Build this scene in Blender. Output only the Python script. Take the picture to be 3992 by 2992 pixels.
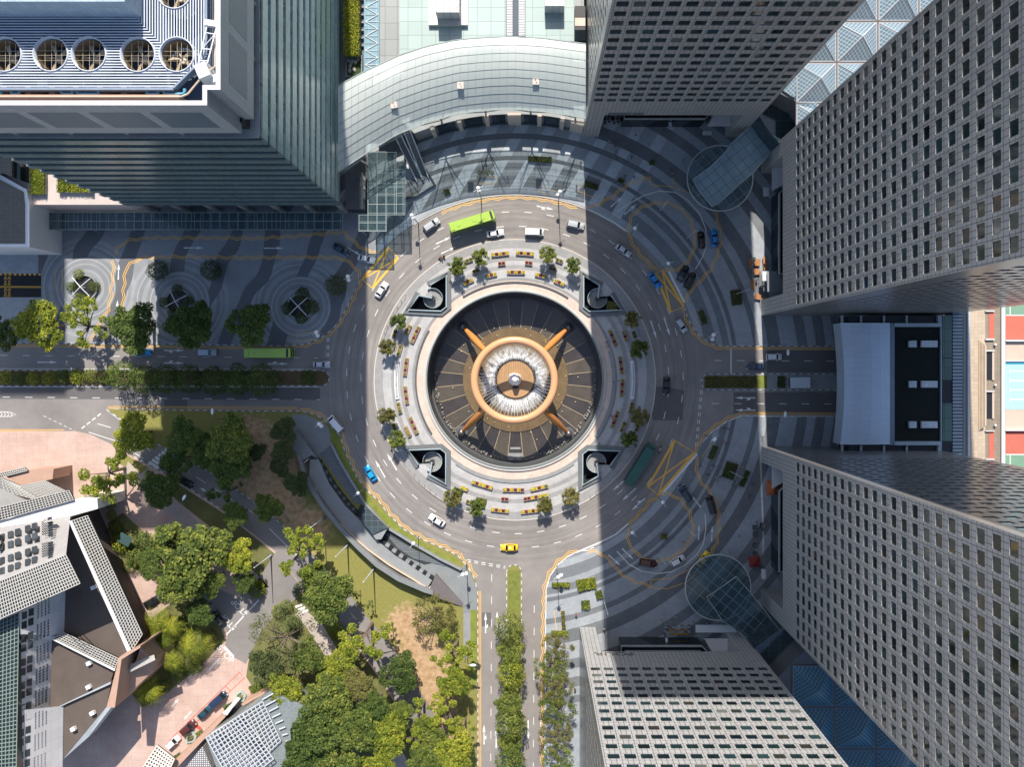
import bpy, bmesh, math, random
from mathutils import Vector, Matrix
R = math.radians
random.seed(7)
scene = bpy.context.scene
for o in list(bpy.data.objects): bpy.data.objects.remove(o)
COL = scene.collection
# ---------------------------------------------------------------- camera (a drone 215 m up, looking straight down)
CAM_H = 215.0
S = 0.0675                       # metres on the ground per pixel of the 3992 px photograph
NX, NY = 2075.0, 1431.0          # the point straight below the camera
cd = bpy.data.cameras.new('camera'); cam = bpy.data.objects.new('camera', cd); COL.objects.link(cam)
cam.location = (0, 0, CAM_H); cam.rotation_euler = (0, 0, 0)
cd.sensor_fit = 'HORIZONTAL'; cd.sensor_width = 36.0
cd.lens = 36.0*(CAM_H/S)/3992.0
cd.shift_x = (1996.0-NX)/3992.0; cd.shift_y = (NY-1496.0)/3992.0
cd.clip_start = 1.0; cd.clip_end = 5000.0
scene.camera = cam
# ---------------------------------------------------------------- light
SUN_EL = R(46.2); DRIFT = 0.044
SUN_AZ = math.atan2(-DRIFT, 1.0)         # the sun stands just west of the top of the picture
world = bpy.data.worlds.new('World'); scene.world = world; world.use_nodes = True
wn = world.node_tree.nodes; wl = world.node_tree.links
sky = wn.new('ShaderNodeTexSky'); sky.sky_type = 'NISHITA'; sky.sun_disc = False
sky.sun_elevation = SUN_EL; sky.sun_rotation = SUN_AZ
sky.air_density = 1.0; sky.dust_density = 1.2; sky.ozone_density = 1.0
bg = wn['Background']; bg.inputs['Strength'].default_value = 0.126
wl.new(sky.outputs[0], bg.inputs['Color'])
sd = bpy.data.lights.new('sun', 'SUN'); sun = bpy.data.objects.new('sun', sd); COL.objects.link(sun)
sd.energy = 4.4; sd.angle = R(0.55); sd.color = (1.0, 0.93, 0.84)
sdir = Vector((math.cos(SUN_EL)*math.sin(SUN_AZ), math.cos(SUN_EL)*math.cos(SUN_AZ), math.sin(SUN_EL)))
sun.rotation_euler = sdir.to_track_quat('Z', 'Y').to_euler(); sun.location = sdir*400
scene.view_settings.view_transform = 'Standard'; scene.view_settings.look = 'None'
scene.view_settings.exposure = 0.72; scene.view_settings.gamma = 1.0
scene.render.engine = 'CYCLES'
scene.cycles.max_bounces = 6; scene.cycles.transparent_max_bounces = 10
scene.cycles.caustics_reflective = False; scene.cycles.caustics_refractive = False

# ---------------------------------------------------------------- helpers: measures
def P(px, py, h=0.0):
    """photo pixel of a point known to lie at height h -> world metres"""
    k = S*(CAM_H-h)/CAM_H
    return Vector(((px-NX)*k, (NY-py)*k, h))
def G(px, py, z=0.0):
    """ground-plan pixel coordinates -> world metres, put at height z"""
    return Vector(((px-NX)*S, (NY-py)*S, z))
FX, FY = 2007.0, 1482.0          # middle of the fountain, plan pixels
FC = G(FX, FY)
K = 1000/1658.0
ORI = {'00': (0, 0), '01': (1000, 0), '02': (2000, 0), '03': (2992, 0), '10': (0, 1000), '11': (1000, 1000), '12': (2000, 1000),
       '13': (2992, 1000), '20': (0, 1992), '21': (1000, 1992), '22': (2000, 1992), '23': (2992, 1992)}
def Q(rc, *xy):
    ox, oy = ORI[rc]
    return [(ox+xy[i]*K, oy+xy[i+1]*K) for i in range(0, len(xy), 2)]
def q1(rc, x, y): return Q(rc, x, y)[0]
def polar(r, deg):
    """plan pixel at radius r (px) round the fountain, deg counted anticlockwise from the right of the picture"""
    return (FX+r*math.cos(R(deg)), FY-r*math.sin(R(deg)))
def arc(r, a0, a1, n=48): return [polar(r, a0+(a1-a0)*i/n) for i in range(n+1)]
def ang(px, py): return math.degrees(math.atan2(FY-py, px-FX))

# ---------------------------------------------------------------- helpers: mesh collecting
CH = {}
class MB:
    def __init__(s): s.v = []; s.f = []; s.m = []; s.cur = 0; s.sm = False
    def add(s, vs, fs):
        b = len(s.v); s.v += [tuple(v) for v in vs]
        for f in fs: s.f.append([b+i for i in f]); s.m.append(s.cur)
        return s
    def quad(s, *p): return s.add(p, [list(range(len(p)))])
    def box(s, x0, y0, z0, x1, y1, z1):
        x0, x1 = sorted((x0, x1)); y0, y1 = sorted((y0, y1)); z0, z1 = sorted((z0, z1))
        v = [(x0,y0,z0),(x1,y0,z0),(x1,y1,z0),(x0,y1,z0),(x0,y0,z1),(x1,y0,z1),(x1,y1,z1),(x0,y1,z1)]
        return s.add(v, [[0,3,2,1],[4,5,6,7],[0,1,5,4],[1,2,6,5],[2,3,7,6],[3,0,4,7]])
    def rbox(s, cx, cy, z0, z1, hx, hy, a=0.0, top=1.0):
        c, sn = math.cos(a), math.sin(a); v = []
        for z, k in ((z0, 1.0), (z1, top)):
            for ux, uy in ((-1,-1),(1,-1),(1,1),(-1,1)):
                x, y = ux*hx*k, uy*hy*k
                v.append((cx+x*c-y*sn, cy+x*sn+y*c, z))
        return s.add(v, [[0,3,2,1],[4,5,6,7],[0,1,5,4],[1,2,6,5],[2,3,7,6],[3,0,4,7]])
    def prism(s, pts, z0, z1, bottom=True):
        """pts: (x, y) world; z1 a number, or one height for each point"""
        n = len(pts)
        area = sum(pts[i][0]*pts[(i+1)%n][1]-pts[(i+1)%n][0]*pts[i][1] for i in range(n))
        zs = list(z1) if isinstance(z1, (list, tuple)) else [z1]*n
        if area < 0: pts = pts[::-1]; zs = zs[::-1]
        v = [(p[0], p[1], z0) for p in pts]+[(p[0], p[1], zs[i]) for i, p in enumerate(pts)]
        f = [[i, (i+1)%n, n+(i+1)%n, n+i] for i in range(n)]+[list(range(n, 2*n))]
        if bottom: f.append(list(range(n))[::-1])
        return s.add(v, f)
    def tube(s, p0, p1, r0, r1=None, n=8, cap=True):
        p0 = Vector(p0); p1 = Vector(p1); r1 = r0 if r1 is None else r1
        d = (p1-p0).normalized(); a = d.orthogonal().normalized(); b = d.cross(a)
        v = []
        for p, r in ((p0, r0), (p1, r1)):
            for i in range(n):
                t = 2*math.pi*i/n; v.append(p+a*(r*math.cos(t))+b*(r*math.sin(t)))
        f = [[i, (i+1)%n, n+(i+1)%n, n+i] for i in range(n)]
        if cap: f += [list(range(n))[::-1], list(range(n, 2*n))]
        return s.add(v, f)
    def path(s, pts, rs, n=8):
        for i in range(len(pts)-1): s.tube(pts[i], pts[i+1], rs[i], rs[i+1], n, cap=(i in (0, len(pts)-2)))
        return s
    def lathe(s, prof, n=16, c=(0,0,0)):
        m = len(prof); v = []
        for r, z in prof:
            for i in range(n):
                t = 2*math.pi*i/n; v.append((c[0]+r*math.cos(t), c[1]+r*math.sin(t), c[2]+z))
        f = [[j*n+i, j*n+(i+1)%n, (j+1)*n+(i+1)%n, (j+1)*n+i] for j in range(m-1) for i in range(n)]
        return s.add(v, f)
    def ball(s, c, r, n=12, m=7, sz=1.0):
        prof = [(max(1e-4, r*math.sin(math.pi*j/m)), -r*sz*math.cos(math.pi*j/m)) for j in range(m+1)]
        return s.lathe(prof, n, c)
    def strip(s, pts, w, z, closed=False):
        """flat band of width w along world (x, y) points"""
        n = len(pts); L = []; Rr = []
        for i in range(n):
            a = pts[(i-1) % n] if (closed or i > 0) else pts[i]
            b = pts[(i+1) % n] if (closed or i < n-1) else pts[i]
            dx, dy = b[0]-a[0], b[1]-a[1]; l = math.hypot(dx, dy) or 1
            nx, ny = -dy/l*w/2, dx/l*w/2
            L.append((pts[i][0]+nx, pts[i][1]+ny, z)); Rr.append((pts[i][0]-nx, pts[i][1]-ny, z))
        m = n if closed else n-1
        return s.add(L+Rr, [[n+i, n+(i+1) % n, (i+1) % n, i] for i in range(m)])
    def wall(s, pts, w, z0, z1, closed=False):
        """upright band (a low wall or kerb) of thickness w along world points"""
        n = len(pts); rows = []
        for i in range(n):
            a = pts[(i-1) % n] if (closed or i > 0) else pts[i]
            b = pts[(i+1) % n] if (closed or i < n-1) else pts[i]
            dx, dy = b[0]-a[0], b[1]-a[1]; l = math.hypot(dx, dy) or 1
            nx, ny = -dy/l*w/2, dx/l*w/2
            zt = z1[i] if isinstance(z1, (list, tuple)) else z1
            rows.append([(pts[i][0]-nx, pts[i][1]-ny, z0), (pts[i][0]-nx, pts[i][1]-ny, zt), (pts[i][0]+nx, pts[i][1]+ny, zt), (pts[i][0]+nx, pts[i][1]+ny, z0)])
        v = [p for r in rows for p in r]; m = n if closed else n-1
        f = []
        for i in range(m):
            j = (i+1) % n
            for k in range(4): f.append([4*i+k, 4*i+(k+1) % 4, 4*j+(k+1) % 4, 4*j+k][::-1])
        if not closed: f += [[0, 1, 2, 3], [4*(n-1)+3, 4*(n-1)+2, 4*(n-1)+1, 4*(n-1)]]
        return s.add(v, f)
    def mesh(s, name, mats, smooth=False):
        me = bpy.data.meshes.new(name); me.from_pydata(s.v, [], s.f)
        for m in (mats if isinstance(mats, (list, tuple)) else [mats]): me.materials.append(m)
        if any(s.m): me.polygons.foreach_set('material_index', s.m)
        if smooth: me.polygons.foreach_set('use_smooth', [True]*len(me.polygons))
        me.update(); return me
    def build(s, name, mats, parent=None, loc=None, smooth=False):
        """link as ONE object; vertices are world metres, or local to the parent's base when there is a parent"""
        o = bpy.data.objects.new(name, s.mesh(name, mats, smooth)); COL.objects.link(o)
        if parent is not None: o.parent = parent; CH.setdefault(parent.name, []).append(o)
        if loc is not None:
            l = Vector(loc); o.data.transform(Matrix.Translation(-l)); o.location = l
        return o
def wpart(mb, name, mats, parent, smooth=False, kind=None, label=None):
    """a part whose vertices were collected in world metres"""
    o = mb.build(name, mats, parent, None, smooth)
    l = Vector((0, 0, 0)); p = parent
    while p is not None: l += p.location; p = p.parent
    o.data.transform(Matrix.Translation(-l))
    if kind: o['kind'] = kind
    if label: o['label'] = label
    return o
def tag(o, label, cat, group=None):
    o['label'] = label; o['category'] = cat
    if group: o['group'] = group
    return o
def thing(name, label, cat, loc=(0,0,0), rz=0.0, group=None):
    o = bpy.data.objects.new(name, None); COL.objects.link(o); o.empty_display_size = 0.5
    o.location = loc; o.rotation_euler = (0, 0, rz)
    return tag(o, label, cat, group)
def struct(o): o['kind'] = 'structure'; return o
def copy_tree(o, parent=None):
    c = o.copy(); COL.objects.link(c)
    if parent is not None: c.parent = parent; CH.setdefault(parent.name, []).append(c); c.matrix_parent_inverse = o.matrix_parent_inverse.copy()
    for ch in KIDS(o): copy_tree(ch, c)
    return c
def KIDS(o): return list(CH.get(o.name, []))
def setmat(o, m):
    o.material_slots[0].link = 'OBJECT'; o.material_slots[0].material = m
def ngon(name, loops, z, mat):
    """flat sheet from an outer loop and holes (world xy)"""
    bm = bmesh.new(); es = []
    for lp in loops:
        vs = [bm.verts.new((p[0], p[1], z)) for p in lp]
        for i in range(len(vs)): es.append(bm.edges.new((vs[i], vs[(i+1) % len(vs)])))
    bmesh.ops.triangle_fill(bm, use_beauty=True, use_dissolve=False, edges=es, normal=(0, 0, 1))
    for f in bm.faces:
        f.normal_update()
        if f.normal.z < 0: f.normal_flip()
    me = bpy.data.meshes.new(name); bm.to_mesh(me); bm.free(); me.materials.append(mat)
    o = bpy.data.objects.new(name, me); COL.objects.link(o); return o
def slab(name, loops, z0, z1, mat, kerb=None):
    """sheet at z1 with skirts down to z0 round every loop"""
    o = ngon(name, loops, z1, mat)
    bm = bmesh.new(); bm.from_mesh(o.data)
    if kerb: o.data.materials.append(kerb)
    for lp in loops:
        n = len(lp)
        a = [bm.verts.new((p[0], p[1], z0)) for p in lp]; b = [bm.verts.new((p[0], p[1], z1)) for p in lp]
        for i in range(n):
            f = bm.faces.new((a[i], a[(i+1) % n], b[(i+1) % n], b[i])); f.material_index = 1 if kerb else 0
    bm.to_mesh(o.data); bm.free(); return o
def W(pts): return [tuple(G(*p)[:2]) for p in pts]
def text_mesh(name, s, size, mat, ext=0.0):
    c = bpy.data.curves.new(name, 'FONT'); c.body = s; c.size = size; c.align_x = 'CENTER'; c.align_y = 'CENTER'; c.extrude = ext
    t = bpy.data.objects.new(name, c); COL.objects.link(t)
    dg = bpy.context.evaluated_depsgraph_get(); dg.update()
    me = bpy.data.meshes.new_from_object(t.evaluated_get(dg)); bpy.data.objects.remove(t)
    me.name = name; me.materials.clear(); me.materials.append(mat)
    o = bpy.data.objects.new(name, me); COL.objects.link(o); return o

# ---------------------------------------------------------------- helpers: materials
class NG:
    def __init__(s, name):
        s.mat = bpy.data.materials.new(name); s.mat.use_nodes = True
        s.t = s.mat.node_tree; s.n = s.t.nodes; s.b = s.n['Principled BSDF']; s.out = s.n['Material Output']
    def link(s, a, b): s.t.links.new(a, b)
    def val(s, x, inp):
        if isinstance(x, (int, float)): inp.default_value = x
        elif isinstance(x, (tuple, list)): inp.default_value = (*x, 1.0) if len(x) == 3 else x
        else: s.link(x, inp)
    def math(s, op, a, b=0.0, c=None):
        m = s.n.new('ShaderNodeMath'); m.operation = op; s.val(a, m.inputs[0]); s.val(b, m.inputs[1])
        if c is not None: s.val(c, m.inputs[2])
        return m.outputs[0]
    def pos(s): return s.n.new('ShaderNodeNewGeometry').outputs['Position']
    def obj(s): return s.n.new('ShaderNodeTexCoord').outputs['Object']
    def xyz(s, v):
        m = s.n.new('ShaderNodeSeparateXYZ'); s.link(v, m.inputs[0]); return m.outputs[0], m.outputs[1], m.outputs[2]
    def noise(s, vec, scale, detail=4, rough=0.6):
        m = s.n.new('ShaderNodeTexNoise'); m.inputs['Scale'].default_value = scale; m.inputs['Detail'].default_value = detail
        m.inputs['Roughness'].default_value = rough
        if vec is not None: s.link(vec, m.inputs['Vector'])
        return m.outputs['Fac']
    def ramp(s, fac, stops, interp='LINEAR'):
        m = s.n.new('ShaderNodeValToRGB'); m.color_ramp.interpolation = interp; e = m.color_ramp.elements
        while len(e) < len(stops): e.new(0.5)
        for i, (p, c) in enumerate(stops):
            e[i].position = p; e[i].color = (c, c, c, 1) if isinstance(c, (int, float)) else (*c, 1)
        s.val(fac, m.inputs[0]); return m.outputs[0]
    def mix(s, f, a, b, mode='MIX'):
        m = s.n.new('ShaderNodeMix'); m.data_type = 'RGBA'; m.blend_type = mode
        s.val(f, m.inputs[0]); s.val(a, m.inputs[6]); s.val(b, m.inputs[7]); return m.outputs[2]
    def bump(s, h, strength=0.3, dist=0.05):
        m = s.n.new('ShaderNodeBump'); m.inputs['Strength'].default_value = strength; m.inputs['Distance'].default_value = dist
        s.link(h, m.inputs['Height']); s.link(m.outputs[0], s.b.inputs['Normal'])
    def line(s, x, period, w):
        """1 on a line of width w every period"""
        return s.math('LESS_THAN', s.math('FRACT', s.math('DIVIDE', x, period)), w/period)
    def fin(s, col, rough=0.7, metal=0.0, spec=0.4):
        s.val(col, s.b.inputs['Base Color']); s.val(rough, s.b.inputs['Roughness'])
        s.b.inputs['Metallic'].default_value = metal; s.b.inputs['Specular IOR Level'].default_value = spec
        return s.mat
MC = {}
def M(name, rgb, rough=0.7, var=0.18, scale=0.35, metal=0.0, spec=0.4, fine=6.0, emit=0.0):
    """procedural surface: broad stains and a fine grain over one colour"""
    if name in MC: return MC[name]
    g = NG(name); p = g.pos()
    a = g.noise(p, scale, 5); b = g.noise(p, fine, 2)
    k = g.math('ADD', g.math('MULTIPLY', g.math('SUBTRACT', a, 0.5), 2.6*var), g.math('MULTIPLY', g.math('SUBTRACT', b, 0.5), 1.4*var))
    k = g.math('ADD', k, 1.0)
    m = g.n.new('ShaderNodeVectorMath'); m.operation = 'SCALE'; m.inputs[0].default_value = rgb; g.link(k, m.inputs['Scale'])
    MC[name] = g.fin(m.outputs[0], rough, metal, spec)
    if emit: g.b.inputs['Emission Color'].default_value = (*rgb, 1); g.b.inputs['Emission Strength'].default_value = emit
    return MC[name]
def glassy(name, rgb, rough=0.06, alpha=1.0, var=0.3):
    """tinted pane: clear part lets the sight and light through, the rest is a glossy tinted sheet"""
    g = NG(name); p = g.pos()
    ng = g.n.new('ShaderNodeNewGeometry'); oi = g.n.new('ShaderNodeObjectInfo')
    r = g.math('FRACT', g.math('ADD', g.math('ADD', ng.outputs['Random Per Island'], oi.outputs['Random']), g.math('MULTIPLY', g.noise(p, 0.8, 2), 0.25)))
    c = g.mix(r, tuple(x*(1-var) for x in rgb), tuple(x*(1+var) for x in rgb))
    g.fin(c, rough, 0.0, 0.6); g.b.inputs['IOR'].default_value = 1.5
    if alpha < 1:
        t = g.n.new('ShaderNodeBsdfTransparent'); t.inputs[0].default_value = (0.86, 0.95, 0.95, 1)
        mx = g.n.new('ShaderNodeMixShader'); mx.inputs[0].default_value = alpha
        g.link(t.outputs[0], mx.inputs[1]); g.link(g.b.outputs[0], mx.inputs[2]); g.link(mx.outputs[0], g.out.inputs[0])
    return g.mat
# ================================================================ GROUND, ROADS, PAVEMENTS
def m_asphalt():
    g = NG('asphalt'); p = g.pos()
    n1 = g.noise(p, 0.06, 5, 0.65); n2 = g.noise(p, 9.0, 2); n3 = g.noise(p, 0.6, 3)
    v = g.n.new('ShaderNodeVectorMath'); v.operation = 'SUBTRACT'; g.link(p, v.inputs[0]); v.inputs[1].default_value = FC
    x, y, z = g.xyz(v.outputs[0])
    r = g.math('SQRT', g.math('ADD', g.math('MULTIPLY', x, x), g.math('MULTIPLY', y, y)))
    # tyre-worn tracks that follow the lanes round the fountain
    lane = g.math('SINE', g.math('MULTIPLY', g.math('SUBTRACT', r, 38.6), 2*math.pi/1.9))
    inr = g.math('MULTIPLY', g.math('GREATER_THAN', r, 36.5), g.math('LESS_THAN', r, 49.0))
    sv = g.n.new('ShaderNodeCombineXYZ'); g.link(g.math('MULTIPLY', r, 1.6), sv.inputs[0]); g.link(g.math('MULTIPLY', g.math('ARCTAN2', y, x), 2.2), sv.inputs[1])
    streak = g.math('SUBTRACT', g.noise(sv.outputs[0], 1.0, 4, 0.6), 0.5)
    w = g.math('MULTIPLY', g.math('ADD', g.math('MULTIPLY', lane, 0.006), g.math('MULTIPLY', streak, 0.105)), inr)
    c = g.ramp(n1, [(0.28, (0.172, 0.159, 0.150)), (0.72, (0.272, 0.251, 0.235))])
    k = g.math('ADD', g.math('ADD', g.math('MULTIPLY', n2, 0.16), g.math('MULTIPLY', n3, 0.14)), 0.85)
    k = g.math('ADD', k, g.math('MULTIPLY', w, 8.0))
    m = g.n.new('ShaderNodeVectorMath'); m.operation = 'SCALE'; g.link(c, m.inputs[0]); g.link(k, m.inputs['Scale'])
    return g.fin(m.outputs[0], 0.8, 0, 0.3)
def m_bands(name, stops, diag=False, tint=(0.92, 1.0, 1.07)):
    """stone paving laid in rings of lighter and darker granite round the fountain; stops in plan pixels"""
    g = NG(name); p = g.pos()
    v = g.n.new('ShaderNodeVectorMath'); v.operation = 'SUBTRACT'; g.link(p, v.inputs[0]); v.inputs[1].default_value = FC
    x, y, z = g.xyz(v.outputs[0])
    r = g.math('SQRT', g.math('ADD', g.math('MULTIPLY', x, x), g.math('MULTIPLY', y, y)))
    c = g.ramp(g.math('DIVIDE', r, 1400*S), [(a/1400, b) for a, b in stops], 'CONSTANT')
    if diag:
        t = g.math('ADD', g.math('MULTIPLY', x, 0.86), g.math('MULTIPLY', y, -0.5))
        st = g.math('LESS_THAN', g.math('FRACT', g.math('DIVIDE', t, 6.6)), 0.42)
        lim = g.math('MULTIPLY', g.math('GREATER_THAN', y, 34.0), g.math('GREATER_THAN', g.xyz(c)[0], 0.17))
        lim = g.math('MULTIPLY', lim, g.math('MULTIPLY', g.math('GREATER_THAN', y, g.math('MULTIPLY', x, 1.42)), g.math('GREATER_THAN', r, 50.5)))
        c = g.mix(g.math('MULTIPLY', g.math('MULTIPLY', st, lim), 0.75), c, (0.54, 0.54, 0.535))
    th = g.math('MULTIPLY', g.math('ARCTAN2', y, x), r)
    jt = g.math('MAXIMUM', g.line(r, 0.9, 0.06), g.line(g.math('ADD', x, g.math('MULTIPLY', y, 0.3)), 1.5, 0.06))
    n = g.noise(p, 0.25, 5); n2 = g.noise(p, 5.0, 2)
    vo = g.n.new('ShaderNodeTexVoronoi'); vo.inputs['Scale'].default_value = 1.1; g.link(p, vo.inputs['Vector'])
    k = g.math('ADD', g.math('ADD', g.math('MULTIPLY', n, 0.45), g.math('MULTIPLY', n2, 0.25)), 0.62)
    k = g.math('ADD', k, g.math('MULTIPLY', g.math('SUBTRACT', g.xyz(vo.outputs['Color'])[0], 0.5), 0.12))
    k = g.math('MULTIPLY', k, g.math('SUBTRACT', 1.0, g.math('MULTIPLY', jt, 0.10)))
    m = g.n.new('ShaderNodeVectorMath'); m.operation = 'SCALE'; g.link(c, m.inputs[0]); g.link(k, m.inputs['Scale'])
    c = g.mix(1.0, m.outputs[0], tint, 'MULTIPLY')
    return g.fin(c, 0.62, 0, 0.35)
def m_rings():
    """west plaza: rings of light and dark stone round the three planted circles, dark bands between them"""
    g = NG('west_plaza_stone'); p = g.pos(); ds = []
    for cx, cy in WC:
        v = g.n.new('ShaderNodeVectorMath'); v.operation = 'DISTANCE'; g.link(p, v.inputs[0]); v.inputs[1].default_value = G(cx, cy, 0.134)
        ds.append(v.outputs['Value'])
    d = g.math('MINIMUM', g.math('MINIMUM', ds[0], ds[1]), ds[2])
    c = g.ramp(g.math('DIVIDE', d, 14.0), [(0.0, .24), (.29, .30), (.35, .22), (.43, .30), (.46, .23), (.53, .36), (.55, .22), (.62, .28), (.70, .22), (.78, .38), (.795, .25), (.86, .30), (.93, .25)], 'CONSTANT')
    x, y, z = g.xyz(p)
    s = g.math('ADD', g.math('MULTIPLY', x, 0.93), g.math('MULTIPLY', y, -0.35))
    s = g.math('ADD', s, g.math('MULTIPLY', g.math('SUBTRACT', g.noise(p, 0.03, 2), 0.5), 14))
    bandd = g.math('LESS_THAN', g.math('FRACT', g.math('DIVIDE', s, 11.0)), 0.33)
    band = g.math('MULTIPLY', bandd, g.math('GREATER_THAN', d, 8.0))
    c = g.mix(band, c, (0.125, 0.125, 0.13))
    n = g.noise(p, 0.3, 5); n2 = g.noise(p, 6.0, 2)
    k = g.math('ADD', g.math('ADD', g.math('MULTIPLY', n, 0.4), g.math('MULTIPLY', n2, 0.25)), 0.67)
    m = g.n.new('ShaderNodeVectorMath'); m.operation = 'SCALE'; g.link(c, m.inputs[0]); g.link(k, m.inputs['Scale'])
    return g.fin(g.mix(1.0, m.outputs[0], (0.95, 1.0, 1.05), 'MULTIPLY'), 0.6, 0, 0.35)
def m_park():
    g = NG('park_grass'); p = g.pos()
    n = g.noise(p, 0.08, 5, 0.7); n2 = g.noise(p, 0.8, 4); n3 = g.noise(p, 6, 3)
    grass = g.ramp(n3, [(0.3, (0.14, 0.145, 0.038)), (0.7, (0.29, 0.265, 0.090))])
    dirt = g.ramp(n2, [(0.3, (0.29, 0.185, 0.10)), (0.7, (0.49, 0.345, 0.21))])
    f = None
    for cx, cy, rr in DIRT:
        v = g.n.new('ShaderNodeVectorMath'); v.operation = 'DISTANCE'; g.link(p, v.inputs[0]); v.inputs[1].default_value = G(cx, cy, 0.14)
        e = g.math('SUBTRACT', 1.0, g.math('DIVIDE', v.outputs['Value'], rr*S)); f = e if f is None else g.math('MAXIMUM', f, e)
    f = g.math('ADD', f, g.math('MULTIPLY', g.math('SUBTRACT', n2, 0.5), 1.1))
    f = g.math('ADD', f, g.math('MULTIPLY', g.math('SUBTRACT', n, 0.5), 0.7))
    f = g.ramp(f, [(0.15, 0.0), (0.5, 1.0)])
    return g.fin(g.mix(f, grass, dirt), 0.9, 0, 0.1)
def m_pink():
    g = NG('pink_paving'); p = g.pos(); x, y, z = g.xyz(p)
    u = g.math('ADD', g.math('MULTIPLY', x, 0.995), g.math('MULTIPLY', y, 0.05)); v = g.math('ADD', g.math('MULTIPLY', y, 0.995), g.math('MULTIPLY', x, -0.05))
    jt = g.math('MAXIMUM', g.line(u, 2.0, 0.08), g.line(v, 2.0, 0.08))
    n = g.noise(p, 0.12, 5, .65); n2 = g.noise(p, 3.0, 3)
    c = g.ramp(n, [(0.3, (0.40, 0.275, 0.225)), (0.7, (0.53, 0.40, 0.345))])
    k = g.math('MULTIPLY', g.math('ADD', g.math('MULTIPLY', n2, 0.3), 0.85), g.math('SUBTRACT', 1.0, g.math('MULTIPLY', jt, 0.14)))
    m = g.n.new('ShaderNodeVectorMath'); m.operation = 'SCALE'; g.link(c, m.inputs[0]); g.link(k, m.inputs['Scale'])
    return g.fin(m.outputs[0], 0.75)
WC = [(335, 1123), (700, 1178), (1172, 1197)]
DIRT = [(1000, 1900, 170), (1080, 1780, 170), (980, 1720, 130), (1200, 2060, 130), (1590, 2440, 110), (1640, 2540, 130), (1690, 2640, 130), (1690, 2760, 140), (1750, 2880, 120), (1560, 2560, 70), (1120, 1960, 110)]
asphalt = m_asphalt()
kerb_m = M('kerb_stone', (0.50, 0.48, 0.45), 0.8, 0.15, 1.0)
kerb_d = M('kerb_dark', (0.17, 0.165, 0.16), 0.8, 0.2)
white_p = M('white_paint', (0.66, 0.66, 0.64), 0.75, 0.10, 2.0)
yellow_p = M('yellow_paint', (0.78, 0.43, 0.060), 0.75, 0.14, 2.0)
red_p = M('red_paint', (0.55, 0.07, 0.05), 0.75, 0.1, 2.0)
granite = M('dark_granite', (0.085, 0.090, 0.098), 0.55, 0.2, 0.6)
granite_l = M('grey_granite', (0.24, 0.25, 0.255), 0.6, 0.2, 0.5)
cream = M('cream_stone', (0.56, 0.475, 0.40), 0.8, 0.14, 0.4)
white_m = M('white_coating', (0.72, 0.73, 0.74), 0.5, 0.06, 0.5)
steel = M('brushed_steel', (0.45, 0.48, 0.50), 0.35, 0.1, 1.0, 0.6)
dark_m = M('black_metal', (0.018, 0.020, 0.023), 0.45, 0.2, 1.0)
asph_dark = M('resurfaced_asphalt', (0.115, 0.110, 0.109), 0.85, 0.16, 0.25)

def circ(cx, cy, r, n=96): return W([(cx+r*math.cos(2*math.pi*i/n), cy-r*math.sin(2*math.pi*i/n)) for i in range(n)])
BASIN_R = 342.0
big = [(-800, -800), (800, -800), (800, 800), (-800, 800)]
# the four stair wells: offsets in plan pixels from the spiral's middle, (sx, sy) mirrors them into each corner
WELL = [(54, -86), (-7, -50), (-2, -6), (-52, -10), (-91, 46), (33, 51), (54, 35)]
WELLS = {(-1, -1): (1687, 1163), (1, -1): (2329, 1164), (-1, 1): (1685, 1801), (1, 1): (2325, 1805)}
def well_pts(k, d=0.0):
    cx, cy = WELLS[k]; pts = [(cx-k[0]*ox, cy-k[1]*oy) for ox, oy in WELL]
    if d:
        out = []; n = len(pts)
        a = sum(pts[i][0]*pts[(i+1) % n][1]-pts[(i+1) % n][0]*pts[i][1] for i in range(n)); sg = 1 if a > 0 else -1
        for i in range(n):
            p0, p1, p2 = pts[i-1], pts[i], pts[(i+1) % n]
            def nrm(a, b):
                dx, dy = b[0]-a[0], b[1]-a[1]; l = math.hypot(dx, dy); return (dy/l*sg, -dx/l*sg)
            n1 = nrm(p0, p1); n2 = nrm(p1, p2); bx, by = n1[0]+n2[0], n1[1]+n2[1]; l2 = (bx*bx+by*by)/2 or 1
            out.append((p1[0]+bx*d/l2, p1[1]+by*d/l2))
        pts = out
    return pts
# WELL is drawn for the upper-left corner (its tip towards the fountain is lower right): k=(-1,-1) keeps the signs
def well_pts0(k, d=0.0): return well_pts(k, d)
WELL = [(-a, -b) for a, b in WELL]; WELL = [(-a, -b) for a, b in WELL]
road = struct(ngon('road', [big, circ(FX, FY, 545)], 0.0, asphalt))
island_m = m_bands('island_paving', [(0, .30), (340, (.56, .455, .385)), (388, .25), (398, .40), (428, .28), (443, .40), (464, .28), (481, .40), (511, .28)], tint=(0.99, 0.985, 0.975))
bands_m = m_bands('plaza_paving', [(0, .22), (722, .34), (752, .18), (796, .30), (818, .175), (846, .33), (856, .15), (870, .32), (940, .165), (962, .32), (990, .155), (1043, .34), (1108, .17), (1143, .34), (1178, .17), (1215, .33), (1250, .17), (1275, .32)], diag=True)
isl = slab('fountain_island', [circ(FX, FY, 548), circ(FX, FY, BASIN_R)]+[W(well_pts(k)) for k in WELLS], -0.3, 0.13, island_m, kerb_m); struct(isl)

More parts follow.
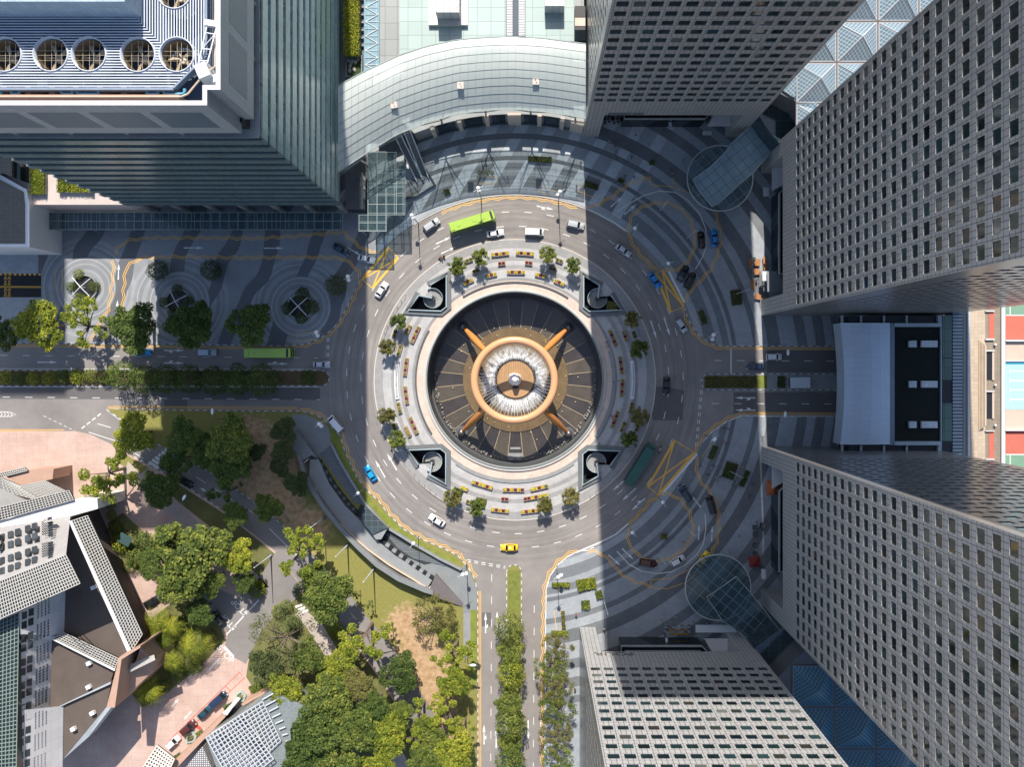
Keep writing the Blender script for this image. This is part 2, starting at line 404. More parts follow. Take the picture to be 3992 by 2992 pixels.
nb = ([(-3000, 1335), (-400, 1335), (600, 1342), (1110, 1349), (1199, 1341), (1253, 1317), (1302, 1280), (1332, 1238), (1362, 1181), (1389, 1124), (1401, 1093)]
      + arc(722, ang(1407, 1083), ang(2666, 1187)+0.0, 60)[0:0])
a0, a1 = ang(1407, 1083), ang(2666, 1187)
nb += arc(722, a0, a1, 60)
nb += [(2669, 1199), (2679, 1235), (2700, 1277), (2730, 1313), (2772, 1341), (2814, 1350), (2856, 1350), (3300, 1351), (9000, 1351), (9000, -8000), (-3000, -8000)]
north_edge = nb[:-4]
struct(slab('north_plaza', [W(nb)], -0.05, 0.13, bands_m, kerb_m))
wp = [(150, 800), (150, 1333), (600, 1340), (1109, 1347), (1197, 1339), (1251, 1315), (1300, 1278), (1330, 1236), (1360, 1179), (1387, 1122), (1400, 1090), (1460, 980), (1480, 800)]
struct(ngon('west_plaza', [W(wp)], 0.134, m_rings()))
sa0, sa1 = ang(2567, 1932), ang(2289, 2149)
se = [(9000, 1624), (3300, 1624), (2992, 1624), (2893, 1621), (2832, 1645), (2778, 1682), (2739, 1724), (2715, 1772), (2640, 1860)] + arc(722, sa0, sa1, 24) + \
     [(2253, 2150), (2211, 2173), (2175, 2203), (2145, 2245), (2130, 2294), (2127, 2414), (2124, 2992), (2124, 9000), (9000, 9000)]
struct(slab('south_east_plaza', [W(se)], -0.05, 0.13, bands_m, kerb_m))
park_edge = [(1862, 9000), (1863, 2500), (1862, 2306), (1850, 2257), (1826, 2215), (1784, 2167), (1724, 2137), (1651, 2107), (1573, 2064), (1513, 2004), (1476, 1953), (1434, 1917), (1392, 1862), (1362, 1802), (1338, 1742),
             (1326, 1700), (1302, 1672), (1265, 1636), (1223, 1615), (1169, 1603), (1000, 1603), (495, 1597), (416, 1597)]
diag_n = [(416, 1597), (615, 1733), (682, 1766), (844, 1856), (1000, 1965), (1078, 2028), (1169, 2113), (1271, 2215), (1374, 2330), (1434, 2408), (1525, 2517), (1603, 2643), (1682, 2764), (1754, 2897), (1802, 2992), (1850, 3100)]
diag_s = [(0, 1684), (290, 1682), (350, 1694), (446, 1739), (561, 1802), (664, 1859), (748, 1911), (868, 1989), (905, 2022), (1000, 2091), (1078, 2155), (1181, 2294), (1314, 2426), (1434, 2571), (1543, 2734), (1633, 2897), (1670, 2992), (1690, 3100)]
park_m = m_park()
struct(slab('park_lawn', [W(park_edge[:-1]+diag_n+[(1856, 9000)])], -0.05, 0.13, park_m, kerb_m))
pink_m = m_pink()
struct(slab('south_west_pavement', [W([(-3000, 1684)]+diag_s+[(1690, 9000), (-3000, 9000)])], -0.05, 0.13, pink_m, kerb_m))
# soil and lawn strips beside the diagonal road, and the asphalt side road
sw_green = M('verge_soil', (0.13, 0.13, 0.045), 0.9, 0.45, 0.25)
struct(ngon('verge', [W([(452, 1752), (561, 1812), (580, 1826), (545, 1850), (470, 1812), (448, 1790)])], 0.136, park_m))
struct(ngon('verge', [W([(690, 1885), (868, 1999), (1000, 2101), (1078, 2165), (1090, 2235), (1010, 2250), (900, 2120), (700, 1960), (640, 1905)])], 0.136, sw_green))
struct(ngon('verge', [W([(1185, 2310), (1310, 2432), (1430, 2577), (1538, 2740), (1628, 2900), (1662, 2992), (1690, 3100), (1000, 3100), (1060, 2800), (960, 2640), (985, 2480), (1090, 2380)])], 0.136, sw_green))
struct(ngon('verge', [W([(420, 2040), (480, 2000), (600, 2110), (640, 2160), (560, 2230), (470, 2200)])], 0.136, sw_green))
struct(ngon('verge', [W([(540, 2450), (700, 2330), (840, 2380), (880, 2500), (760, 2620), (640, 2710), (560, 2760), (500, 2690)])], 0.136, sw_green))
path_m = M('footpath_concrete', (0.40, 0.345, 0.30), 0.85, 0.2, 0.5)
struct(ngon('footpath', [W([(500, 1800), (560, 1860), (700, 1975), (900, 2140), (1010, 2250), (1050, 2290), (1010, 2300), (860, 2160), (640, 1980), (480, 1850)])], 0.139, path_m))
struct(ngon('footpath', [W([(1180, 2370), (1260, 2440), (1330, 2560), (1420, 2700), (1520, 2830), (1600, 2992), (1650, 3100), (1590, 3100), (1500, 2920), (1400, 2760), (1290, 2590), (1190, 2440), (1150, 2400)])], 0.139, path_m))
side_road = [(1078, 2150), (1181, 2300), (1130, 2360), (1070, 2400), (1010, 2480), (960, 2590), (905, 2560), (878, 2518), (890, 2470), (850, 2440), (800, 2380), (760, 2330), (830, 2290), (930, 2330), (1000, 2270)]
struct(ngon('side_road', [W(side_road)], 0.139, asphalt))
# roundabout outer kerb line of pale stone, kerbs of black and white, worn patches
for nm, cs in (('resurfaced_patch', [(0, 1505), (1248, 1510), (1248, 1560), (0, 1556)]), ('resurfaced_patch', [(730, 1560), (730, 1600), (640, 1600), (640, 1560)]),
               ('resurfaced_patch', [(2520, 1500), (2668, 1522), (2660, 1640), (2545, 1640)]), ('resurfaced_patch', [(1878, 2390), (1915, 2390), (1915, 2444), (1878, 2444)]),
               ('resurfaced_patch', [(2860, 1530), (3280, 1530), (3280, 1612), (2860, 1612)]), ('resurfaced_patch', [(2990, 1366), (3275, 1366), (3275, 1452), (2990, 1452)])):
    struct(ngon(nm, [W(cs)], 0.004, asph_dark))
def kerbline(name, pts, w=0.24, z=0.16, mats=None, dash=1.0):
    """kerb stones alternately white and black along plan pixels"""
    mb = MB(); P2 = W(pts); acc = []; d = 0
    for i in range(len(P2)-1):
        a, b = Vector(P2[i]), Vector(P2[i+1]); l = (b-a).length; n = max(1, round(l/dash))
        for j in range(n): acc.append((a.lerp(b, j/n), a.lerp(b, (j+1)/n)))
    for k, (a, b) in enumerate(acc):
        mb.cur = k % 2; dx = (b-a).normalized(); nn = Vector((-dx.y, dx.x))*w/2
        mb.prism([tuple(a+nn), tuple(a-nn), tuple(b-nn), tuple(b+nn)], 0.0, z, False)
    return struct(mb.build(name, mats or [kerb_m, kerb_d]))
kerbline('kerb', park_edge[1:22]); kerbline('kerb', [(1863, 2500), (1863, 3000)])
kerbline('kerb', nb[1:12]); kerbline('kerb', nb[72:80]); kerbline('kerb', se[1:7], mats=[white_p, kerb_m]); kerbline('kerb', se[-12:-2], mats=[white_p, kerb_m], dash=2.0)
kerbline('kerb', arc(722, 123, 68, 40), mats=[kerb_m, kerb_m]); kerbline('kerb', arc(548, 0, 360, 150), mats=[kerb_m, cream], dash=1.6)
kerbline('kerb', diag_n[:7]); kerbline('kerb', diag_s[3:9])
# medians
def rounded(x0, y0, x1, y1, end, n=8):
    r = (y1-y0)/2 if end in 'LR' else (x1-x0)/2; out = []
    if end == 'R':
        out = [(x0, y0)]+[(x1-r+r*math.sin(math.pi*i/n), y0+r-r*math.cos(math.pi*i/n)) for i in range(n+1)]+[(x0, y1)]
    if end == 'L':
        out = [(x1, y1)]+[(x0+r-r*math.sin(math.pi*i/n), y0+r+r*math.cos(math.pi*i/n)) for i in range(n+1)]+[(x1, y0)]
    if end == 'T':
        out = [(x0, y1)]+[(x0+r-r*math.cos(math.pi*i/n), y0+r-r*math.sin(math.pi*i/n)) for i in range(n+1)]+[(x1, y1)]
    return out
soil = M('planting_soil', (0.105, 0.075, 0.040), 0.95, 0.4, 0.6)
for pts, mt in ((rounded(-600, 1445, 1284, 1505, 'R'), soil), (rounded(1975, 2203, 2033, 5000, 'T'), park_m), (rounded(2733, 1459, 3290, 1521, 'L'), granite_l)):
    struct(slab('median', [W(pts)], -0.05, 0.14, mt, kerb_m)); kerbline('kerb', [p for p in pts if -50 < p[0] < 4000 and p[1] < 3200] + ([(1975, 3050)][:0]))
kerbline('kerb', [(0, 1445), (1250, 1445)]); kerbline('kerb', [(0, 1505), (1250, 1505)]); kerbline('kerb', [(1975, 2235), (1975, 2995)]); kerbline('kerb', [(2033, 2235), (2033, 2995)])
struct(ngon('median_lawn', [W([(1981, 2225), (2027, 2225), (2027, 2390), (1981, 2390)])], 0.144, M('median_grass', (0.15, 0.17, 0.035), 0.9, 0.45, 0.8)))
struct(ngon('median_lawn', [W([(2745, 1465), (2990, 1465), (2990, 1515), (2745, 1515)])], 0.144, M('median_grass', (0.15, 0.17, 0.035))))

# ---------------------------------------------------------------- painted markings
wm = MB(); ym = MB(); ZM = 0.0045
def dash_arc(r, n, ln=0.33, skip=(), off=0.0, a0=0, a1=360, w=0.17):
    for i in range(n):
        a = off+360*i/n
        if not (a0 <= a % 360 <= a1): continue
        if any(lo <= a % 360 <= hi for lo, hi in skip): continue
        wm.strip(W([polar(r, a), polar(r, a+360/n*ln/2), polar(r, a+360/n*ln)]), w, ZM)
dash_arc(656, 47, skip=()); dash_arc(600, 43, off=2)
def dash_line(x0, y0, x1, y1, step=87.5, ln=29, w=0.15, z=ZM, mb=None):
    L = math.hypot(x1-x0, y1-y0); n = int(L/step); ux, uy = (x1-x0)/L, (y1-y0)/L
    for i in range(n+1):
        a = i*step; b = min(a+ln, L)
        (mb or wm).strip(W([(x0+ux*a, y0+uy*a), (x0+ux*b, y0+uy*b)]), w, z)
dash_line(0, 1386, 1240, 1396); dash_line(10, 1549, 1248, 1559); dash_line(2785, 1406, 3275, 1409); dash_line(2775, 1574, 3275, 1576)
dash_line(1917, 2240, 1913, 2992); dash_line(2083, 2362, 2079, 2992)
dash_line(1985, 1995, 1985, 1996)
def double_dash(x0, y0, x1, y1):
    L = math.hypot(x1-x0, y1-y0); nx, ny = -(y1-y0)/L*3.4, (x1-x0)/L*3.4
    for s in (-1, 1): dash_line(x0+nx*s, y0+ny*s, x1+nx*s, y1+ny*s, 29, 16, 0.17)
double_dash(1279, 1318, 1277, 1438); double_dash(2735, 1522, 2715, 1742); double_dash(1820, 2187, 1970, 2214)
wm.strip(W([(2850, 1352), (2850, 1458)]), 0.3, ZM)
wm.strip(W([(0, 1438), (1250, 1441)]), 0.12, ZM); wm.strip(W([(0, 1510), (1250, 1510)]), 0.12, ZM)
def arrow(px, py, deg, ln=62, z=ZM, turn=0):
    """tapered road arrow centred on (px, py) pointing deg anticlockwise from the right"""
    c, s = math.cos(R(deg)), -math.sin(R(deg)); nx, ny = -s, c
    def pt(t, o): return (px+c*t+nx*o, py+s*t+ny*o)
    h = ln/2; hd = ln*0.33
    wm.add([(*W([p])[0], z) for p in (pt(-h, 2.4), pt(-h, -2.4), pt(h-hd, -1.4), pt(h-hd, 1.4))], [[0, 1, 2, 3]])
    wm.add([(*W([p])[0], z) for p in (pt(h-hd-3, 5.5), pt(h-hd-3, -5.5), pt(h, 0))], [[0, 1, 2]])
    if turn: wm.add([(*W([p])[0], z) for p in (pt(-h+16, 0), pt(-h+22, turn*9), pt(-h+36, turn*9), pt(-h+28, turn*2))], [[0, 1, 2, 3]])
for a in ((1728, 938, 25), (1748, 976, 25), (2125, 810, -12, 66, ZM, 1), (2548, 1286, -72, 72), (2600, 1274, -72, 76), (2416, 1890, 222, 72), (2452, 1929, 222, 72), (2488, 1968, 222, 70, ZM, 1), (1482, 1829, 120, 78), (1528, 1802, 120, 74),
          (184, 1413, 0, 78), (679, 1367, 0, 78, ZM, 1), (679, 1416, 0, 78, ZM, -1), (1084, 1419, 0, 78, ZM, -1), (2905, 1552, 180, 80, ZM, -1), (2905, 1600, 180, 80, ZM, 1), (1893, 2430, 90, 80, ZM, 1), (1938, 2420, 90, 70),
          (1887, 2866, 90, 78, ZM, 1), (1934, 2880, 90, 78), (2059, 2850, -90, 80), (2108, 2850, -90, 80),
          (838, 2589, 48, 66, .143), (683, 2743, 48, 44, .143), (732, 2791, 228, 44, .143), (800, 1915, 150, 46)): arrow(*a)
for a in ((2404, 787, 40), (2457, 817, 40), (2395, 2185, -42), (2447, 2161, -44), (2724, 2076, 87), (2775, 2082, 87), (2712, 1955, 130), (757, 967, 0, 78), (1069, 968, 0, 78), (463, 1060, 88), (458, 1202, 88), (1380, 980, -30)):
    a = a if len(a) > 3 else a+(62,); arrow(*a, z=.142)
def zig(pts, step=1.9, amp=0.27):
    P2 = [Vector(p) for p in W(pts)]; seg = []; out = []
    L = [0]
    for i in range(len(P2)-1): L.append(L[-1]+(P2[i+1]-P2[i]).length)
    n = max(2, round(L[-1]/step))
    for k in range(n+1):
        d = L[-1]*k/n; i = max(j for j in range(len(L)) if L[j] <= d+1e-9); i = min(i, len(P2)-2)
        t = (d-L[i])/max(1e-6, L[i+1]-L[i]); p = P2[i].lerp(P2[i+1], t); dx = (P2[i+1]-P2[i]).normalized()
        out.append((p+Vector((-dx.y, dx.x))*(amp if k % 2 else -amp))[:])
    return out
def off(pts, d):
    out = []
    for i in range(len(pts)):
        a = pts[max(0, i-1)]; b = pts[min(len(pts)-1, i+1)]; dx, dy = b[0]-a[0], b[1]-a[1]; l = math.hypot(dx, dy) or 1
        out.append((pts[i][0]-dy/l*d, pts[i][1]+dx/l*d))
    return out
def zigzag(pts, z=ZM, inset=0.0):
    p = zig(pts)
    for d in (-0.25, 0.25): ym.strip(off(p, d), 0.17, z)
def straight2(pts, z=ZM):
    for d in (-3.2, 3.2): ym.strip(W(off(pts, d)), 0.14, z)
# round the edge of the road
ring_n = arc(712, 116, 70, 40)
zigzag(ring_n[2:]); zigzag(off(nb[3:12], 7)[::-1]+[]); straight2(off(nb[0:4], 10)); straight2([(2850, 1358), (3275, 1361)])
zigzag([(2660, 1195), (2672, 1240), (2692, 1281), (2723, 1320), (2770, 1350), (2818, 1360), (2850, 1358)])
zigzag([(2893, 1611), (2828, 1635), (2770, 1674), (2730, 1718), (2709, 1770)]); straight2([(2893, 1612), (3275, 1614)])
zigzag(arc(731, sa1+1, sa1-3, 4)+[(2251, 2143), (2205, 2165), (2168, 2196), (2137, 2240), (2121, 2293), (2117, 2414), (2114, 2640), (2114, 2992)])
zigzag(off(park_edge[5:20], 9)); straight2([(1000, 1592), (480, 1588), (420, 1590)]); straight2([(1160, 1592), (1000, 1592)])
zigzag(off(park_edge[3:6], 9)); straight2([(1871, 2306), (1871, 2992)]); straight2([(0, 1682), (250, 1683)][:0]+[(0, 1679), (250, 1680)])
# the two drop-off loops
ne_in = [(2560, 1054), (2500, 1000), (2456, 935), (2447, 890), (2459, 850), (2490, 815), (2540, 793), (2590, 790), (2640, 805), (2680, 840), (2702, 885), (2710, 930), (2700, 990), (2670, 1035), (2620, 1058), (2585, 1050)]
zigzag(ne_in, .142); zigzag([(2283, 812), (2330, 800), (2390, 765), (2440, 725), (2490, 702), (2537, 692)], .142)
zigzag([(2780, 813), (2798, 860), (2806, 900), (2808, 950), (2795, 1005), (2765, 1060), (2720, 1105), (2685, 1140), (2670, 1180)], .142)
se_in = [(2578, 1925), (2530, 1960), (2500, 1995), (2462, 2035), (2445, 2085), (2450, 2120), (2480, 2160), (2525, 2188), (2575, 2190), (2630, 2170), (2680, 2130), (2702, 2075), (2700, 2040), (2685, 1990), (2655, 1950), (2615, 1928), (2578, 1925)]
zigzag(se_in, .142); zigzag([(2290, 2149), (2335, 2152), (2380, 2190), (2410, 2230), (2460, 2265), (2535, 2286)], .142)
zigzag([(2770, 2168), (2795, 2110), (2803, 2060), (2800, 2000), (2790, 1960), (2768, 1915), (2740, 1890), (2722, 1860), (2712, 1815), (2719, 1778)], .142)
wm.strip(W([(2406, 825), (2460, 790), (2510, 762), (2570, 745), (2630, 750), (2680, 780), (2725, 830), (2750, 890), (2755, 950), (2740, 1000), (2710, 1050)]), 0.24, .142)
wm.strip(W([(2748, 2003), (2752, 2060), (2742, 2120), (2715, 2165), (2670, 2205), (2620, 2230), (2560, 2238), (2500, 2228), (2450, 2200), (2405, 2150)]), 0.24, .142)
wm.strip(W([(2281, 812), (2330, 834), (2400, 872), (2446, 905)]), 0.4, .142); wm.strip(W([(2246, 2155), (2330, 2120), (2400, 2085), (2450, 2042)]), 0.4, .142)
wm.strip(W([(2717, 1770), (2578, 1930)]), 0.6, .142); wm.strip(W([(2607, 1060), (2668, 1180)]), 0.6, .142)
for lp in ([(2535, 694), (2541, 722)], [(2541, 722), (2620, 728), (2690, 753), (2740, 805)], [(2621, 722), (2625, 694)], [(2690, 755), (2705, 735)], [(2537, 2262), (2537, 2293)], [(2537, 2262), (2620, 2255), (2680, 2225), (2712, 2195)], [(2537, 2293), (2600, 2297), (2680, 2270), (2740, 2220)]):
    ym.strip(W(lp), 0.16, .142)
for bx in ([(2095, 740), (2106, 723), (2168, 748), (2155, 770)],): ym.strip(W(bx), 0.12, .142, True)
for bx in ([(1156, 1302), (1226, 1296), (1226, 1326), (1158, 1332)], [(1866, 686), (1936, 688), (1936, 717), (1866, 717)], [(2263, 722), (2332, 745), (2318, 772), (2253, 745)], [(2694, 1214), (2720, 1206), (2748, 1268), (2728, 1278)], [(2775, 1722), (2787, 1732), (2757, 1792), (2737, 1782)], [(2160, 2385), (2190, 2380), (2190, 2455), (2170, 2458)], [(216, 1058), (244, 1058), (244, 1130), (216, 1130)]):
    ym.strip(W(bx), 0.13, .142, True)
zigzag([(440, 1015), (444, 1060), (436, 1120), (434, 1160), (420, 1220), (395, 1250), (370, 1290), (355, 1330)], .142); zigzag([(560, 1008), (520, 1018), (490, 1050), (484, 1120), (480, 1180), (478, 1240), (482, 1330)], .142)
zigzag([(448, 990), (470, 955), (510, 935), (600, 928), (800, 928), (1000, 930), (1100, 925), (1340, 905), (1370, 935), (1420, 975), (1480, 985)], .142); zigzag([(540, 1006), (700, 1002), (900, 1005), (1250, 1004), (1330, 1007), (1375, 1030), (1400, 1065), (1405, 1090)], .142)
# yellow boxes
for q in ([(1516, 964), (1552, 1006), (1452, 1124), (1413, 1090)], [(2555, 1066), (2582, 1054), (2666, 1196), (2615, 1217)], [(2630, 1718), (2707, 1766), (2567, 1932), (2526, 1899)]):
    z = ZM+0.003; ym.strip(W(q), 0.60, z, True)
    ym.strip(W([q[0], q[2]]), 0.36, z+0.003); ym.strip(W([q[1], q[3]]), 0.36, z+0.006)
# crossings, give-way lines and edges on the diagonal road
for i in range(7):
    t = i/6; x, y = 596+(672-596)*t, 1812+(1752-1812)*t
    wm.strip(W([(x-16, y-9), (x+24, y+15)]), 0.75, ZM)
for i in range(3): wm.strip(W([(1152+i*11, 2368+i*11), (1178+i*12, 2358+i*11)]), 0.6, .143)
dash_line(170, 1622, 290, 1680, 22, 12, 0.12)
for l in ([(380, 1653), (432, 1668)], [(346, 1686), (450, 1720), (560, 1790)], [(415, 1600), (470, 1640), (520, 1650)], [(416, 1599), (460, 1597), (445, 1616), (416, 1599)], [(520, 1690), (586, 1760)], [(560, 1690), (610, 1722)]): wm.strip(W(l), 0.17, ZM)
dash_line(318, 1672, 400, 1608, 26, 17, 0.3)
dash_line(700, 1820, 1000, 2010, 75, 45, 0.14); wm.strip(W([(655, 1855), (664, 1842), (740, 1880)]), 0.15, ZM)
wm.strip(W([(0, 1606), (40, 1608), (64, 1617), (40, 1625), (0, 1625)]), 0.14, ZM)
for i in range(4): wm.strip(W([(2+i*13, 1609), (9+i*13, 1617), (2+i*13, 1624)]), 0.16, ZM)
wm.strip(W([(1050, 2062), (1180, 2190), (1260, 2275)]), 0.16, ZM); dash_line(1210, 2208, 1400, 2430, 60, 36, 0.14)
wm.strip(W([(884, 2475), (1010, 2340)]), 0.3, .143); wm.strip(W([(875, 2522), (912, 2562)]), 0.55, .143)
struct(wm.build('white_markings', white_p)); struct(ym.build('yellow_markings', yellow_p))
rm = MB()
rm.strip(W([(934, 2623), (955, 2644), (700, 2880)]), 0.16, .143); rm.strip(W([(934, 2623), (660, 2890)]), 0.16, .143); rm.strip(W([(880, 2676), (899, 2696)]), 0.16, .143)
rm.strip(W([(765, 2830), (785, 2846)]), 0.9, .146)
struct(rm.build('red_markings', red_p))
for s, px, py, rz, sz, mt, z in (('STOP', 879, 2552, -48, 2.3, white_p, .143), ('STOP', 890, 2425, 135, 2.2, white_p, .143), ('STOP', 935, 2370, 135, 2.2, white_p, .143)):
    t = text_mesh('road_lettering', s, sz, mt); t.location = G(px, py, z); t.rotation_euler = (0, 0, R(rz)); struct(t)
# the tunnel mouth at the far left, with its lane lettering
rp = MB(); rp.box(*G(-60, 1068)[:2], 0.137, *G(162, 1160)[:2], 0.139); struct(rp.build('ramp_road', M('ramp_asphalt', (0.016, 0.017, 0.02), 0.8)))
for py in (1088, 1133):
    for k in (0, 15):
        t = text_mesh('road_lettering', 'AHEAD', 1.25, yellow_p); t.location = G(22+k*1.0, py, .143); t.rotation_euler = (0, 0, R(-90)); t.scale = (1.0, 0.85, 1); struct(t)
rl = MB()
rl.strip(W([(-60, 1116), (162, 1118)]), 0.14, .143); rl.strip(W([(-60, 1120), (162, 1122)]), 0.14, .143)
for i in range(9): rl.strip(W([(-1+i*19, 1071), (8+i*19, 1071)]), 0.45, .143)
struct(rl.build('ramp_markings', yellow_p))
# ================================================================ THE FOUR STONE TOWERS
def m_panel(name, rgb, pu, pz, jw=0.07, rough=0.5, dark=0.35, zo=0.0, var=0.16, jz=None, spec=0.5):
    """cladding panels with open joints; runs along x or y by the way the wall faces"""
    g = NG(name); p = g.pos(); x, y, z = g.xyz(p)
    ng = g.n.new('ShaderNodeNewGeometry'); nx, ny, nz = g.xyz(ng.outputs['True Normal'])
    ax = g.math('ABSOLUTE', nx); u = g.math('ADD', g.math('MULTIPLY', g.math('GREATER_THAN', ax, 0.7), y), g.math('MULTIPLY', g.math('LESS_THAN', ax, 0.7), x))
    zz = g.math('ADD', z, 100*pz-zo)
    zz = g.math('ADD', g.math('MULTIPLY', g.math('GREATER_THAN', g.math('ABSOLUTE', nz), 0.7), y), g.math('MULTIPLY', g.math('LESS_THAN', g.math('ABSOLUTE', nz), 0.7), zz))
    jt = g.math('MAXIMUM', g.line(g.math('ADD', u, 100*pu), pu, jw), g.line(zz, pz, jz or jw))
    cell = g.n.new('ShaderNodeTexWhiteNoise'); cell.noise_dimensions = '2D'
    cv = g.n.new('ShaderNodeCombineXYZ'); g.link(g.math('FLOOR', g.math('DIVIDE', g.math('ADD', u, 100*pu), pu)), cv.inputs[0]); g.link(g.math('FLOOR', g.math('DIVIDE', zz, pz)), cv.inputs[1])
    g.link(cv.outputs[0], cell.inputs['Vector'])
    n = g.noise(p, 0.10, 4); n2 = g.noise(p, 2.0, 3)
    k = g.math('ADD', g.math('ADD', g.math('MULTIPLY', cell.outputs[0], var), g.math('MULTIPLY', n, var*1.6)), g.math('ADD', g.math('MULTIPLY', n2, var), 1-1.8*var))
    k = g.math('MULTIPLY', k, g.math('SUBTRACT', 1.0, g.math('MULTIPLY', jt, 1-dark)))
    m = g.n.new('ShaderNodeVectorMath'); m.operation = 'SCALE'; m.inputs[0].default_value = rgb; g.link(k, m.inputs['Scale'])
    return g.fin(m.outputs[0], rough, 0, spec)
FLO = 3.78; Z1 = 29.7; OPEN_H = 18.6; TOP_H = 181.0
tower_m = m_panel('tower_stone', (0.385, 0.382, 0.382), 0.975, FLO/3, 0.105, 0.5, 0.22, Z1-0.99-0.04, 0.13)
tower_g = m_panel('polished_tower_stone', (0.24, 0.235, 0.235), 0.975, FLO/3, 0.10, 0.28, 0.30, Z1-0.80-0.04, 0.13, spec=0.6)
wg = NG('window_glass'); wp_ = wg.n.new('ShaderNodeNewGeometry'); wo_ = wg.n.new('ShaderNodeObjectInfo')
wr_ = wg.math('FRACT', wg.math('ADD', wp_.outputs['Random Per Island'], wo_.outputs['Random']))
wg.fin(wg.ramp(wr_, [(0.0, (0.005, 0.010, 0.012)), (0.55, (0.012, 0.028, 0.031)), (0.86, (0.026, 0.056, 0.058)), (0.94, (0.034, 0.028, 0.022)), (0.975, (0.08, 0.09, 0.085)), (1.0, (0.17, 0.175, 0.165))]), 0.06, 0, 0.6); win_m = wg.mat
lobby_g = glassy('lobby_glass', (0.008, 0.016, 0.020), 0.08, var=0.5)
roof_m = M('flat_roof', (0.33, 0.345, 0.36), 0.8, 0.2, 0.3)
def facade(mb, wins, o, u, n, width, bays, z0, z1, first, floor, rows, ww, wh, dep=0.12, pitch=None, opening=None):
    """wall with real window openings; o left corner seen along u, n the outward normal; wins collects pane middles"""
    def pt(s, z, d=0.0): return (o[0]+u[0]*s-n[0]*d, o[1]+u[1]*s-n[1]*d, z)
    flip = (u[0]*n[1]-u[1]*n[0]) > 0
    def q(a, b, c, d): mb.quad(*((d, c, b, a) if flip else (a, b, c, d)))
    pitch = pitch or width/bays; m = (width-pitch*bays)/2
    def band(za, zb, s0=0.0, s1=width):
        if zb-za > 1e-4: q(pt(s0, za), pt(s1, za), pt(s1, zb), pt(s0, zb))
    lo = first-wh/2
    if opening:
        a, b, oh = opening; band(z0, oh, 0, a); band(z0, oh, b, width); band(oh, lo)
    else: band(z0, lo)
    for r in range(rows):
        za = first+r*floor-wh/2; zb = za+wh
        nx = first+(r+1)*floor-wh/2 if r < rows-1 else z1
        prev = 0.0
        for k in range(bays):
            c = m+pitch*(k+0.5); s0, s1 = c-ww/2, c+ww/2
            q(pt(prev, za), pt(s0, za), pt(s0, zb), pt(prev, zb)); prev = s1
            q(pt(s0, za), pt(s1, za), pt(s1, za, dep), pt(s0, za, dep)); q(pt(s0, zb, dep), pt(s1, zb, dep), pt(s1, zb), pt(s0, zb))
            q(pt(s0, za), pt(s0, za, dep), pt(s0, zb, dep), pt(s0, zb)); q(pt(s1, za, dep), pt(s1, za), pt(s1, zb), pt(s1, zb, dep))
            wins.append((Vector(pt(c, (za+zb)/2, dep)), u, n, ww, wh))
        q(pt(prev, za), pt(width, za), pt(width, zb), pt(prev, zb))
        band(zb, nx)
def seen(c):
    k = CAM_H/(CAM_H-c.z); x = NX+c.x/S*k; y = NY-c.y/S*k
    return -20 < x < 4012 and -20 < y < 3012, k
def window_parts(root, wins, mat, name='window', cap=100, mull=True):
    """the panes that show largest become parts of their own, the rest one part"""
    ar = []
    for i, (c, u, n, ww, wh) in enumerate(wins):
        ok, k = seen(c); tocam = Vector((-c.x, -c.y, CAM_H-c.z)); d = abs(tocam.normalized().dot(Vector((n[0], n[1], 0))))
        ar.append((ok, k*k*d*ww*wh, i))
    ar.sort(key=lambda t: (-t[0], -t[1])); own = [i for ok, a, i in ar if ok][:cap]; ownset = set(own); cache = {}
    for i in own:
        c, u, n, ww, wh = wins[i]; key = (u, n, ww, wh)
        if key not in cache:
            mb = MB(); e = 0.06
            a = Vector((u[0]*ww/2, u[1]*ww/2, 0)); b = Vector((0, 0, wh/2)); d = Vector((n[0]*e, n[1]*e, 0))
            fr = [-a-b, a-b, a+b, -a+b]; fr = fr if (u[0]*n[1]-u[1]*n[0]) < 0 else fr[::-1]
            mb.add([p for p in fr]+[p-d for p in fr], [[0,1,2,3],[7,6,5,4],[1,0,4,5],[2,1,5,6],[3,2,6,7],[0,3,7,4]])
            cache[key] = mb.mesh(name, mat)
        o = bpy.data.objects.new(name, cache[key]); COL.objects.link(o); o.parent = root; CH.setdefault(root.name, []).append(o)
        o.location = c-root.location
    mb = MB(); k = 0
    for i, (c, u, n, ww, wh) in enumerate(wins):
        if i in ownset: continue
        k += 1; a = Vector((u[0]*ww/2, u[1]*ww/2, 0)); b = Vector((0, 0, wh/2)); fr = [c-a-b, c+a-b, c+a+b, c-a+b]
        mb.quad(*(fr if (u[0]*n[1]-u[1]*n[0]) < 0 else fr[::-1]))
    if k: wpart(mb, name, mat, root, kind='stuff')
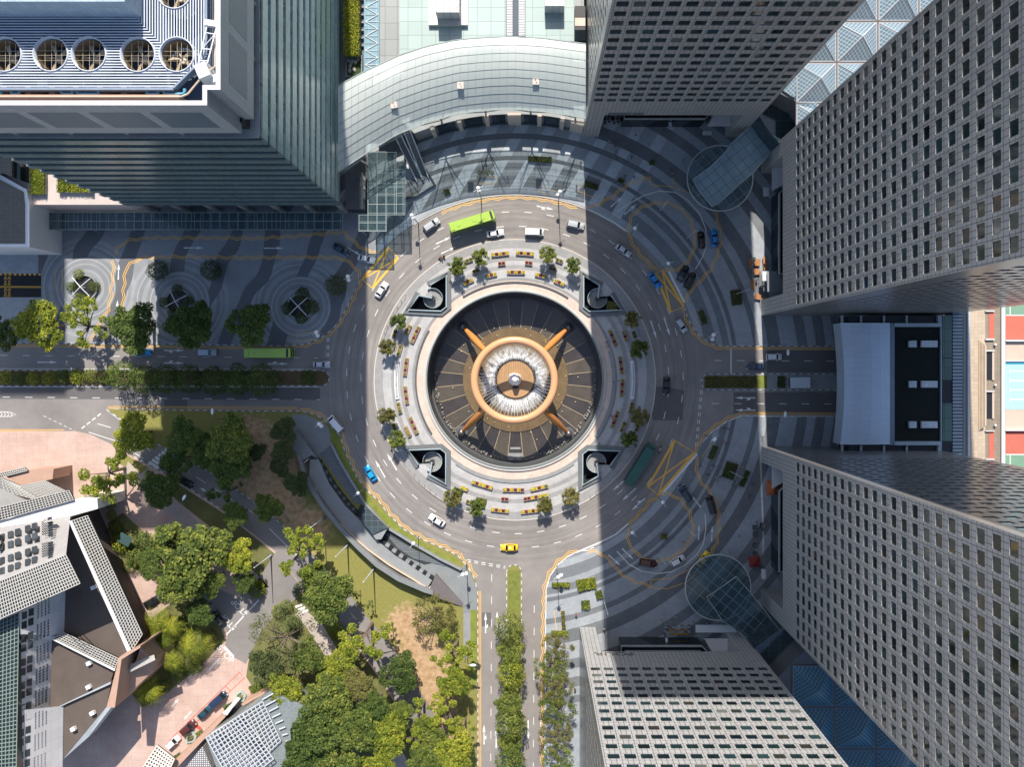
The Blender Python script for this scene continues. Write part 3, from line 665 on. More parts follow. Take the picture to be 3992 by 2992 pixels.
def tower(label, corner, u, n, side, sdir, depth=42.0, width=618*S, side_first=Z1, sign=None):
    """corner: plan px where the seen front face starts, running along u; n faces the fountain; side 0 or 1: which end wall shows"""
    o = G(*corner)
    root = thing('office_tower', label, 'tower', (o.x+u[0]*width/2-n[0]*depth/2, o.y+u[1]*width/2-n[1]*depth/2, 0), group='stone office towers round the fountain')
    wins = []; mb = MB(); leg = 4.2
    facade(mb, wins, (o.x, o.y), u, n, width, 14, OPEN_H, TOP_H, Z1, FLO, 40, 2.08, 1.98, pitch=2.92, opening=None)
    # back, far end and soffit of the shaft, plain walls
    def c3(s, d, z): return (o.x+u[0]*s-n[0]*d, o.y+u[1]*s-n[1]*d, z)
    far = 0.0 if side == 1 else width
    def Qd(a, b, c, d):
        v = (Vector(b)-Vector(a)).cross(Vector(d)-Vector(a)); ctr = (Vector(a)+Vector(c))/2; out = ctr-Vector((root.location.x, root.location.y, 100))
        if abs(v.normalized().z) > 0.9: out = Vector((0, 0, 1 if a[2] > 100 else -1))
        mb.quad(*((a, b, c, d) if v.dot(out) > 0 else (d, c, b, a)))
    Qd(c3(far, 0, 0), c3(far, depth, 0), c3(far, depth, TOP_H), c3(far, 0, TOP_H)); Qd(c3(0, depth, 0), c3(width, depth, 0), c3(width, depth, TOP_H), c3(0, depth, TOP_H))
    Qd(c3(leg, 0, OPEN_H), c3(width-leg, 0, OPEN_H), c3(width-leg, depth, OPEN_H), c3(leg, depth, OPEN_H)); Qd(c3(0, 0, TOP_H), c3(width, 0, TOP_H), c3(width, depth, TOP_H), c3(0, depth, TOP_H))
    wpart(mb, 'wall', tower_m, root)
    for s0 in (0.0, width-leg):
        lb = MB(); a, b = c3(s0, 0.0, 0), c3(s0+leg, 7.0, 0)
        if side == (0 if s0 == 0 else 1):  # the end wall carries on down this leg: keep the leg's outer face just inside it
            e = 0.02; a = c3(s0+(e if s0 == 0 else 0), 0.0, 0); b = c3(s0+leg-(0 if s0 == 0 else e), 7.0, 0)
        lb.box(a[0], a[1], 0.1, b[0], b[1], OPEN_H+0.02 if False else OPEN_H); wpart(lb, 'leg', tower_m, root)
    sb = MB(); sw = []; so = c3(0 if side == 0 else width, 0.0, 0)
    su = (-n[0], -n[1]); sn = tuple(-k for k in u) if side == 0 else u
    facade(sb, sw, so, su, sn, depth, 13, 0.0, TOP_H, Z1, FLO, 40, 2.05, 1.86, pitch=2.92)
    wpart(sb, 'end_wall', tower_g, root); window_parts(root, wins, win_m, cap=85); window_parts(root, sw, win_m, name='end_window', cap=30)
    # the recessed lobby under the shaft, its low roof and the pale paving beside it
    lb = MB(); pts = [c3(s, d, 0)[:2] for s, d in ((leg+6, 2.6), (width-leg-6.5, 2.6), (width-leg-3.5, 6), (width-leg-3.5, 16), (leg+6, 16))]
    lb.prism(pts, 0.13, 6.2); wpart(lb, 'lobby', lobby_g, root)
    rb = MB(); rb.prism([c3(s, d, 0)[:2] for s, d in ((leg+7, 4.0), (width-leg-7, 4.0), (width-leg-5, 7), (width-leg-5, 16), (leg+7, 16))], 6.2, 6.6)
    rb.wall([c3(s, d, 0)[:2] for s, d in ((leg+6.1, 15.8), (leg+6.1, 2.8), (width-leg-6.6, 2.8), (width-leg-3.8, 6), (width-leg-3.8, 15.8))], 0.35, 6.2, 6.9)
    wpart(rb, 'lobby_roof', roof_m, root)
    fb = MB(); fb.prism([c3(s, d, 0)[:2] for s, d in ((width-leg-6, 1.0), (width-leg-0.05, 1.0), (width-leg-0.05, 12), (width-leg-3.3, 12), (width-leg-3.3, 5.8))], 6.2, 6.5)
    wpart(fb, 'pale_canopy', M('pale_canopy_skin', (0.55, 0.55, 0.56), 0.6, 0.08), root)
    return root, c3
T1, c1 = tower('dark shaded stone office tower at the top, touching the right end of the curved roof', (2270, 534), (1, 0), (0, -1), 0, 1)
T2, c2 = tower('dark stone office tower along the upper right edge, its facade covered in narrow windows', (2967, 1232), (0, 1), (-1, 0), 0, 1, depth=46.0)
T3, c3_ = tower('pale grey stone office tower along the lower right edge, beside the orange umbrella', (2967, 2359), (0, 1), (-1, 0), 1, 1)
T4, c4 = tower('sunlit cream stone office tower at the bottom with the word FOUR on its face', (2259, 2446), (1, 0), (0, 1), 0, 1)
sg = text_mesh('sign', 'FOUR', 2.9, M('sign_metal', (0.10, 0.095, 0.09), 0.4, 0.1), 0.05)
sg.parent = T4; CH.setdefault(T4.name, []).append(sg); p = P(2404, 2555, 20.3); sg.rotation_euler = (R(90), 0, R(180)); sg.scale = (1.25, 1, 1)
sg.location = Vector((G(2364, 2446).x, G(2364, 2446).y+0.06, 20.3))-T4.location
sp = MB(); a = G(2342, 534); sp.box(a.x, a.y-0.10, 19.0, a.x+5.6, a.y-0.004, 20.6); sp.box(a.x+5.9, a.y-0.10, 19.2, a.x+8.6, a.y-0.004, 20.6); wpart(sp, 'sign', M('dark_sign', (0.13, 0.14, 0.15), 0.5), T1)
# ---------------------------------------------------------------- glass pyramids between the towers
def m_diag(name, glass, bar, per=0.98, rough=0.12):
    g = NG(name); p = g.pos(); x, y, z = g.xyz(p)
    a = g.line(g.math('ADD', g.math('ADD', x, y), 1000), per, 0.13); b = g.line(g.math('ADD', g.math('SUBTRACT', x, y), 1000), per, 0.13)
    j = g.math('MAXIMUM', a, b); n = g.noise(p, 0.7, 3)
    c = g.mix(j, g.mix(n, tuple(v*0.7 for v in glass), tuple(v*1.3 for v in glass)), bar)
    g.fin(c, g.math('ADD', g.math('MULTIPLY', j, 0.4), rough), 0, 0.8); return g.mat
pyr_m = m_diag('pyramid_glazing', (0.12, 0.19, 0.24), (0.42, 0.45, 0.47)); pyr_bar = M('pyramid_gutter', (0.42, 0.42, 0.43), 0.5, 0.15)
pyr_d = m_diag('shaded_pyramid_glazing', (0.030, 0.105, 0.16), (0.16, 0.25, 0.31))  # same glazing and bars as the other roof, shade put into a darker blue
def atrium(label, gx, gy, cell, h, clip, mat, gut, base_pts, top=3.4, bar_m=None, extra=()):
    """gx, gy: plan px of one crossing of the grid (already at height h); clip says which cells to build"""
    c0 = G(*base_pts[0]); root = thing('atrium_roof', label, 'glass roof', (c0.x, c0.y, 0), group='glass pyramid roofs between the towers')
    bb = MB(); bb.prism(W(base_pts), 0.1, h-0.35); wpart(bb, 'wall', granite, root)
    gm = MB()
    for (i, j) in clip:
        x0, y0 = gx+i*cell, gy+j*cell; a = G(x0, y0); b = G(x0+cell, y0+cell); m = ((a.x+b.x)/2, (a.y+b.y)/2, h+top); w = 0.28
        cs = [(a.x+w, b.y+w, h), (b.x-w, b.y+w, h), (b.x-w, a.y-w, h), (a.x+w, a.y-w, h)]
        pm = MB()
        for k in range(4): pm.quad(cs[k], cs[(k+1) % 4], m)
        o = wpart(pm, 'pyramid', mat, root)
        rb = MB()
        for k in range(4): rb.tube(cs[k], m, 0.11, 0.11, 5)
        for k in range(4): rb.tube(cs[k], cs[(k+1) % 4], 0.11, 0.11, 5)
        wpart(rb, 'ridge_bar', bar_m or pyr_bar, o)
        gm.box(a.x, a.y, h-0.3, b.x, b.y, h-0.02)
    wpart(gm, 'gutter', gut, root)
    for tri in extra:
        em = MB(); w_ = [P(*p, h) for p in tri]; em.prism([(p.x, p.y) for p in w_], h-0.6, [h+0.05, h+1.6, h+0.4, h+0.05][:len(w_)]); wpart(em, 'pyramid', mat, root)
    return root
AH = 25.0; ak = (CAM_H-AH)/CAM_H
def pl(px, py, h): k = (CAM_H-h)/CAM_H; return (NX+(px-NX)*k, NY+(py-NY)*k)
gx, gy = pl(3262, 243, AH); cell = 160*ak
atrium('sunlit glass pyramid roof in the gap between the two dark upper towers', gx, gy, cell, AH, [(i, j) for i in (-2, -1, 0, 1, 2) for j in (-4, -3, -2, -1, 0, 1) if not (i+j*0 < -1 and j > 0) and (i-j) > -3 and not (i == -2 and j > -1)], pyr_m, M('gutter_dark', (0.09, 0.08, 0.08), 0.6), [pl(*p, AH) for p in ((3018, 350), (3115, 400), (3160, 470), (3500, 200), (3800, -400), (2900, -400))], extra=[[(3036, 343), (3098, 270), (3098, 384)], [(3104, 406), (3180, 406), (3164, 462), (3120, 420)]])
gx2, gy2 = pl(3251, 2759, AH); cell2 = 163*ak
atrium('shaded dark blue glass pyramid roof between the cream tower and the grey tower', gx2, gy2, cell2, AH, [(i, j) for i in (-2, -1, 0, 1, 2, 3) for j in (-2, -1, 0, 1, 2, 3) if (i-j) < 3 and not (j < -1 and i < 0) and not (i == -2 and j < 0)], pyr_d, M('gutter_dark', (0.09, 0.08, 0.08)), [pl(*p, AH) for p in ((3030, 2650), (3140, 2540), (3300, 2600), (3700, 3050), (3500, 3400), (3000, 3400))], bar_m=M('shaded_bar', (0.13, 0.20, 0.26), 0.4))
# ---------------------------------------------------------------- link blocks and the round glass canopies at the tower corners
can_g = None
def m_canopy(name, rgb, alpha, per, barc, rough=0.08):
    g = NG(name); p = g.pos(); ob = g.obj(); x, y, z = g.xyz(ob)
    j = g.math('MAXIMUM', g.line(g.math('ADD', x, 100*per), per, 0.15), g.line(g.math('ADD', y, 100*per), per, 0.15)); n = g.noise(p, 0.25, 3)
    g.fin(g.mix(j, g.mix(n, tuple(v*0.6 for v in rgb), tuple(v*1.4 for v in rgb)), barc), rough, 0, 0.6)
    t = g.n.new('ShaderNodeBsdfTransparent'); t.inputs[0].default_value = (0.80, 0.90, 0.92, 1); mx = g.n.new('ShaderNodeMixShader')
    g.link(g.math('MAXIMUM', g.math('MULTIPLY', j, 0.85), alpha), mx.inputs[0]); g.link(t.outputs[0], mx.inputs[1]); g.link(g.b.outputs[0], mx.inputs[2]); g.link(mx.outputs[0], g.out.inputs[0])
    return g.mat
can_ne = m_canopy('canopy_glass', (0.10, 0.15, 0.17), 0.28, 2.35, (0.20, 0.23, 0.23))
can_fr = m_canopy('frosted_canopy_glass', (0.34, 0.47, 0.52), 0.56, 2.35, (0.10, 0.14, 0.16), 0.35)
can_se = m_canopy('shaded_canopy_glass', (0.045, 0.085, 0.105), 0.32, 2.3, (0.16, 0.19, 0.19))  # canopy glass again, with the shade put into its colour
def canopy(label, cpx, r_px, h, az, deck, deck_mat, disc_mat, posts):
    kx = pl(*cpx, h); c = G(*kx); rr = r_px*(CAM_H-h)/CAM_H*S
    root = thing('glass_canopy', label, 'canopy', (c.x, c.y, 0), group='round glass canopies at the drop-off loops')
    d = MB(); n = 56; pts = [(rr*math.cos(2*math.pi*i/n), rr*math.sin(2*math.pi*i/n)) for i in range(n)]; d.prism(pts, h-0.08, h)
    o = d.build('roof_disc', disc_mat, root); o.rotation_euler = (0, 0, R(az)); 
    rm_ = MB(); rm_.wall(pts, 0.22, h-0.25, h+0.12, True); rm_.build('rim', steel, root)
    dk = MB(); dk.prism([(p.x-c.x, p.y-c.y) for p in [P(*q, h+0.5) for q in deck]], h+0.42, h+0.5)
    # turn the deck's own axes along the canopy so that its glazing follows it
    dk.v = [tuple(Matrix.Rotation(R(-az), 3, 'Z') @ Vector(v)) for v in dk.v]
    o2 = dk.build('roof_deck', deck_mat, root); o2.rotation_euler = (0, 0, R(az))
    eb = MB(); dp = [P(*q, h+0.5) for q in deck]; eb.wall([(p.x-c.x, p.y-c.y) for p in dp], 0.16, h+0.3, h+0.62, True); eb.build('edge_frame', steel, root)
    bm_ = MB()
    a = R(az+90)
    for s in (-1, 1):
        ca, sa = math.cos(a), math.sin(a); ux, uy = math.cos(R(az)), math.sin(R(az))
        bm_.tube((ux*s*0.5+ca*-rr*0.9, uy*s*0.5+sa*-rr*0.9, h-0.5), (ux*s*0.5+ca*rr*0.9, uy*s*0.5+sa*rr*0.9, h-0.5), 0.28, 0.28, 6)
    bm_.build('beam', granite_l, root)
    for p in posts:
        q = P(*p, h); pb = MB(); pb.tube((q.x-c.x, q.y-c.y, 0.13), (q.x-c.x, q.y-c.y, h-0.1), 0.3, 0.25, 10); pb.build('post', steel, root)
    return root
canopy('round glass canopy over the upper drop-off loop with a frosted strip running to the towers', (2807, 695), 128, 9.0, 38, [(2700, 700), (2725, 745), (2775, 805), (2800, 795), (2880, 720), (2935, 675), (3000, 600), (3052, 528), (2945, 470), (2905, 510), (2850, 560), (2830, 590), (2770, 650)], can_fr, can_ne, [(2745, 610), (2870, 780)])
canopy('round shaded dark glass canopy over the lower drop-off loop with a strip running to the towers', (2799, 2292), 128, 9.0, -40, [(2755, 2330), (2815, 2420), (2885, 2470), (2970, 2535), (3045, 2470), (2995, 2400), (2925, 2312), (2870, 2250)], can_se, can_se, [(2715, 2320), (2870, 2190)])
link_m = m_panel('link_glazing', (0.02, 0.035, 0.042), 2.6, 2.6, 0.10, 0.1, 2.2, 0, 0.3, spec=0.8)
for lab, pts, gut in (('dark glazed link block between the upper canopy and the pyramid roof', [(2940, 420), (3000, 380), (3060, 360), (3150, 465), (3100, 505), (3040, 560), (2990, 500)], [(3085, 405), (3107, 400), (3140, 455), (3150, 485), (3125, 495)]),
                      ('dark glazed link block between the lower canopy and the blue pyramid roof', [(2940, 2530), (3060, 2440), (3150, 2540), (3030, 2660), (2985, 2610)], [(3000, 2615), (3055, 2580), (3085, 2560), (3110, 2515), (3122, 2525), (3095, 2575), (3010, 2632)])):
    H_ = 17.0; w = [P(*p, H_) for p in pts]; r = thing('link_block', lab, 'building', (w[0].x, w[0].y, 0))
    b = MB(); b.prism([(p.x, p.y) for p in w], 0.1, H_); wpart(b, 'wall', link_m, r)
    gb = MB(); gb.prism([tuple(P(*p, H_+.5)[:2]) for p in gut], H_, H_+0.5); wpart(gb, 'gutter', granite_l, r)
# ================================================================ GLASS TOWER, UPPER LEFT
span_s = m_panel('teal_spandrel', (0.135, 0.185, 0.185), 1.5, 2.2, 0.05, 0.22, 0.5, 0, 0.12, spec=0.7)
span_e = m_panel('bounce_lit_spandrel', (0.31, 0.435, 0.42), 1.5, 2.2, 0.05, 0.2, 0.5, 0, 0.16, spec=0.7)  # same cladding on the east face, light reflected onto it put into the colour
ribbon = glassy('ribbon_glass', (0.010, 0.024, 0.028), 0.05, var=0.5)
crown_m = m_panel('crown_cladding', (0.30, 0.345, 0.375), 1.4, 1.4, 0.05, 0.45, 0.6, 0, 0.1)
slate = m_panel('slate_panel', (0.125, 0.17, 0.215), 0.55, 30.0, 0.06, 0.4, 0.55, 0, 0.1)
gx0, gx1, gy1, gy0 = 593, 1375, 843, -700
H0, H1, HC0, HC1 = 15.0, 73.5, 76.4, 91.2
t5c = G(gx1, gy1)
T5 = thing('glass_tower', 'teal glass office tower with banded floors and five big cooling fans on its roof', 'tower', (G(984, 400).x, G(984, 400).y, 0))
A = G(gx0, gy1); B = G(gx1, gy1); Cn = G(gx1, gy0); NF = 13; fh = (H1-H0)/NF; ins = 0.35
bm1 = MB(); bm2 = MB()
core = MB(); core.box(A.x+ins, A.y+ins, H0+0.1, B.x-ins, Cn.y-1, H1-0.2); wpart(core, 'core', dark_m, T5)
for i in range(NF):
    z = H0+i*fh
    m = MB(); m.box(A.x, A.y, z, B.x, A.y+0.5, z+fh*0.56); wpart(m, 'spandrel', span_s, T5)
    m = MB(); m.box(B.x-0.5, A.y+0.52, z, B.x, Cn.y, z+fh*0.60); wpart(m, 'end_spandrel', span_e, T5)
    m = MB()
    n = 36
    for k in range(n):
        x0 = A.x+0.5+(B.x-A.x-1.0)*k/n; x1 = A.x+0.5+(B.x-A.x-1.0)*(k+1)/n
        m.quad((x0+.04, A.y+0.3, z+fh*.56), (x1-.04, A.y+0.3, z+fh*.56), (x1-.04, A.y+0.3, z+fh), (x0+.04, A.y+0.3, z+fh))
    wpart(m, 'window_band', ribbon, T5)
    m = MB(); n = 70
    for k in range(n):
        y0 = A.y+0.6+(Cn.y-A.y-1.0)*k/n; y1 = A.y+0.6+(Cn.y-A.y-1.0)*(k+1)/n
        m.quad((B.x-0.28, y0+.04, z+fh*.60), (B.x-0.28, y1-.04, z+fh*.60), (B.x-0.28, y1-.04, z+fh), (B.x-0.28, y0+.04, z+fh))
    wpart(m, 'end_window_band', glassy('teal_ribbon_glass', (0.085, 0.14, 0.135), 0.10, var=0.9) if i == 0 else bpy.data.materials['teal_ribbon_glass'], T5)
m = MB(); m.box(A.x, A.y, H1-0.18, B.x, Cn.y, H1+0.02); wpart(m, 'terrace', granite_l, T5)
m = MB(); m.box(A.x+0.0, A.y+0.0, H0-0.8, B.x, Cn.y, H0-0.004); wpart(m, 'soffit', granite, T5)
m = MB(); m.box(A.x+3.5, A.y+4.5, 0.1, B.x-4.5, Cn.y, H0-0.82); wpart(m, 'lobby', lobby_g, T5)
for k in range(7):
    m = MB(); x = A.x+1.5+(B.x-A.x-3)*k/6; m.tube((x, A.y+1.2, 0.1), (x, A.y+1.2, H0-0.82), 0.7, 0.7, 12); wpart(m, 'column', granite_l, T5)
m = MB(); m.box(A.x+1.6, A.y+1.6, H1+0.02, B.x-1.6, Cn.y, HC0+1); wpart(m, 'recess', dark_m, T5)
# crown: a hollow ring of wall with a notched corner, panels sunk in its faces
nt = G(1345, 808); t_ = 0.72
cr = MB()
outer = [(A.x, A.y), (nt.x, A.y), (nt.x, nt.y), (B.x, nt.y), (B.x, Cn.y), (A.x, Cn.y)]
inner = [(A.x+t_, A.y+t_), (nt.x-t_, A.y+t_), (nt.x-t_, nt.y+t_), (B.x-t_, nt.y+t_), (B.x-t_, Cn.y-t_), (A.x+t_, Cn.y-t_)]
n = 6
cr.add([(x, y, HC0) for x, y in outer]+[(x, y, HC1-0.06) for x, y in outer]+[(x, y, HC0) for x, y in inner]+[(x, y, HC1-0.06) for x, y in inner],
       [[i, (i+1) % n, n+(i+1) % n, n+i] for i in range(n)]+[[2*n+(i+1) % n, 2*n+i, 3*n+i, 3*n+(i+1) % n] for i in range(n)]+[[(i+1) % n, i, 2*n+i, 2*n+(i+1) % n] for i in range(n)])
wpart(cr, 'crown', crown_m, T5)
cp = MB()
cp.add([(x, y, HC1-0.06) for x, y in outer]+[(x, y, HC1) for x, y in outer]+[(x, y, HC1-0.06) for x, y in inner]+[(x, y, HC1) for x, y in inner],
       [[n+i, n+(i+1) % n, 3*n+(i+1) % n, 3*n+i] for i in range(n)]+[[i, (i+1) % n, n+(i+1) % n, n+i] for i in range(n)]+[[2*n+(i+1) % n, 2*n+i, 3*n+i, 3*n+(i+1) % n] for i in range(n)])
wpart(cp, 'parapet', m_panel('white_parapet', (0.56, 0.56, 0.585), 1.0, 1.0, 0.05, 0.5, 0.7, 0, 0.06), T5)
pit = 9.6; xk = nt.x-2.2
while xk-pit > A.x:
    m = MB(); m.box(xk-pit+1.4, A.y-0.03, HC0+3.2, xk-0.2, A.y+0.2, HC1-3.6); wpart(m, 'crown_panel', slate, T5)
    m = MB(); m.tube((xk-pit+0.6, A.y+0.9, HC0+0.3), (xk-pit+0.6, A.y+0.9, H1), 0.45, 0.45, 8); wpart(m, 'strut', granite_l, T5); xk -= pit
yk = nt.y+2.0
while yk+pit < Cn.y:
    m = MB(); m.box(B.x-0.2, yk+0.2, HC0+3.2, B.x+0.03, yk+pit-1.4, HC1-3.6); wpart(m, 'crown_panel', slate, T5)
    m = MB(); m.tube((B.x-0.9, yk+pit-0.6, HC0+0.3), (B.x-0.9, yk+pit-0.6, H1), 0.45, 0.45, 8); wpart(m, 'strut', granite_l, T5); yk += pit
# roof deck, louvres, fans (photo pixels of the roof view, 2.458 to one)
RZ = 88.2; q = 1/2.458
def RP(x, y, h=RZ): return P(x*q, y*q, h)
m = MB(); m.prism([inner[i] for i in range(6)], 84.2, 84.6); wpart(m, 'roof', M('roof_deck_blue', (0.055, 0.085, 0.135), 0.7, 0.3, 0.4), T5)
lv = MB(); step = 26
fans = [(35, 515), (480, 512), (845, 512), (1315, 517), (1690, 517), (1665, -90)]
def cuts(a0, a1, fixed, horiz):
    """spans of a louvre left when the fan openings are taken out"""
    sp = [(a0, a1)]
    for fx, fy in fans:
        d = abs((fy if horiz else fx)-fixed)
        if d < 160:
            hw = math.sqrt(160*160-d*d); c = fx if horiz else fy; ns = []
            for s, e in sp:
                if c+hw <= s or c-hw >= e: ns.append((s, e)); continue
                if c-hw > s: ns.append((s, c-hw))
                if c+hw < e: ns.append((c+hw, e))
            sp = ns
    return sp
y = 68
while y < 835:
    xe = min(1200+(y-60), 1970, 1660+(840-y)+10)
    for s, e in cuts(-1500, xe, y, True):
        a = RP(s, y); b = RP(e, y); lv.box(a.x, a.y-0.09, RZ-0.12, b.x, b.y+0.08, RZ)
    y += step
x = 1226
while x < 1985:
    ye = min(60+(x-1200), 840-(x-1660) if x > 1660 else 2000)
    for s, e in cuts(-1500, ye, x, False):
        a = RP(x, s); b = RP(x, e); lv.box(a.x-0.08, a.y, RZ-0.12, b.x+0.09, b.y, RZ)
    x += step
wpart(lv, 'louvre', M('louvre_blade', (0.52, 0.57, 0.65), 0.45, 0.08, 0.5), T5)
m = MB()
for yy in (845,): a = RP(-1500, yy); b = RP(1660, yy); m.box(a.x, a.y-0.25, RZ-1.2, b.x, a.y+0.15, RZ+0.05)
m.wall([RP(1660, 840)[:2], RP(1975, 530)[:2], RP(1980, -800)[:2]], 0.3, RZ-1.2, RZ+0.05); wpart(m, 'louvre_frame', M('frame_blue_grey', (0.20, 0.25, 0.32), 0.5), T5)
bronze = M('fan_bronze', (0.30, 0.225, 0.145), 0.4, 0.25, 0.6, 0.4); fan_b = M('fan_blade', (0.36, 0.29, 0.20), 0.4, 0.2)
for fx, fy in fans:
    c = RP(fx, fy, 88.35); c.z = -0.85; r = 167*q*(CAM_H-88.35)/CAM_H*S
    m = MB(); m.lathe([(r-0.10, 86.2), (r-0.10, 89.2), (r+0.06, 89.2), (r+0.06, 86.2)], 40, c); o = wpart(m, 'cooling_fan', M('fan_shroud', (0.50, 0.53, 0.57), 0.4, 0.1), T5, True)
    m = MB(); m.lathe([(r-0.12, 86.1), (r*0.88, 86.1), (r*0.88, 88.6), (r*0.80, 86.15)], 40, c); wpart(m, 'throat', bronze, o)
    m = MB()
    for k in range(5):
        a = 2*math.pi*k/5+0.6; ca, sa = math.cos(a), math.sin(a)
        m.add([(c.x+ca*0.3-sa*0.12, c.y+sa*0.3+ca*0.12, 86.50), (c.x+ca*0.3+sa*0.12, c.y+sa*0.3-ca*0.12, 86.40), (c.x+ca*r*.78+sa*0.34, c.y+sa*r*.78-ca*0.34, 86.35), (c.x+ca*r*.78-sa*0.34, c.y+sa*r*.78+ca*0.34, 86.60),
               (c.x+ca*0.3-sa*0.12, c.y+sa*0.3+ca*0.12, 86.42), (c.x+ca*0.3+sa*0.12, c.y+sa*0.3-ca*0.12, 86.32), (c.x+ca*r*.78+sa*0.34, c.y+sa*r*.78-ca*0.34, 86.27), (c.x+ca*r*.78-sa*0.34, c.y+sa*r*.78+ca*0.34, 86.52)], [[3,2,1,0],[4,5,6,7],[0,1,5,4],[1,2,6,5],[2,3,7,6],[3,0,4,7]])
    wpart(m, 'blades', fan_b, o)
    m = MB(); m.lathe([(0.01, 86.8), (0.55, 86.75), (0.62, 86.3), (0.62, 86.15)], 14, c); wpart(m, 'hub', M('fan_hub', (0.62, 0.58, 0.52), 0.4), o)
    m = MB(); rr = r*0.86
    for t in (-0.5, -0.06, 0.22, 0.62):
        h_ = math.sqrt(1-t*t)*rr; m.tube((c.x+t*rr, c.y-h_, 87.7), (c.x+t*rr, c.y+h_, 87.7), 0.03, 0.03, 5)
    for t in (-0.35, 0.0, 0.3): h_ = math.sqrt(1-t*t)*rr; m.tube((c.x-h_, c.y+t*rr, 87.67), (c.x+h_, c.y+t*rr, 87.67), 0.022, 0.022, 5)
    wpart(m, 'grille', M('grille_brass', (0.50, 0.43, 0.30), 0.4), o)
m = MB(); a = P(-700, -300, 93.5); b = P(486, 5, 93.5); m.box(a.x, b.y, 86, b.x, a.y, 93.5); wpart(m, 'plant_room', m_panel('plant_room_skin', (0.33, 0.42, 0.50), 1.1, 1.1, 0.05, 0.5, 0.6), T5)
m = MB(); a = P(-700, 905*q, 88); b = P(800, 970*q, 88); m.box(a.x, b.y, 84.65, b.x-4, a.y, 88.0); wpart(m, 'walkway', M('roof_walkway', (0.40, 0.235, 0.16), 0.7, 0.25, 0.5), T5)
m = MB(); m.path([P(-700, 925*q, 88.3), P(1740*q, 925*q, 88.3), P(1800*q, 900*q, 88.3), P(1950*q, 720*q, 88.3), P(2060*q, 640*q, 88.3), P(2065*q, -300, 88.3)], [0.16]*6, 6); wpart(m, 'crane_rail', M('rail_tan', (0.55, 0.43, 0.33), 0.5), T5)
pipe_m = M('blue_pipe', (0.10, 0.33, 0.48), 0.35)
for x0, x1 in ((590, 700), (740, 950), (1410, 1520), (1570, 1770), (110, 190), (-80, 20)):
    m = MB(); m.path([P(x0*q, 850*q, 87.4), P(x0*q, 885*q, 87.4), P((x0+18)*q, 900*q, 87.4), P((x1-14)*q, 900*q, 87.4), P(x1*q, 885*q, 87.4), P(x1*q, 850*q, 87.4)], [0.26]*6, 7); wpart(m, 'pipe', pipe_m, T5)
for x in range(-200, 1700, 115):
    m = MB(); a = P(x*q, 868*q, 87); m.box(a.x-0.4, a.y-0.8, 84.65, a.x+0.5, a.y+0.8, 86.9); wpart(m, 'equipment', M('roof_equipment', (0.06, 0.05, 0.05), 0.6) if x % 2 else M('roof_equipment_pale', (0.33, 0.28, 0.25), 0.6), T5)
# window-cleaning crane parked on the roof corner
a = P(1960*q, 690*q, 88); bmu = thing('maintenance_crane', 'white window-cleaning crane parked beside the corner of the glass tower roof', 'crane', (a.x, a.y, 86.0))
m = MB(); m.rbox(a.x, a.y, 86.0, 89.0, 1.1, 1.3, 0.4, 0.85); wpart(m, 'body', white_m, bmu)
m = MB(); m.rbox(a.x+1.7, a.y-0.9, 86.0, 88.0, 0.9, 0.7, 0.2, 0.8); wpart(m, 'winch', white_m, bmu)
m = MB()
L0, L1 = RP(1905, 600, 89), RP(1990, 215, 89); R0, R1 = RP(1990, 600, 89), RP(2082, 235, 89)
m.tube(L0, L1, 0.14, 0.12, 6); m.tube(R0, R1, 0.14, 0.12, 6)
for t in (0.05, 0.35, 0.75, 1.0): m.tube(L0.lerp(L1, t), R0.lerp(R1, t), 0.09, 0.09, 5)
m.tube(L0.lerp(L1, .35), R0.lerp(R1, .75), 0.07, 0.07, 5); m.tube(L0, a+Vector((0, 0, 88.5-88)), 0.15, 0.15, 6); m.tube(R0, a+Vector((0, 0, .5)), 0.15, 0.15, 6); wpart(m, 'jib', white_m, bmu)
m = MB(); a2 = RP(2035, 225, 89); m.rbox(a2.x, a2.y, 88.4, 89.3, 1.2, 0.45, -0.15); wpart(m, 'cradle', white_m, bmu)

# ---------------------------------------------------------------- buildings at the left edge
DK = 12.5
wb = thing('podium_block', 'low block at the left edge with brown glass roofs and a garden deck', 'building', tuple(pl(60, 800, DK)) and (P(60, 800, DK).x, P(60, 800, DK).y, 0))
m = MB(); m.prism([tuple(P(*p, DK)[:2]) for p in ((-600, 520), (560, 520), (560, 760), (480, 798), (100, 798), (-600, 798))], 0.1, DK-0.05); wpart(m, 'deck', M('deck_paving', (0.50, 0.43, 0.39), 0.7, 0.12, 0.5), wb)
m = MB(); m.prism([tuple(P(*p, 14.2)[:2]) for p in ((-600, 640), (0, 680), (103, 738), (114, 795), (114, 963), (-600, 963))], 0.1, 14.2); wpart(m, 'wall', white_m, wb)
brown_gl = m_panel('brown_glass_roof', (0.115, 0.105, 0.085), 1.1, 1.1, 0.06, 0.25, 0.6, 0, 0.15)
m = MB(); m.prism([tuple(P(*p, 14.3)[:2]) for p in ((-600, 668), (0, 700), (92, 748), (97, 800), (97, 950), (-600, 950))], 14.2, 14.35); wpart(m, 'roof', brown_gl, wb)
m = MB(); m.prism([tuple(P(*p, 17)[:2]) for p in ((-600, 560), (0, 594), (46, 616), (46, 690), (0, 670), (-600, 620))], DK, 17); wpart(m, 'upper_roof', brown_gl, wb)
m = MB(); m.prism([tuple(P(*p, 16)[:2]) for p in ((50, 622), (78, 634), (78, 702), (50, 690))], DK, 16); wpart(m, 'glass_wall', lobby_g, wb)
farl = thing('office_block', 'plain tall office block beyond the left edge whose shadow crosses the road', 'tower', (G(-100, -600).x, G(-100, -600).y, 0))
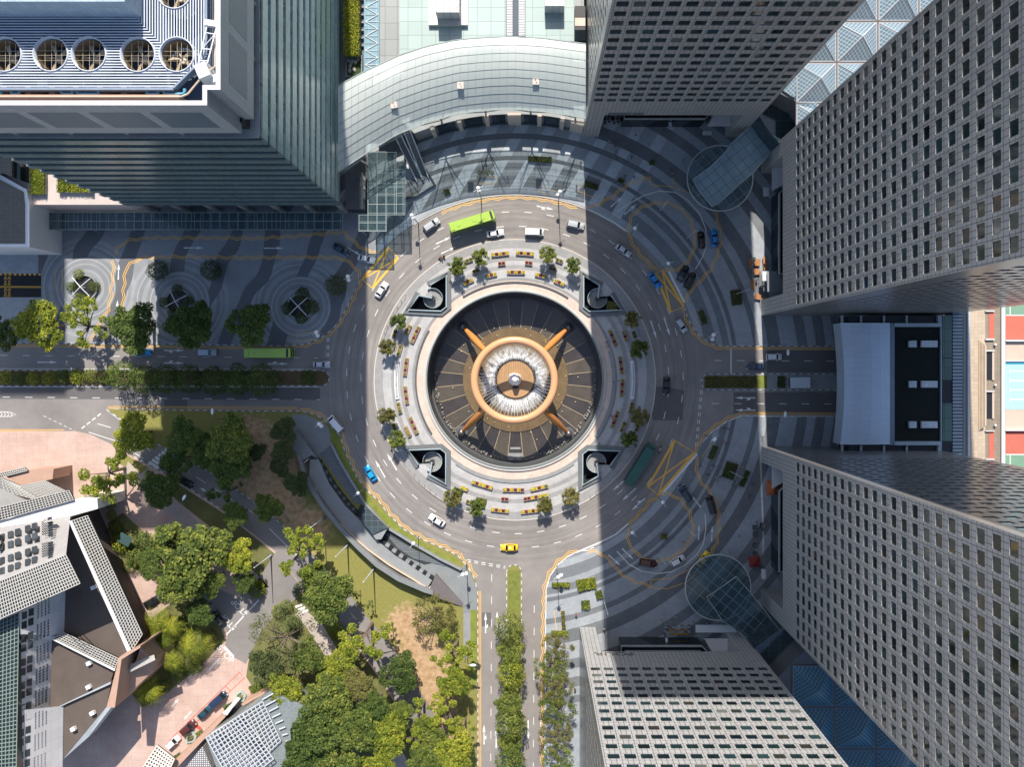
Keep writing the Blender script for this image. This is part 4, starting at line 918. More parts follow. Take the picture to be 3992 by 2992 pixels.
m = MB(); a = G(-500, -160); b = G(183, -1200); m.box(a.x, a.y, 0, b.x, b.y, 120); wpart(m, 'wall', tower_g, farl)

# ---------------------------------------------------------------- glass covered walkway and entrance hall
walk_m = m_canopy('walkway_glass', (0.055, 0.085, 0.095), 0.42, 2.2, (0.22, 0.26, 0.26))
truss = M('white_truss', (0.33, 0.39, 0.39), 0.4, 0.1)
def covered(label, rects, h, bay, name='covered_walkway', xbrace=True):
    a = P(*rects[0][:2], h); r = thing(name, label, 'canopy', (a.x, a.y, 0))
    for (x0, y0, x1, y1) in rects:
        p0, p1 = P(x0, y1, h), P(x1, y0, h)
        m = MB(); m.box(p0.x, p0.y, h, p1.x, p1.y, h+0.06); wpart(m, 'glass_roof', walk_m, r)
        m = MB(); n = max(1, round((p1.x-p0.x)/bay)); mm = max(1, round((p1.y-p0.y)/bay))
        for i in range(n+1): x = p0.x+(p1.x-p0.x)*i/n; m.tube((x, p0.y, h+0.1), (x, p1.y, h+0.1), 0.05, 0.05, 5)
        for j in range(mm+1): y = p0.y+(p1.y-p0.y)*j/mm; m.tube((p0.x, y, h+0.1), (p1.x, y, h+0.1), 0.055, 0.055, 5)
        if xbrace:
            for i in range(n):
                xa = p0.x+(p1.x-p0.x)*i/n; xb = p0.x+(p1.x-p0.x)*(i+1)/n
                ya, yb = (p0.y, p1.y) if i % 2 else (p1.y, p0.y); m.tube((xa, ya, h-0.3), (xb, yb, h-0.3), 0.09, 0.09, 5)
        wpart(m, 'truss', truss, r)
        for i in range(0, n+1, 2):
            for y in (p0.y+0.4, p1.y-0.4):
                x = min(max(p0.x+(p1.x-p0.x)*i/n, p0.x+0.3), p1.x-0.3); m = MB(); m.tube((x, y, 0.13), (x, y, h), 0.09, 0.09, 6); wpart(m, 'post', truss, r)
    return r
covered('long glass covered walkway with white trusses below the teal glass tower', [(120, 829, 1335, 896)], 6.0, 2.45)
covered('square glass entrance hall at the corner of the teal glass tower', [(1434, 594, 1545, 838), (1545.5, 630, 1579, 838), (1398, 838.5, 1507, 902)], 9.0, 2.6, 'entrance_hall')
m = MB(); a = P(1375, 700, 0); b = P(1432, 830, 0)
lb = thing('entrance_pavilion', 'dark glass pavilion under the corner of the teal glass tower', 'building', (a.x, a.y, 0))
m.box(a.x, b.y, 0.13, b.x, a.y, 6.5); wpart(m, 'wall', lobby_g, lb); m = MB(); m.box(a.x-.3, b.y-.3, 6.5, b.x+.3, a.y+.3, 6.8); wpart(m, 'roof', granite, lb)

# ---------------------------------------------------------------- curved glass roof over the upper plaza and the podium behind it
bot = Q('01', 527, 1118, 620, 1050, 720, 985, 905, 870, 1110, 790, 1300, 735, 1500, 712, 1658, 705)+Q('02', 200, 722, 330, 740, 470, 765)
top = Q('01', 527, 552, 700, 460, 930, 353, 1100, 298, 1300, 255, 1500, 240, 1658, 235)+Q('02', 200, 247, 470, 282)
def resample(pts, n):
    L = [0]
    for i in range(len(pts)-1): L.append(L[-1]+math.hypot(pts[i+1][0]-pts[i][0], pts[i+1][1]-pts[i][1]))
    out = []
    for k in range(n+1):
        d = L[-1]*k/n; i = 0
        while i < len(pts)-2 and L[i+1] < d: i += 1
        t = (d-L[i])/(L[i+1]-L[i]); out.append((pts[i][0]*(1-t)+pts[i+1][0]*t, pts[i][1]*(1-t)+pts[i+1][1]*t))
    return out
NCOL, NROW = 33, 9
bb_, tt_ = resample(bot, NCOL), resample(top, NCOL)
grid = []
for i in range(NCOL+1):
    row = []
    for j in range(NROW+1):
        t = j/NROW; h = 17.5+5.0*math.sin(math.pi*min(1, t*0.62))
        row.append(P(bb_[i][0]*(1-t)+tt_[i][0]*t, bb_[i][1]*(1-t)+tt_[i][1]*t, h))
    grid.append(row)
a = G(1800, 470); cur = thing('curved_glass_roof', 'big curved pale glass roof of square panes sweeping round the upper plaza', 'glass roof', (a.x, a.y, 0))
gm_ = NG('fritted_glass'); p_ = gm_.pos(); oi = gm_.n.new('ShaderNodeNewGeometry')
rr_ = gm_.math('ADD', gm_.math('MULTIPLY', oi.outputs['Random Per Island'], 0.5), gm_.math('MULTIPLY', gm_.noise(p_, 0.10, 4), 0.9))
gm_.fin(gm_.ramp(rr_, [(0.2, (0.55, 0.675, 0.655)), (0.8, (0.765, 0.83, 0.81))]), 0.25, 0, 0.6)
tr_ = gm_.n.new('ShaderNodeBsdfTransparent'); tr_.inputs[0].default_value = (0.85, 0.95, 0.94, 1); mx_ = gm_.n.new('ShaderNodeMixShader'); mx_.inputs[0].default_value = 0.58
gm_.link(tr_.outputs[0], mx_.inputs[1]); gm_.link(gm_.b.outputs[0], mx_.inputs[2]); gm_.link(mx_.outputs[0], gm_.out.inputs[0])
m = MB(); m.v = [tuple(v) for row in grid for v in row]
for i in range(NCOL):
    for j in range(NROW): m.f.append([i*(NROW+1)+j, (i+1)*(NROW+1)+j, (i+1)*(NROW+1)+j+1, i*(NROW+1)+j+1]); m.m.append(0)
wpart(m, 'glazing', gm_.mat, cur, True)
m = MB()
for i in range(NCOL+1): m.path([v+Vector((0, 0, 0.05)) for v in grid[i]], [0.045]*(NROW+1), 4)
for j in range(NROW+1): m.path([grid[i][j]+Vector((0, 0, 0.05)) for i in range(NCOL+1)], [0.045 if 0 < j < NROW else 0.14]*(NCOL+1), 4)
wpart(m, 'glazing_bar', M('glazing_bar', (0.26, 0.31, 0.30), 0.4), cur)
m = MB()
for i in range(2, NCOL+1, 6):
    base = grid[i][2].copy(); base.z = 0.13
    for k in (-2, 2):
        if 0 <= i+k <= NCOL: m.tube(grid[i][1].lerp(base, 0.55), grid[i+k][0]-Vector((0, 0, 0.2)), 0.13, 0.10, 6); m.tube(grid[i][1].lerp(base, 0.55), grid[i+k][4]-Vector((0, 0, 0.2)), 0.13, 0.10, 6)
    m.tube(grid[i][1].lerp(base, 0.55), base, 0.25, 0.25, 8)
wpart(m, 'branching_column', steel, cur)
for px, py in ((1535, 408), (1795, 332), (2089, 316)):
    m = MB(); a = P(px, py, 21.2); m.rbox(a.x, a.y, 20.0, 21.3, 0.75, 0.8, 0.2 if px < 1600 else 0); o = wpart(m, 'roof_hatch', M('hatch_pale', (0.55, 0.47, 0.44), 0.6), cur)
    m = MB(); m.rbox(a.x+.15, a.y-.3, 21.3, 21.42, 0.12, 0.12, 0); m.rbox(a.x-.1, a.y+.3, 21.3, 21.42, 0.12, 0.12, 0); wpart(m, 'vent_cap', M('rust_red', (0.22, 0.05, 0.03), 0.6), o)
a = G(1800, 300); pod = thing('podium', 'low podium building with a pale green glass flat roof behind the curved glass roof', 'building', (a.x, a.y, 0))
m = MB(); m.prism(W(arc(1006, 112, 74.5, 20)+[(2262, 330), (1700, 330), (1500, 420)]), 0.12, 7.0); wpart(m, 'front_block', M('front_roof', (0.30, 0.32, 0.32), 0.7), pod)
m = MB(); m.prism(W([(2262, 325), (2262, -900), (1500, -900), (1500, 415), (1700, 325)]), 0.12, 15.5); wpart(m, 'wall', m_panel('podium_wall', (0.26, 0.28, 0.28), 3.0, 4.0, 0.12, 0.4, 0.5), pod)
for i, ad in enumerate((108, 102, 96, 90, 84.5, 79.5, 76.2)):
    m = MB(); x, y = polar(1001, ad); a = G(x, y); w = 3.4 if i in (3, 6) else 1.1; m.rbox(a.x, a.y, 0.13, 7.4, w/2, 0.5, R(ad-90)); wpart(m, 'column', cream, pod)
for lo, hi in ((107, 103), (101, 97), (95, 92), (88, 85.2), (83.6, 80.3)):
    m = MB(); m.wall(W(arc(1003, lo, hi, 5)), 0.3, 0.4, 6.6); wpart(m, 'shop_window', lobby_g, pod)
RFH = 20.0
mid = top[2:]
m = MB(); m.prism([tuple(P(*p, RFH)[:2]) for p in [(1557, -500), (1557, 216)]+[(x, y+4) for x, y in mid[1:-1]]+[(2239, 160), (2239, -500)]], 15.5, RFH); 
wpart(m, 'glass_roof', m_panel('green_glass_roof', (0.385, 0.475, 0.45), 3.3, 3.3, 0.10, 0.22, 0.55, 0, 0.10, spec=0.6), pod)
m = MB(); a = P(1670, 96, 21); b = P(1823, -300, 21); m.box(a.x, a.y, RFH, b.x, b.y, 21.0); wpart(m, 'skylight_base', M('pale_plinth', (0.66, 0.62, 0.585), 0.6, 0.06), pod)
lat = m_panel('skylight_slats', (0.62, 0.63, 0.64), 1.6, 0.42, 0.12, 0.5, 0.45, jz=0.16)
m = MB(); a = P(1698, 47, 25); b = P(1790, -300, 25); m.box(a.x, a.y, 21.0, b.x, b.y, 25.0); wpart(m, 'skylight', lat, pod)
m = MB(); a = P(2124, 22, 24); b = P(2200, -300, 24); m.box(a.x, a.y, RFH, b.x, b.y, 24.0); wpart(m, 'skylight', lat, pod)
sl = MB(); bk = MB()
for x0, x1 in ((1975, 1998), (2022, 2046)):
    yy = -20
    while yy < 136:
        a = P(x0, yy, RFH+.5); b = P(x1, yy+3.4, RFH+.5); sl.box(a.x, b.y, RFH+.25, b.x, a.y, RFH+.5); yy += 6.4
wpart(sl, 'louvre', white_m, pod)
a = P(1972, 138, RFH+.2); b = P(2048, -300, RFH+.2); bk.box(a.x, a.y, RFH, b.x, b.y, RFH+.2); wpart(bk, 'louvre_tray', M('tray_dark', (0.04, 0.06, 0.09), 0.5), pod)
for (x0, y0, x1, y1), mt in (((2241, 22, 2282, 66), dark_m), ((2241, 68, 2282, 100), cream), ((2241, 102, 2282, 116), dark_m), ((2241, 118, 2282, 158), lobby_g)):
    m = MB(); a = P(x0, y1, RFH-1); b = P(x1, y0, RFH-1); m.box(a.x, a.y, 15.5, b.x, b.y, RFH-1); wpart(m, 'plant_bay', mt, pod)
# garden terrace between the glass tower and the podium
TZ = 12.0
a = P(1450, 150, TZ); ter = thing('garden_terrace', 'narrow planted terrace with a pale blue glass link beside the teal glass tower', 'terrace', (a.x, a.y, 0))
m = MB(); p0, p1 = P(1320, 330, TZ), P(1560, -400, TZ); m.box(p0.x, p0.y, 0.13, p1.x, p1.y, TZ); wpart(m, 'deck', M('terrace_deck', (0.10, 0.13, 0.15), 0.6, 0.2), ter)
m = MB(); p0, p1 = P(1419, 280, 16), P(1479, -300, 16); m.box(p0.x, p0.y, TZ, p1.x, p1.y, 16); wpart(m, 'glass_link', m_panel('link_roof', (0.22, 0.34, 0.40), 2.0, 2.6, 0.07, 0.2, 1.6), ter)
m = MB(); yy = 280; i = 0
while yy > -60:
    a = P(1424 if i % 2 else 1474, yy, 16.1); b = P(1474 if i % 2 else 1424, yy-28, 16.1); m.tube(a, b, 0.10, 0.10, 5); m.tube(b, P(1424 if i % 2 else 1474, yy-28, 16.1), 0.06, 0.06, 5); yy -= 28; i += 1
wpart(m, 'truss', M('truss_white', (0.62, 0.66, 0.66), 0.4), ter)
for i in range(8):
    m = MB(); a = P(1409, 180-i*30, TZ+.6); m.box(a.x, a.y, TZ, a.x+1.0, a.y+0.35, TZ+.8); wpart(m, 'rib', granite_l, ter)
    m = MB(); a = P(1490, 160-i*40, TZ+.6); m.box(a.x, a.y, TZ, a.x+1.0, a.y+0.35, TZ+.8); wpart(m, 'rib', granite_l, ter)
m = MB(); p0, p1 = P(1350, 297, TZ+.6), P(1410, 217, TZ+.6); m.wall([(p0.x, p0.y), (p1.x, p0.y), (p1.x, p1.y), (p0.x, p1.y)], 0.35, TZ, TZ+0.7, True); wpart(m, 'planter_wall', granite_l, ter)
m = MB(); m.box(p0.x+.2, p0.y+.2, TZ, p1.x-.2, p1.y-.2, TZ+.5); wpart(m, 'lawn', M('rock_garden_lawn', (0.035, 0.065, 0.02), 0.9, 0.4, 1.5), ter)
for i, (zx, zy) in enumerate(((597, 390), (622, 388), (612, 405), (640, 395), (657, 380), (606, 425), (603, 455), (632, 450), (640, 400))):
    x, y = q1('01', zx, zy); a = P(x, y, TZ+.6); m = MB(); m.ball((a.x, a.y, TZ+.6), 0.42, 8, 5, 0.7)
    m.v = [(v[0]+random.uniform(-.09, .09), v[1]+random.uniform(-.09, .09)+(v[1]-a.y)*0.5, v[2]) for v in m.v]
    o = m.build('boulder', M('boulder_stone', (0.36, 0.34, 0.30), 0.8), None, (a.x, a.y, TZ+.3)); tag(o, 'pale boulder on the small dark lawn of the terrace', 'boulder', 'boulders of the terrace rock garden')
# escalators down to the plaza
esc_b = M('balustrade_steel', (0.40, 0.46, 0.52), 0.3, 0.08); esc_s = m_panel('escalator_steps', (0.10, 0.11, 0.12), 5.0, 0.4, 0.08, 0.5, 1.6)
for lab, lo, hi in (('left escalator of the pair rising under the curved glass roof', (1630, 690), (1552, 530)), ('right escalator of the pair rising under the curved glass roof', (1655, 682), (1590, 520))):
    a, b = P(*lo, 0.2), P(*hi, 8.0); r = thing('escalator', lab, 'escalator', (a.x, a.y, 0.13), 0, 'escalators of the upper plaza')
    d = (b-a); nn = Vector((-d.y, d.x, 0)).normalized(); ex = Vector((d.x, d.y, 0)).normalized()*1.3
    m = MB(); w = 0.62; lv_ = [a-ex-nn*w, a-ex+nn*w, a+nn*w, b+nn*w, b+ex+nn*w, b+ex-nn*w, b-nn*w, a-nn*w]
    k = 8; 
    m.add([(v.x, v.y, v.z) for v in lv_]+[(v.x, v.y, max(0.13, v.z-0.8)) for v in lv_], [[0,7,2,1],[7,6,3,2],[6,5,4,3],[8,9,10,15],[15,10,11,14],[14,11,12,13],[1,2,10,9],[2,3,11,10],[3,4,12,11],[4,5,13,12],[5,6,14,13],[6,7,15,14],[7,0,8,15],[0,1,9,8]])
    wpart(m, 'steps', esc_s, r)
    for s in (-1, 1):
        m = MB(); off_ = nn*(w+0.16)*s; pts = [a-ex+off_, a+off_, b+off_, b+ex+off_]
        for i in range(3):
            p0, p1 = pts[i], pts[i+1]; t = nn*0.13
            m.add([p0-t+Vector((0,0,-.9)), p0+t+Vector((0,0,-.9)), p1+t+Vector((0,0,-.9)), p1-t+Vector((0,0,-.9)), p0-t+Vector((0,0,.9)), p0+t+Vector((0,0,.9)), p1+t+Vector((0,0,.9)), p1-t+Vector((0,0,.9))], [[0,3,2,1],[4,5,6,7],[0,1,5,4],[1,2,6,5],[2,3,7,6],[3,0,4,7]])
        wpart(m, 'balustrade', esc_b, r)
m = MB(); m.wall(W([(1663, 660), (1698, 722), (1625, 768), (1578, 774)]), 0.3, 0.13, 1.1); r_ = m.build('glass_railing', granite, None, tuple(G(1663, 700))); tag(r_, 'dark low railing bent round the foot of the escalators', 'railing')
# ================================================================ THE FOUNTAIN
FZ = -7.9; RZ_ = 5.0; F = FC
wedge = NG('basin_slate'); p_ = wedge.pos(); v_ = wedge.n.new('ShaderNodeVectorMath'); v_.operation = 'SUBTRACT'; wedge.link(p_, v_.inputs[0]); v_.inputs[1].default_value = FC
x_, y_, z_ = wedge.xyz(v_.outputs[0]); th_ = wedge.math('ADD', wedge.math('DIVIDE', wedge.math('ARCTAN2', y_, x_), 2*math.pi/32), 64.5)
alt = wedge.math('GREATER_THAN', wedge.math('FRACT', wedge.math('DIVIDE', th_, 2.0)), 0.5)
n_ = wedge.noise(p_, 0.35, 5); n2_ = wedge.noise(p_, 3.0, 3)
c_ = wedge.mix(alt, (0.050, 0.043, 0.041), (0.082, 0.070, 0.054))
k_ = wedge.math('ADD', wedge.math('MULTIPLY', n_, 0.9), wedge.math('ADD', wedge.math('MULTIPLY', n2_, 0.3), 0.4))
m_ = wedge.n.new('ShaderNodeVectorMath'); m_.operation = 'SCALE'; wedge.link(c_, m_.inputs[0]); wedge.link(k_, m_.inputs['Scale'])
wedge.fin(m_.outputs[0], 0.2, 0, 0.6)
br_g = M('wet_brown_stone', (0.150, 0.105, 0.055), 0.25, 0.35, 0.5)
bronze_m = M('bronze', (0.64, 0.335, 0.17), 0.30, 0.07, 0.4, 0.0, 0.4)
ft = thing('fountain', 'huge round sunken fountain with a bronze ring on four legs and white water jets', 'fountain', tuple(F))
def lathe_part(name, prof, mat, n=96, smooth=False, parent=None, kind=None):
    m = MB(); m.lathe(prof, n, (F.x, F.y, 0)); return wpart(m, name, mat, parent or ft, smooth, kind)
Rb = BASIN_R*S
lathe_part('basin_wall', [(Rb-0.02, 0.0), (Rb-0.02, FZ)], M('basin_wall_stone', (0.075, 0.082, 0.088), 0.5, 0.25, 0.5), 128)
lathe_part('ledge', [(Rb-0.04, -6.6), (Rb-0.6, -6.6), (Rb-0.6, FZ)], M('ledge_stone', (0.075, 0.08, 0.085), 0.7, 0.3, 0.6), 128)
lathe_part('coping', [(Rb+0.95, 0.13), (Rb+0.95, 0.55), (Rb-0.03, 0.62), (Rb-0.03, -0.02)], M('coping_stone', (0.47, 0.435, 0.40), 0.6, 0.12, 0.5), 128)
lathe_part('rim_rail', [(Rb+0.30, 0.62), (Rb+0.30, 0.80), (Rb+0.05, 0.80), (Rb+0.05, 0.62)], M('rail_dark_teal', (0.16, 0.22, 0.23), 0.3), 128)
lathe_part('basin_floor', [(0.001, FZ+0.02), (Rb-0.5, FZ)], wedge.mat, 128)
lathe_part('inner_terrace', [(0.001, FZ+0.32), (14.3, FZ+0.30), (14.3, FZ)], br_g, 96)
lathe_part('inner_pool', [(0.001, FZ+0.40), (6.5, FZ+0.39), (6.5, FZ+0.3)], M('pool_dark', (0.07, 0.055, 0.04), 0.15, 0.3), 64)
lathe_part('centre_plate', [(0.001, FZ+0.72), (5.0, FZ+0.70), (5.0, FZ+0.4)], M('centre_stone', (0.40, 0.245, 0.125), 0.3, 0.2, 0.8), 64)
m = MB()
for k in range(32):
    a = 2*math.pi*(k+0.5)/32
    r0 = 11.6 if k % 2 else 14.35
    p0 = (F.x+r0*math.cos(a), F.y+r0*math.sin(a)); p1 = (F.x+(Rb-1.6)*math.cos(a), F.y+(Rb-1.6)*math.sin(a)); m.strip([p0, p1], 0.13, FZ+0.055)
    if k % 2: m.v[-4:] = [(v[0], v[1], v[2]) for v in m.v[-4:]]
wpart(m, 'floor_joint', M('joint_brass', (0.42, 0.33, 0.20), 0.4, 0.2), ft)
m = MB()
for k in range(40):
    a = random.uniform(0, 6.283); r = random.uniform(11.9, 17.6); m.ball((F.x+r*math.cos(a), F.y+r*math.sin(a), FZ+0.38), 0.16, 6, 4)
wpart(m, 'floor_lamp', M('lamp_brass', (0.62, 0.50, 0.32), 0.4), ft, kind=None)
m = MB(); a = G(2020, 1800); m.box(F.x-1.9, F.y-Rb+1.1, FZ, F.x+1.9, F.y-Rb+3.0, FZ+0.25); m.box(F.x-1.4, F.y-Rb+4.0, FZ+.02, F.x+1.4, F.y-Rb+4.6, FZ+0.12); wpart(m, 'step', granite_l, ft)
m = MB()
for k in range(220):
    a = random.uniform(math.pi*0.93, math.pi*2.05); r = Rb-random.uniform(0.95, 1.75); m.rbox(F.x+r*math.cos(a), F.y+r*math.sin(a), FZ, FZ+random.uniform(.2, .8), random.uniform(.12, .35), random.uniform(.12, .3), random.uniform(0, 3), 0.6)
wpart(m, 'rubble', M('rubble_stone', (0.25, 0.25, 0.24), 0.9, 0.3), ft, kind='stuff')
# the bronze ring and its legs
m = MB(); R0, r0, N, K_ = 10.30, 0.96, 96, 20
for i in range(N):
    for j in range(K_):
        a = 2*math.pi*i/N; b = 2*math.pi*j/K_; rr = R0+r0*math.cos(b); m.v.append((F.x+rr*math.cos(a), F.y+rr*math.sin(a), RZ_+r0*math.sin(b)))
for i in range(N):
    for j in range(K_): m.f.append([i*K_+j, ((i+1) % N)*K_+j, ((i+1) % N)*K_+(j+1) % K_, i*K_+(j+1) % K_]); m.m.append(0)
wpart(m, 'ring', bronze_m, ft, True)
steel_ball = M('foot_steel', (0.20, 0.19, 0.18), 0.3, 0.2, 0.6, 0.7)
for fx, fy in ((1803.5, 1273), (2217, 1277), (1799, 1687), (2216, 1691)):
    foot = P(fx, fy, -6.9); d = Vector((foot.x-F.x, foot.y-F.y, 0)).normalized(); up = Vector((F.x, F.y, 0))+d*(R0+0.2); up.z = RZ_-0.4
    pts = [foot.lerp(up, t) for t in (0, .08, .2, .4, .55, .7, .85, 1)]; rs = [.34, .42, .60, .86, .92, .88, .76, .62]
    m = MB(); n = 12; ax = (up-foot).normalized(); a1 = ax.orthogonal().normalized(); b1 = ax.cross(a1)
    for p, r in zip(pts, rs):
        for i in range(n): t = 2*math.pi*i/n; m.v.append(tuple(p+a1*(r*math.cos(t))+b1*(r*math.sin(t))))
    for j in range(len(pts)-1):
        for i in range(n): m.f.append([j*n+i, j*n+(i+1) % n, (j+1)*n+(i+1) % n, (j+1)*n+i]); m.m.append(0)
    o = wpart(m, 'leg', M('bronze_leg', (0.58, 0.235, 0.065), 0.38, 0.08, 0.4, 0.0, 0.5), ft, True)
    m = MB(); m.ball(tuple(foot+Vector((0, 0, 0.1))), 1.05, 18, 10); wpart(m, 'foot', steel_ball, o, True)
    m = MB(); m.lathe([(1.7, FZ+.02), (1.7, FZ+.3), (1.0, FZ+.35)], 24, (foot.x, foot.y, 0)); wpart(m, 'foot_collar', granite, o)
water = NG('white_water'); water.fin((0.86, 0.88, 0.90), 0.5); 
t_ = water.n.new('ShaderNodeBsdfTransparent'); mx = water.n.new('ShaderNodeMixShader'); mx.inputs[0].default_value = 0.55
water.link(t_.outputs[0], mx.inputs[1]); water.link(water.b.outputs[0], mx.inputs[2]); water.link(mx.outputs[0], water.out.inputs[0])
for k in range(64):
    a = 2*math.pi*k/64+random.uniform(-.015, .015)
    if 15 <= k % 64 <= 17 and False: continue
    r_in = random.uniform(5.75, 6.5); m = MB(); pts = []; rs = []
    for t in (0, .2, .4, .6, .8, 1):
        r = 9.45-(9.45-r_in)*t; z = RZ_-0.7-(RZ_-0.7-FZ-0.5)*t*t*0.9-(RZ_-0.7-FZ-0.5)*0.1*t
        pts.append((F.x+r*math.cos(a), F.y+r*math.sin(a), z)); rs.append(0.03+0.03*t*t)
    m.path(pts, rs, 5); wpart(m, 'water_jet', water.mat, ft)
m = MB()
for k in range(160):
    a = random.uniform(0, 6.283); q_ = random.random(); r = 5.8+1.9*q_**1.8+random.gauss(0, .12); l_ = random.uniform(.15, .55)*(.5+q_); w_ = random.uniform(.03, .09)*(1.25-q_)
    if 1.47 < a < 1.60 and r > 6: continue
    z = FZ+0.45+q_*0.9+random.uniform(0, .5); m.rbox(F.x+r*math.cos(a), F.y+r*math.sin(a), z, z+random.uniform(.1, .5), l_, w_, a, 0.5)
wpart(m, 'foam', water.mat, ft, kind='stuff')
fs = NG('foam_sheet'); fp = fs.pos(); fv = fs.n.new('ShaderNodeVectorMath'); fv.operation = 'SUBTRACT'; fs.link(fp, fv.inputs[0]); fv.inputs[1].default_value = FC
fx_, fy_, fz_ = fs.xyz(fv.outputs[0]); fr_ = fs.math('SQRT', fs.math('ADD', fs.math('MULTIPLY', fx_, fx_), fs.math('MULTIPLY', fy_, fy_)))
ca_ = fs.n.new('ShaderNodeCombineXYZ'); fs.link(fs.math('DIVIDE', fx_, fr_), ca_.inputs[0]); fs.link(fs.math('DIVIDE', fy_, fr_), ca_.inputs[1]); fs.link(fs.math('MULTIPLY', fr_, 0.05), ca_.inputs[2])
st_ = fs.noise(ca_.outputs[0], 9.0, 4, 0.75); pr_ = fs.ramp(fs.math('DIVIDE', fs.math('SUBTRACT', fr_, 5.2), 4.6), [(0.0, 0.0), (0.10, 0.25), (0.24, 0.95), (0.42, 0.55), (1.0, 0.0)])
al_ = fs.math('MULTIPLY', pr_, fs.ramp(st_, [(0.36, 0.12), (0.60, 1.0)])); fs.fin((0.84, 0.86, 0.88), 0.6)
ft_ = fs.n.new('ShaderNodeBsdfTransparent'); fm_ = fs.n.new('ShaderNodeMixShader'); fs.link(al_, fm_.inputs[0]); fs.link(ft_.outputs[0], fm_.inputs[1]); fs.link(fs.b.outputs[0], fm_.inputs[2]); fs.link(fm_.outputs[0], fs.out.inputs[0])
lathe_part('foam_sheet', [(5.2, FZ+0.56), (9.8, FZ+0.60)], fs.mat, 96); lathe_part('foam_sheet', [(5.6, FZ+1.0), (9.0, FZ+1.7)], fs.mat, 96)
m = MB()
for k in range(26):
    t = k/25; m.ball((F.x+random.gauss(0, .28)*(1-t), F.y+random.gauss(0, .28)*(1-t), FZ+0.8+t*3.6), 1.45*(1-t*0.5), 10, 7)
for k in range(30): a = random.uniform(0, 6.28); r = random.uniform(.7, 1.75); m.ball((F.x+r*math.cos(a), F.y+r*math.sin(a), FZ+.8+random.random()*.7), .38, 7, 4)
wpart(m, 'centre_jet', M('foam_white', (0.85, 0.86, 0.88), 0.7, 0.05), ft, True)
m = MB(); m.rbox(F.x, F.y-2.1, FZ+.7, FZ+0.95, .75, .35, 0); wpart(m, 'nozzle_box', dark_m, ft)

# ================================================================ THE FOUR STAIR WELLS
well_in = M('well_wall', (0.035, 0.04, 0.045), 0.6, 0.3); par_top = M('parapet_steel', (0.36, 0.44, 0.46), 0.3, 0.1, 0.6, 0.2); tread_m = M('tread_stone', (0.31, 0.31, 0.30), 0.7, 0.15)
corner = {(-1, -1): 'upper left', (1, -1): 'upper right', (-1, 1): 'lower left', (1, 1): 'lower right'}
for k, (cx, cy) in WELLS.items():
    c = G(cx, cy); lit = 'sunlit' if k[0] < 0 else 'shaded'
    w = thing('stairwell', f'{lit} spiral stair sunk in an angular well at the {corner[k]} of the fountain', 'staircase', (c.x, c.y, 0), 0, 'spiral stairs round the fountain')
    ip = W(well_pts(k)); ip2 = W(well_pts(k, 4.5)); ip3 = W(well_pts(k, -0.2))
    m = MB(); n = len(ip3)
    for i in range(n): a, b = ip3[i], ip3[(i+1) % n]; m.quad((*a, 0.1), (*b, 0.1), (*b, -6.0), (*a, -6.0))
    wpart(m, 'shaft', well_in, w)
    m = MB(); m.add([(*p, -6.0) for p in W(well_pts(k, 3))], [list(range(n))]); wpart(m, 'pit_floor', dark_m, w)
    # the slabs and the parapet leave the stair's entrance (the re-entrant corner) open
    ii = [j for j in range(n) if j != 2]; order = [3, 4, 5, 6, 0, 1]
    m = MB(); mid_ = W(well_pts(k, 10.5)); m.wall([mid_[j] for j in order], 1.15, 0.1, 0.6); wpart(m, 'outer_kerb', M('well_kerb_granite', (0.13, 0.14, 0.145), 0.5, 0.15), w)
    m = MB(); mid_ = W(well_pts(k, 0.5)); m.wall([mid_[j] for j in order], 0.30, 0.1, 1.15); wpart(m, 'parapet', par_top, w)
    m = MB(); a = W(well_pts(k))[3]; m.wall([a, (c.x, c.y)] if k in ((-1, -1), (-1, 1)) and k[1] < 0 else [W(well_pts(k))[1], (c.x, c.y)], 0.35, -2, 1.1); wpart(m, 'spine_wall', par_top, w)
    m = MB(); m.lathe([(0.62, -6), (0.62, 0.5), (0.40, 0.5), (0.40, -1.0), (0.01, -1.0)], 18, (c.x, c.y, 0)); wpart(m, 'newel', granite, w)
    rs = 37*S; m = MB(); nt_ = 24; sg = -k[0]*k[1]; a_start = math.atan2(-k[1], k[0])
    for j in range(nt_):
        a0_ = a_start+sg*2*math.pi*0.86*j/nt_+0.25*sg; a1_ = a0_+sg*2*math.pi*0.86/nt_*0.80; z = 0.12-0.085*j
        if sg < 0: a0_, a1_ = a1_, a0_
        q4 = [(c.x+r*math.cos(a), c.y+r*math.sin(a)) for r, a in ((0.55, a0_), (rs, a0_), (rs, (a0_+a1_)/2), (rs, a1_), (0.55, a1_))]; m.prism(q4, z-0.22, z)
    wpart(m, 'treads', tread_m, w)
    m = MB(); pts = []; zz = []
    for j in range(31): a = a_start+sg*2*math.pi*0.86*j/30+0.25*sg; pts.append((c.x+(rs+.06)*math.cos(a), c.y+(rs+.06)*math.sin(a))); zz.append(0.9-0.085*24*j/30*0.8)
    m.wall(pts, 0.12, -2.2, zz); wpart(m, 'handrail', par_top, w)

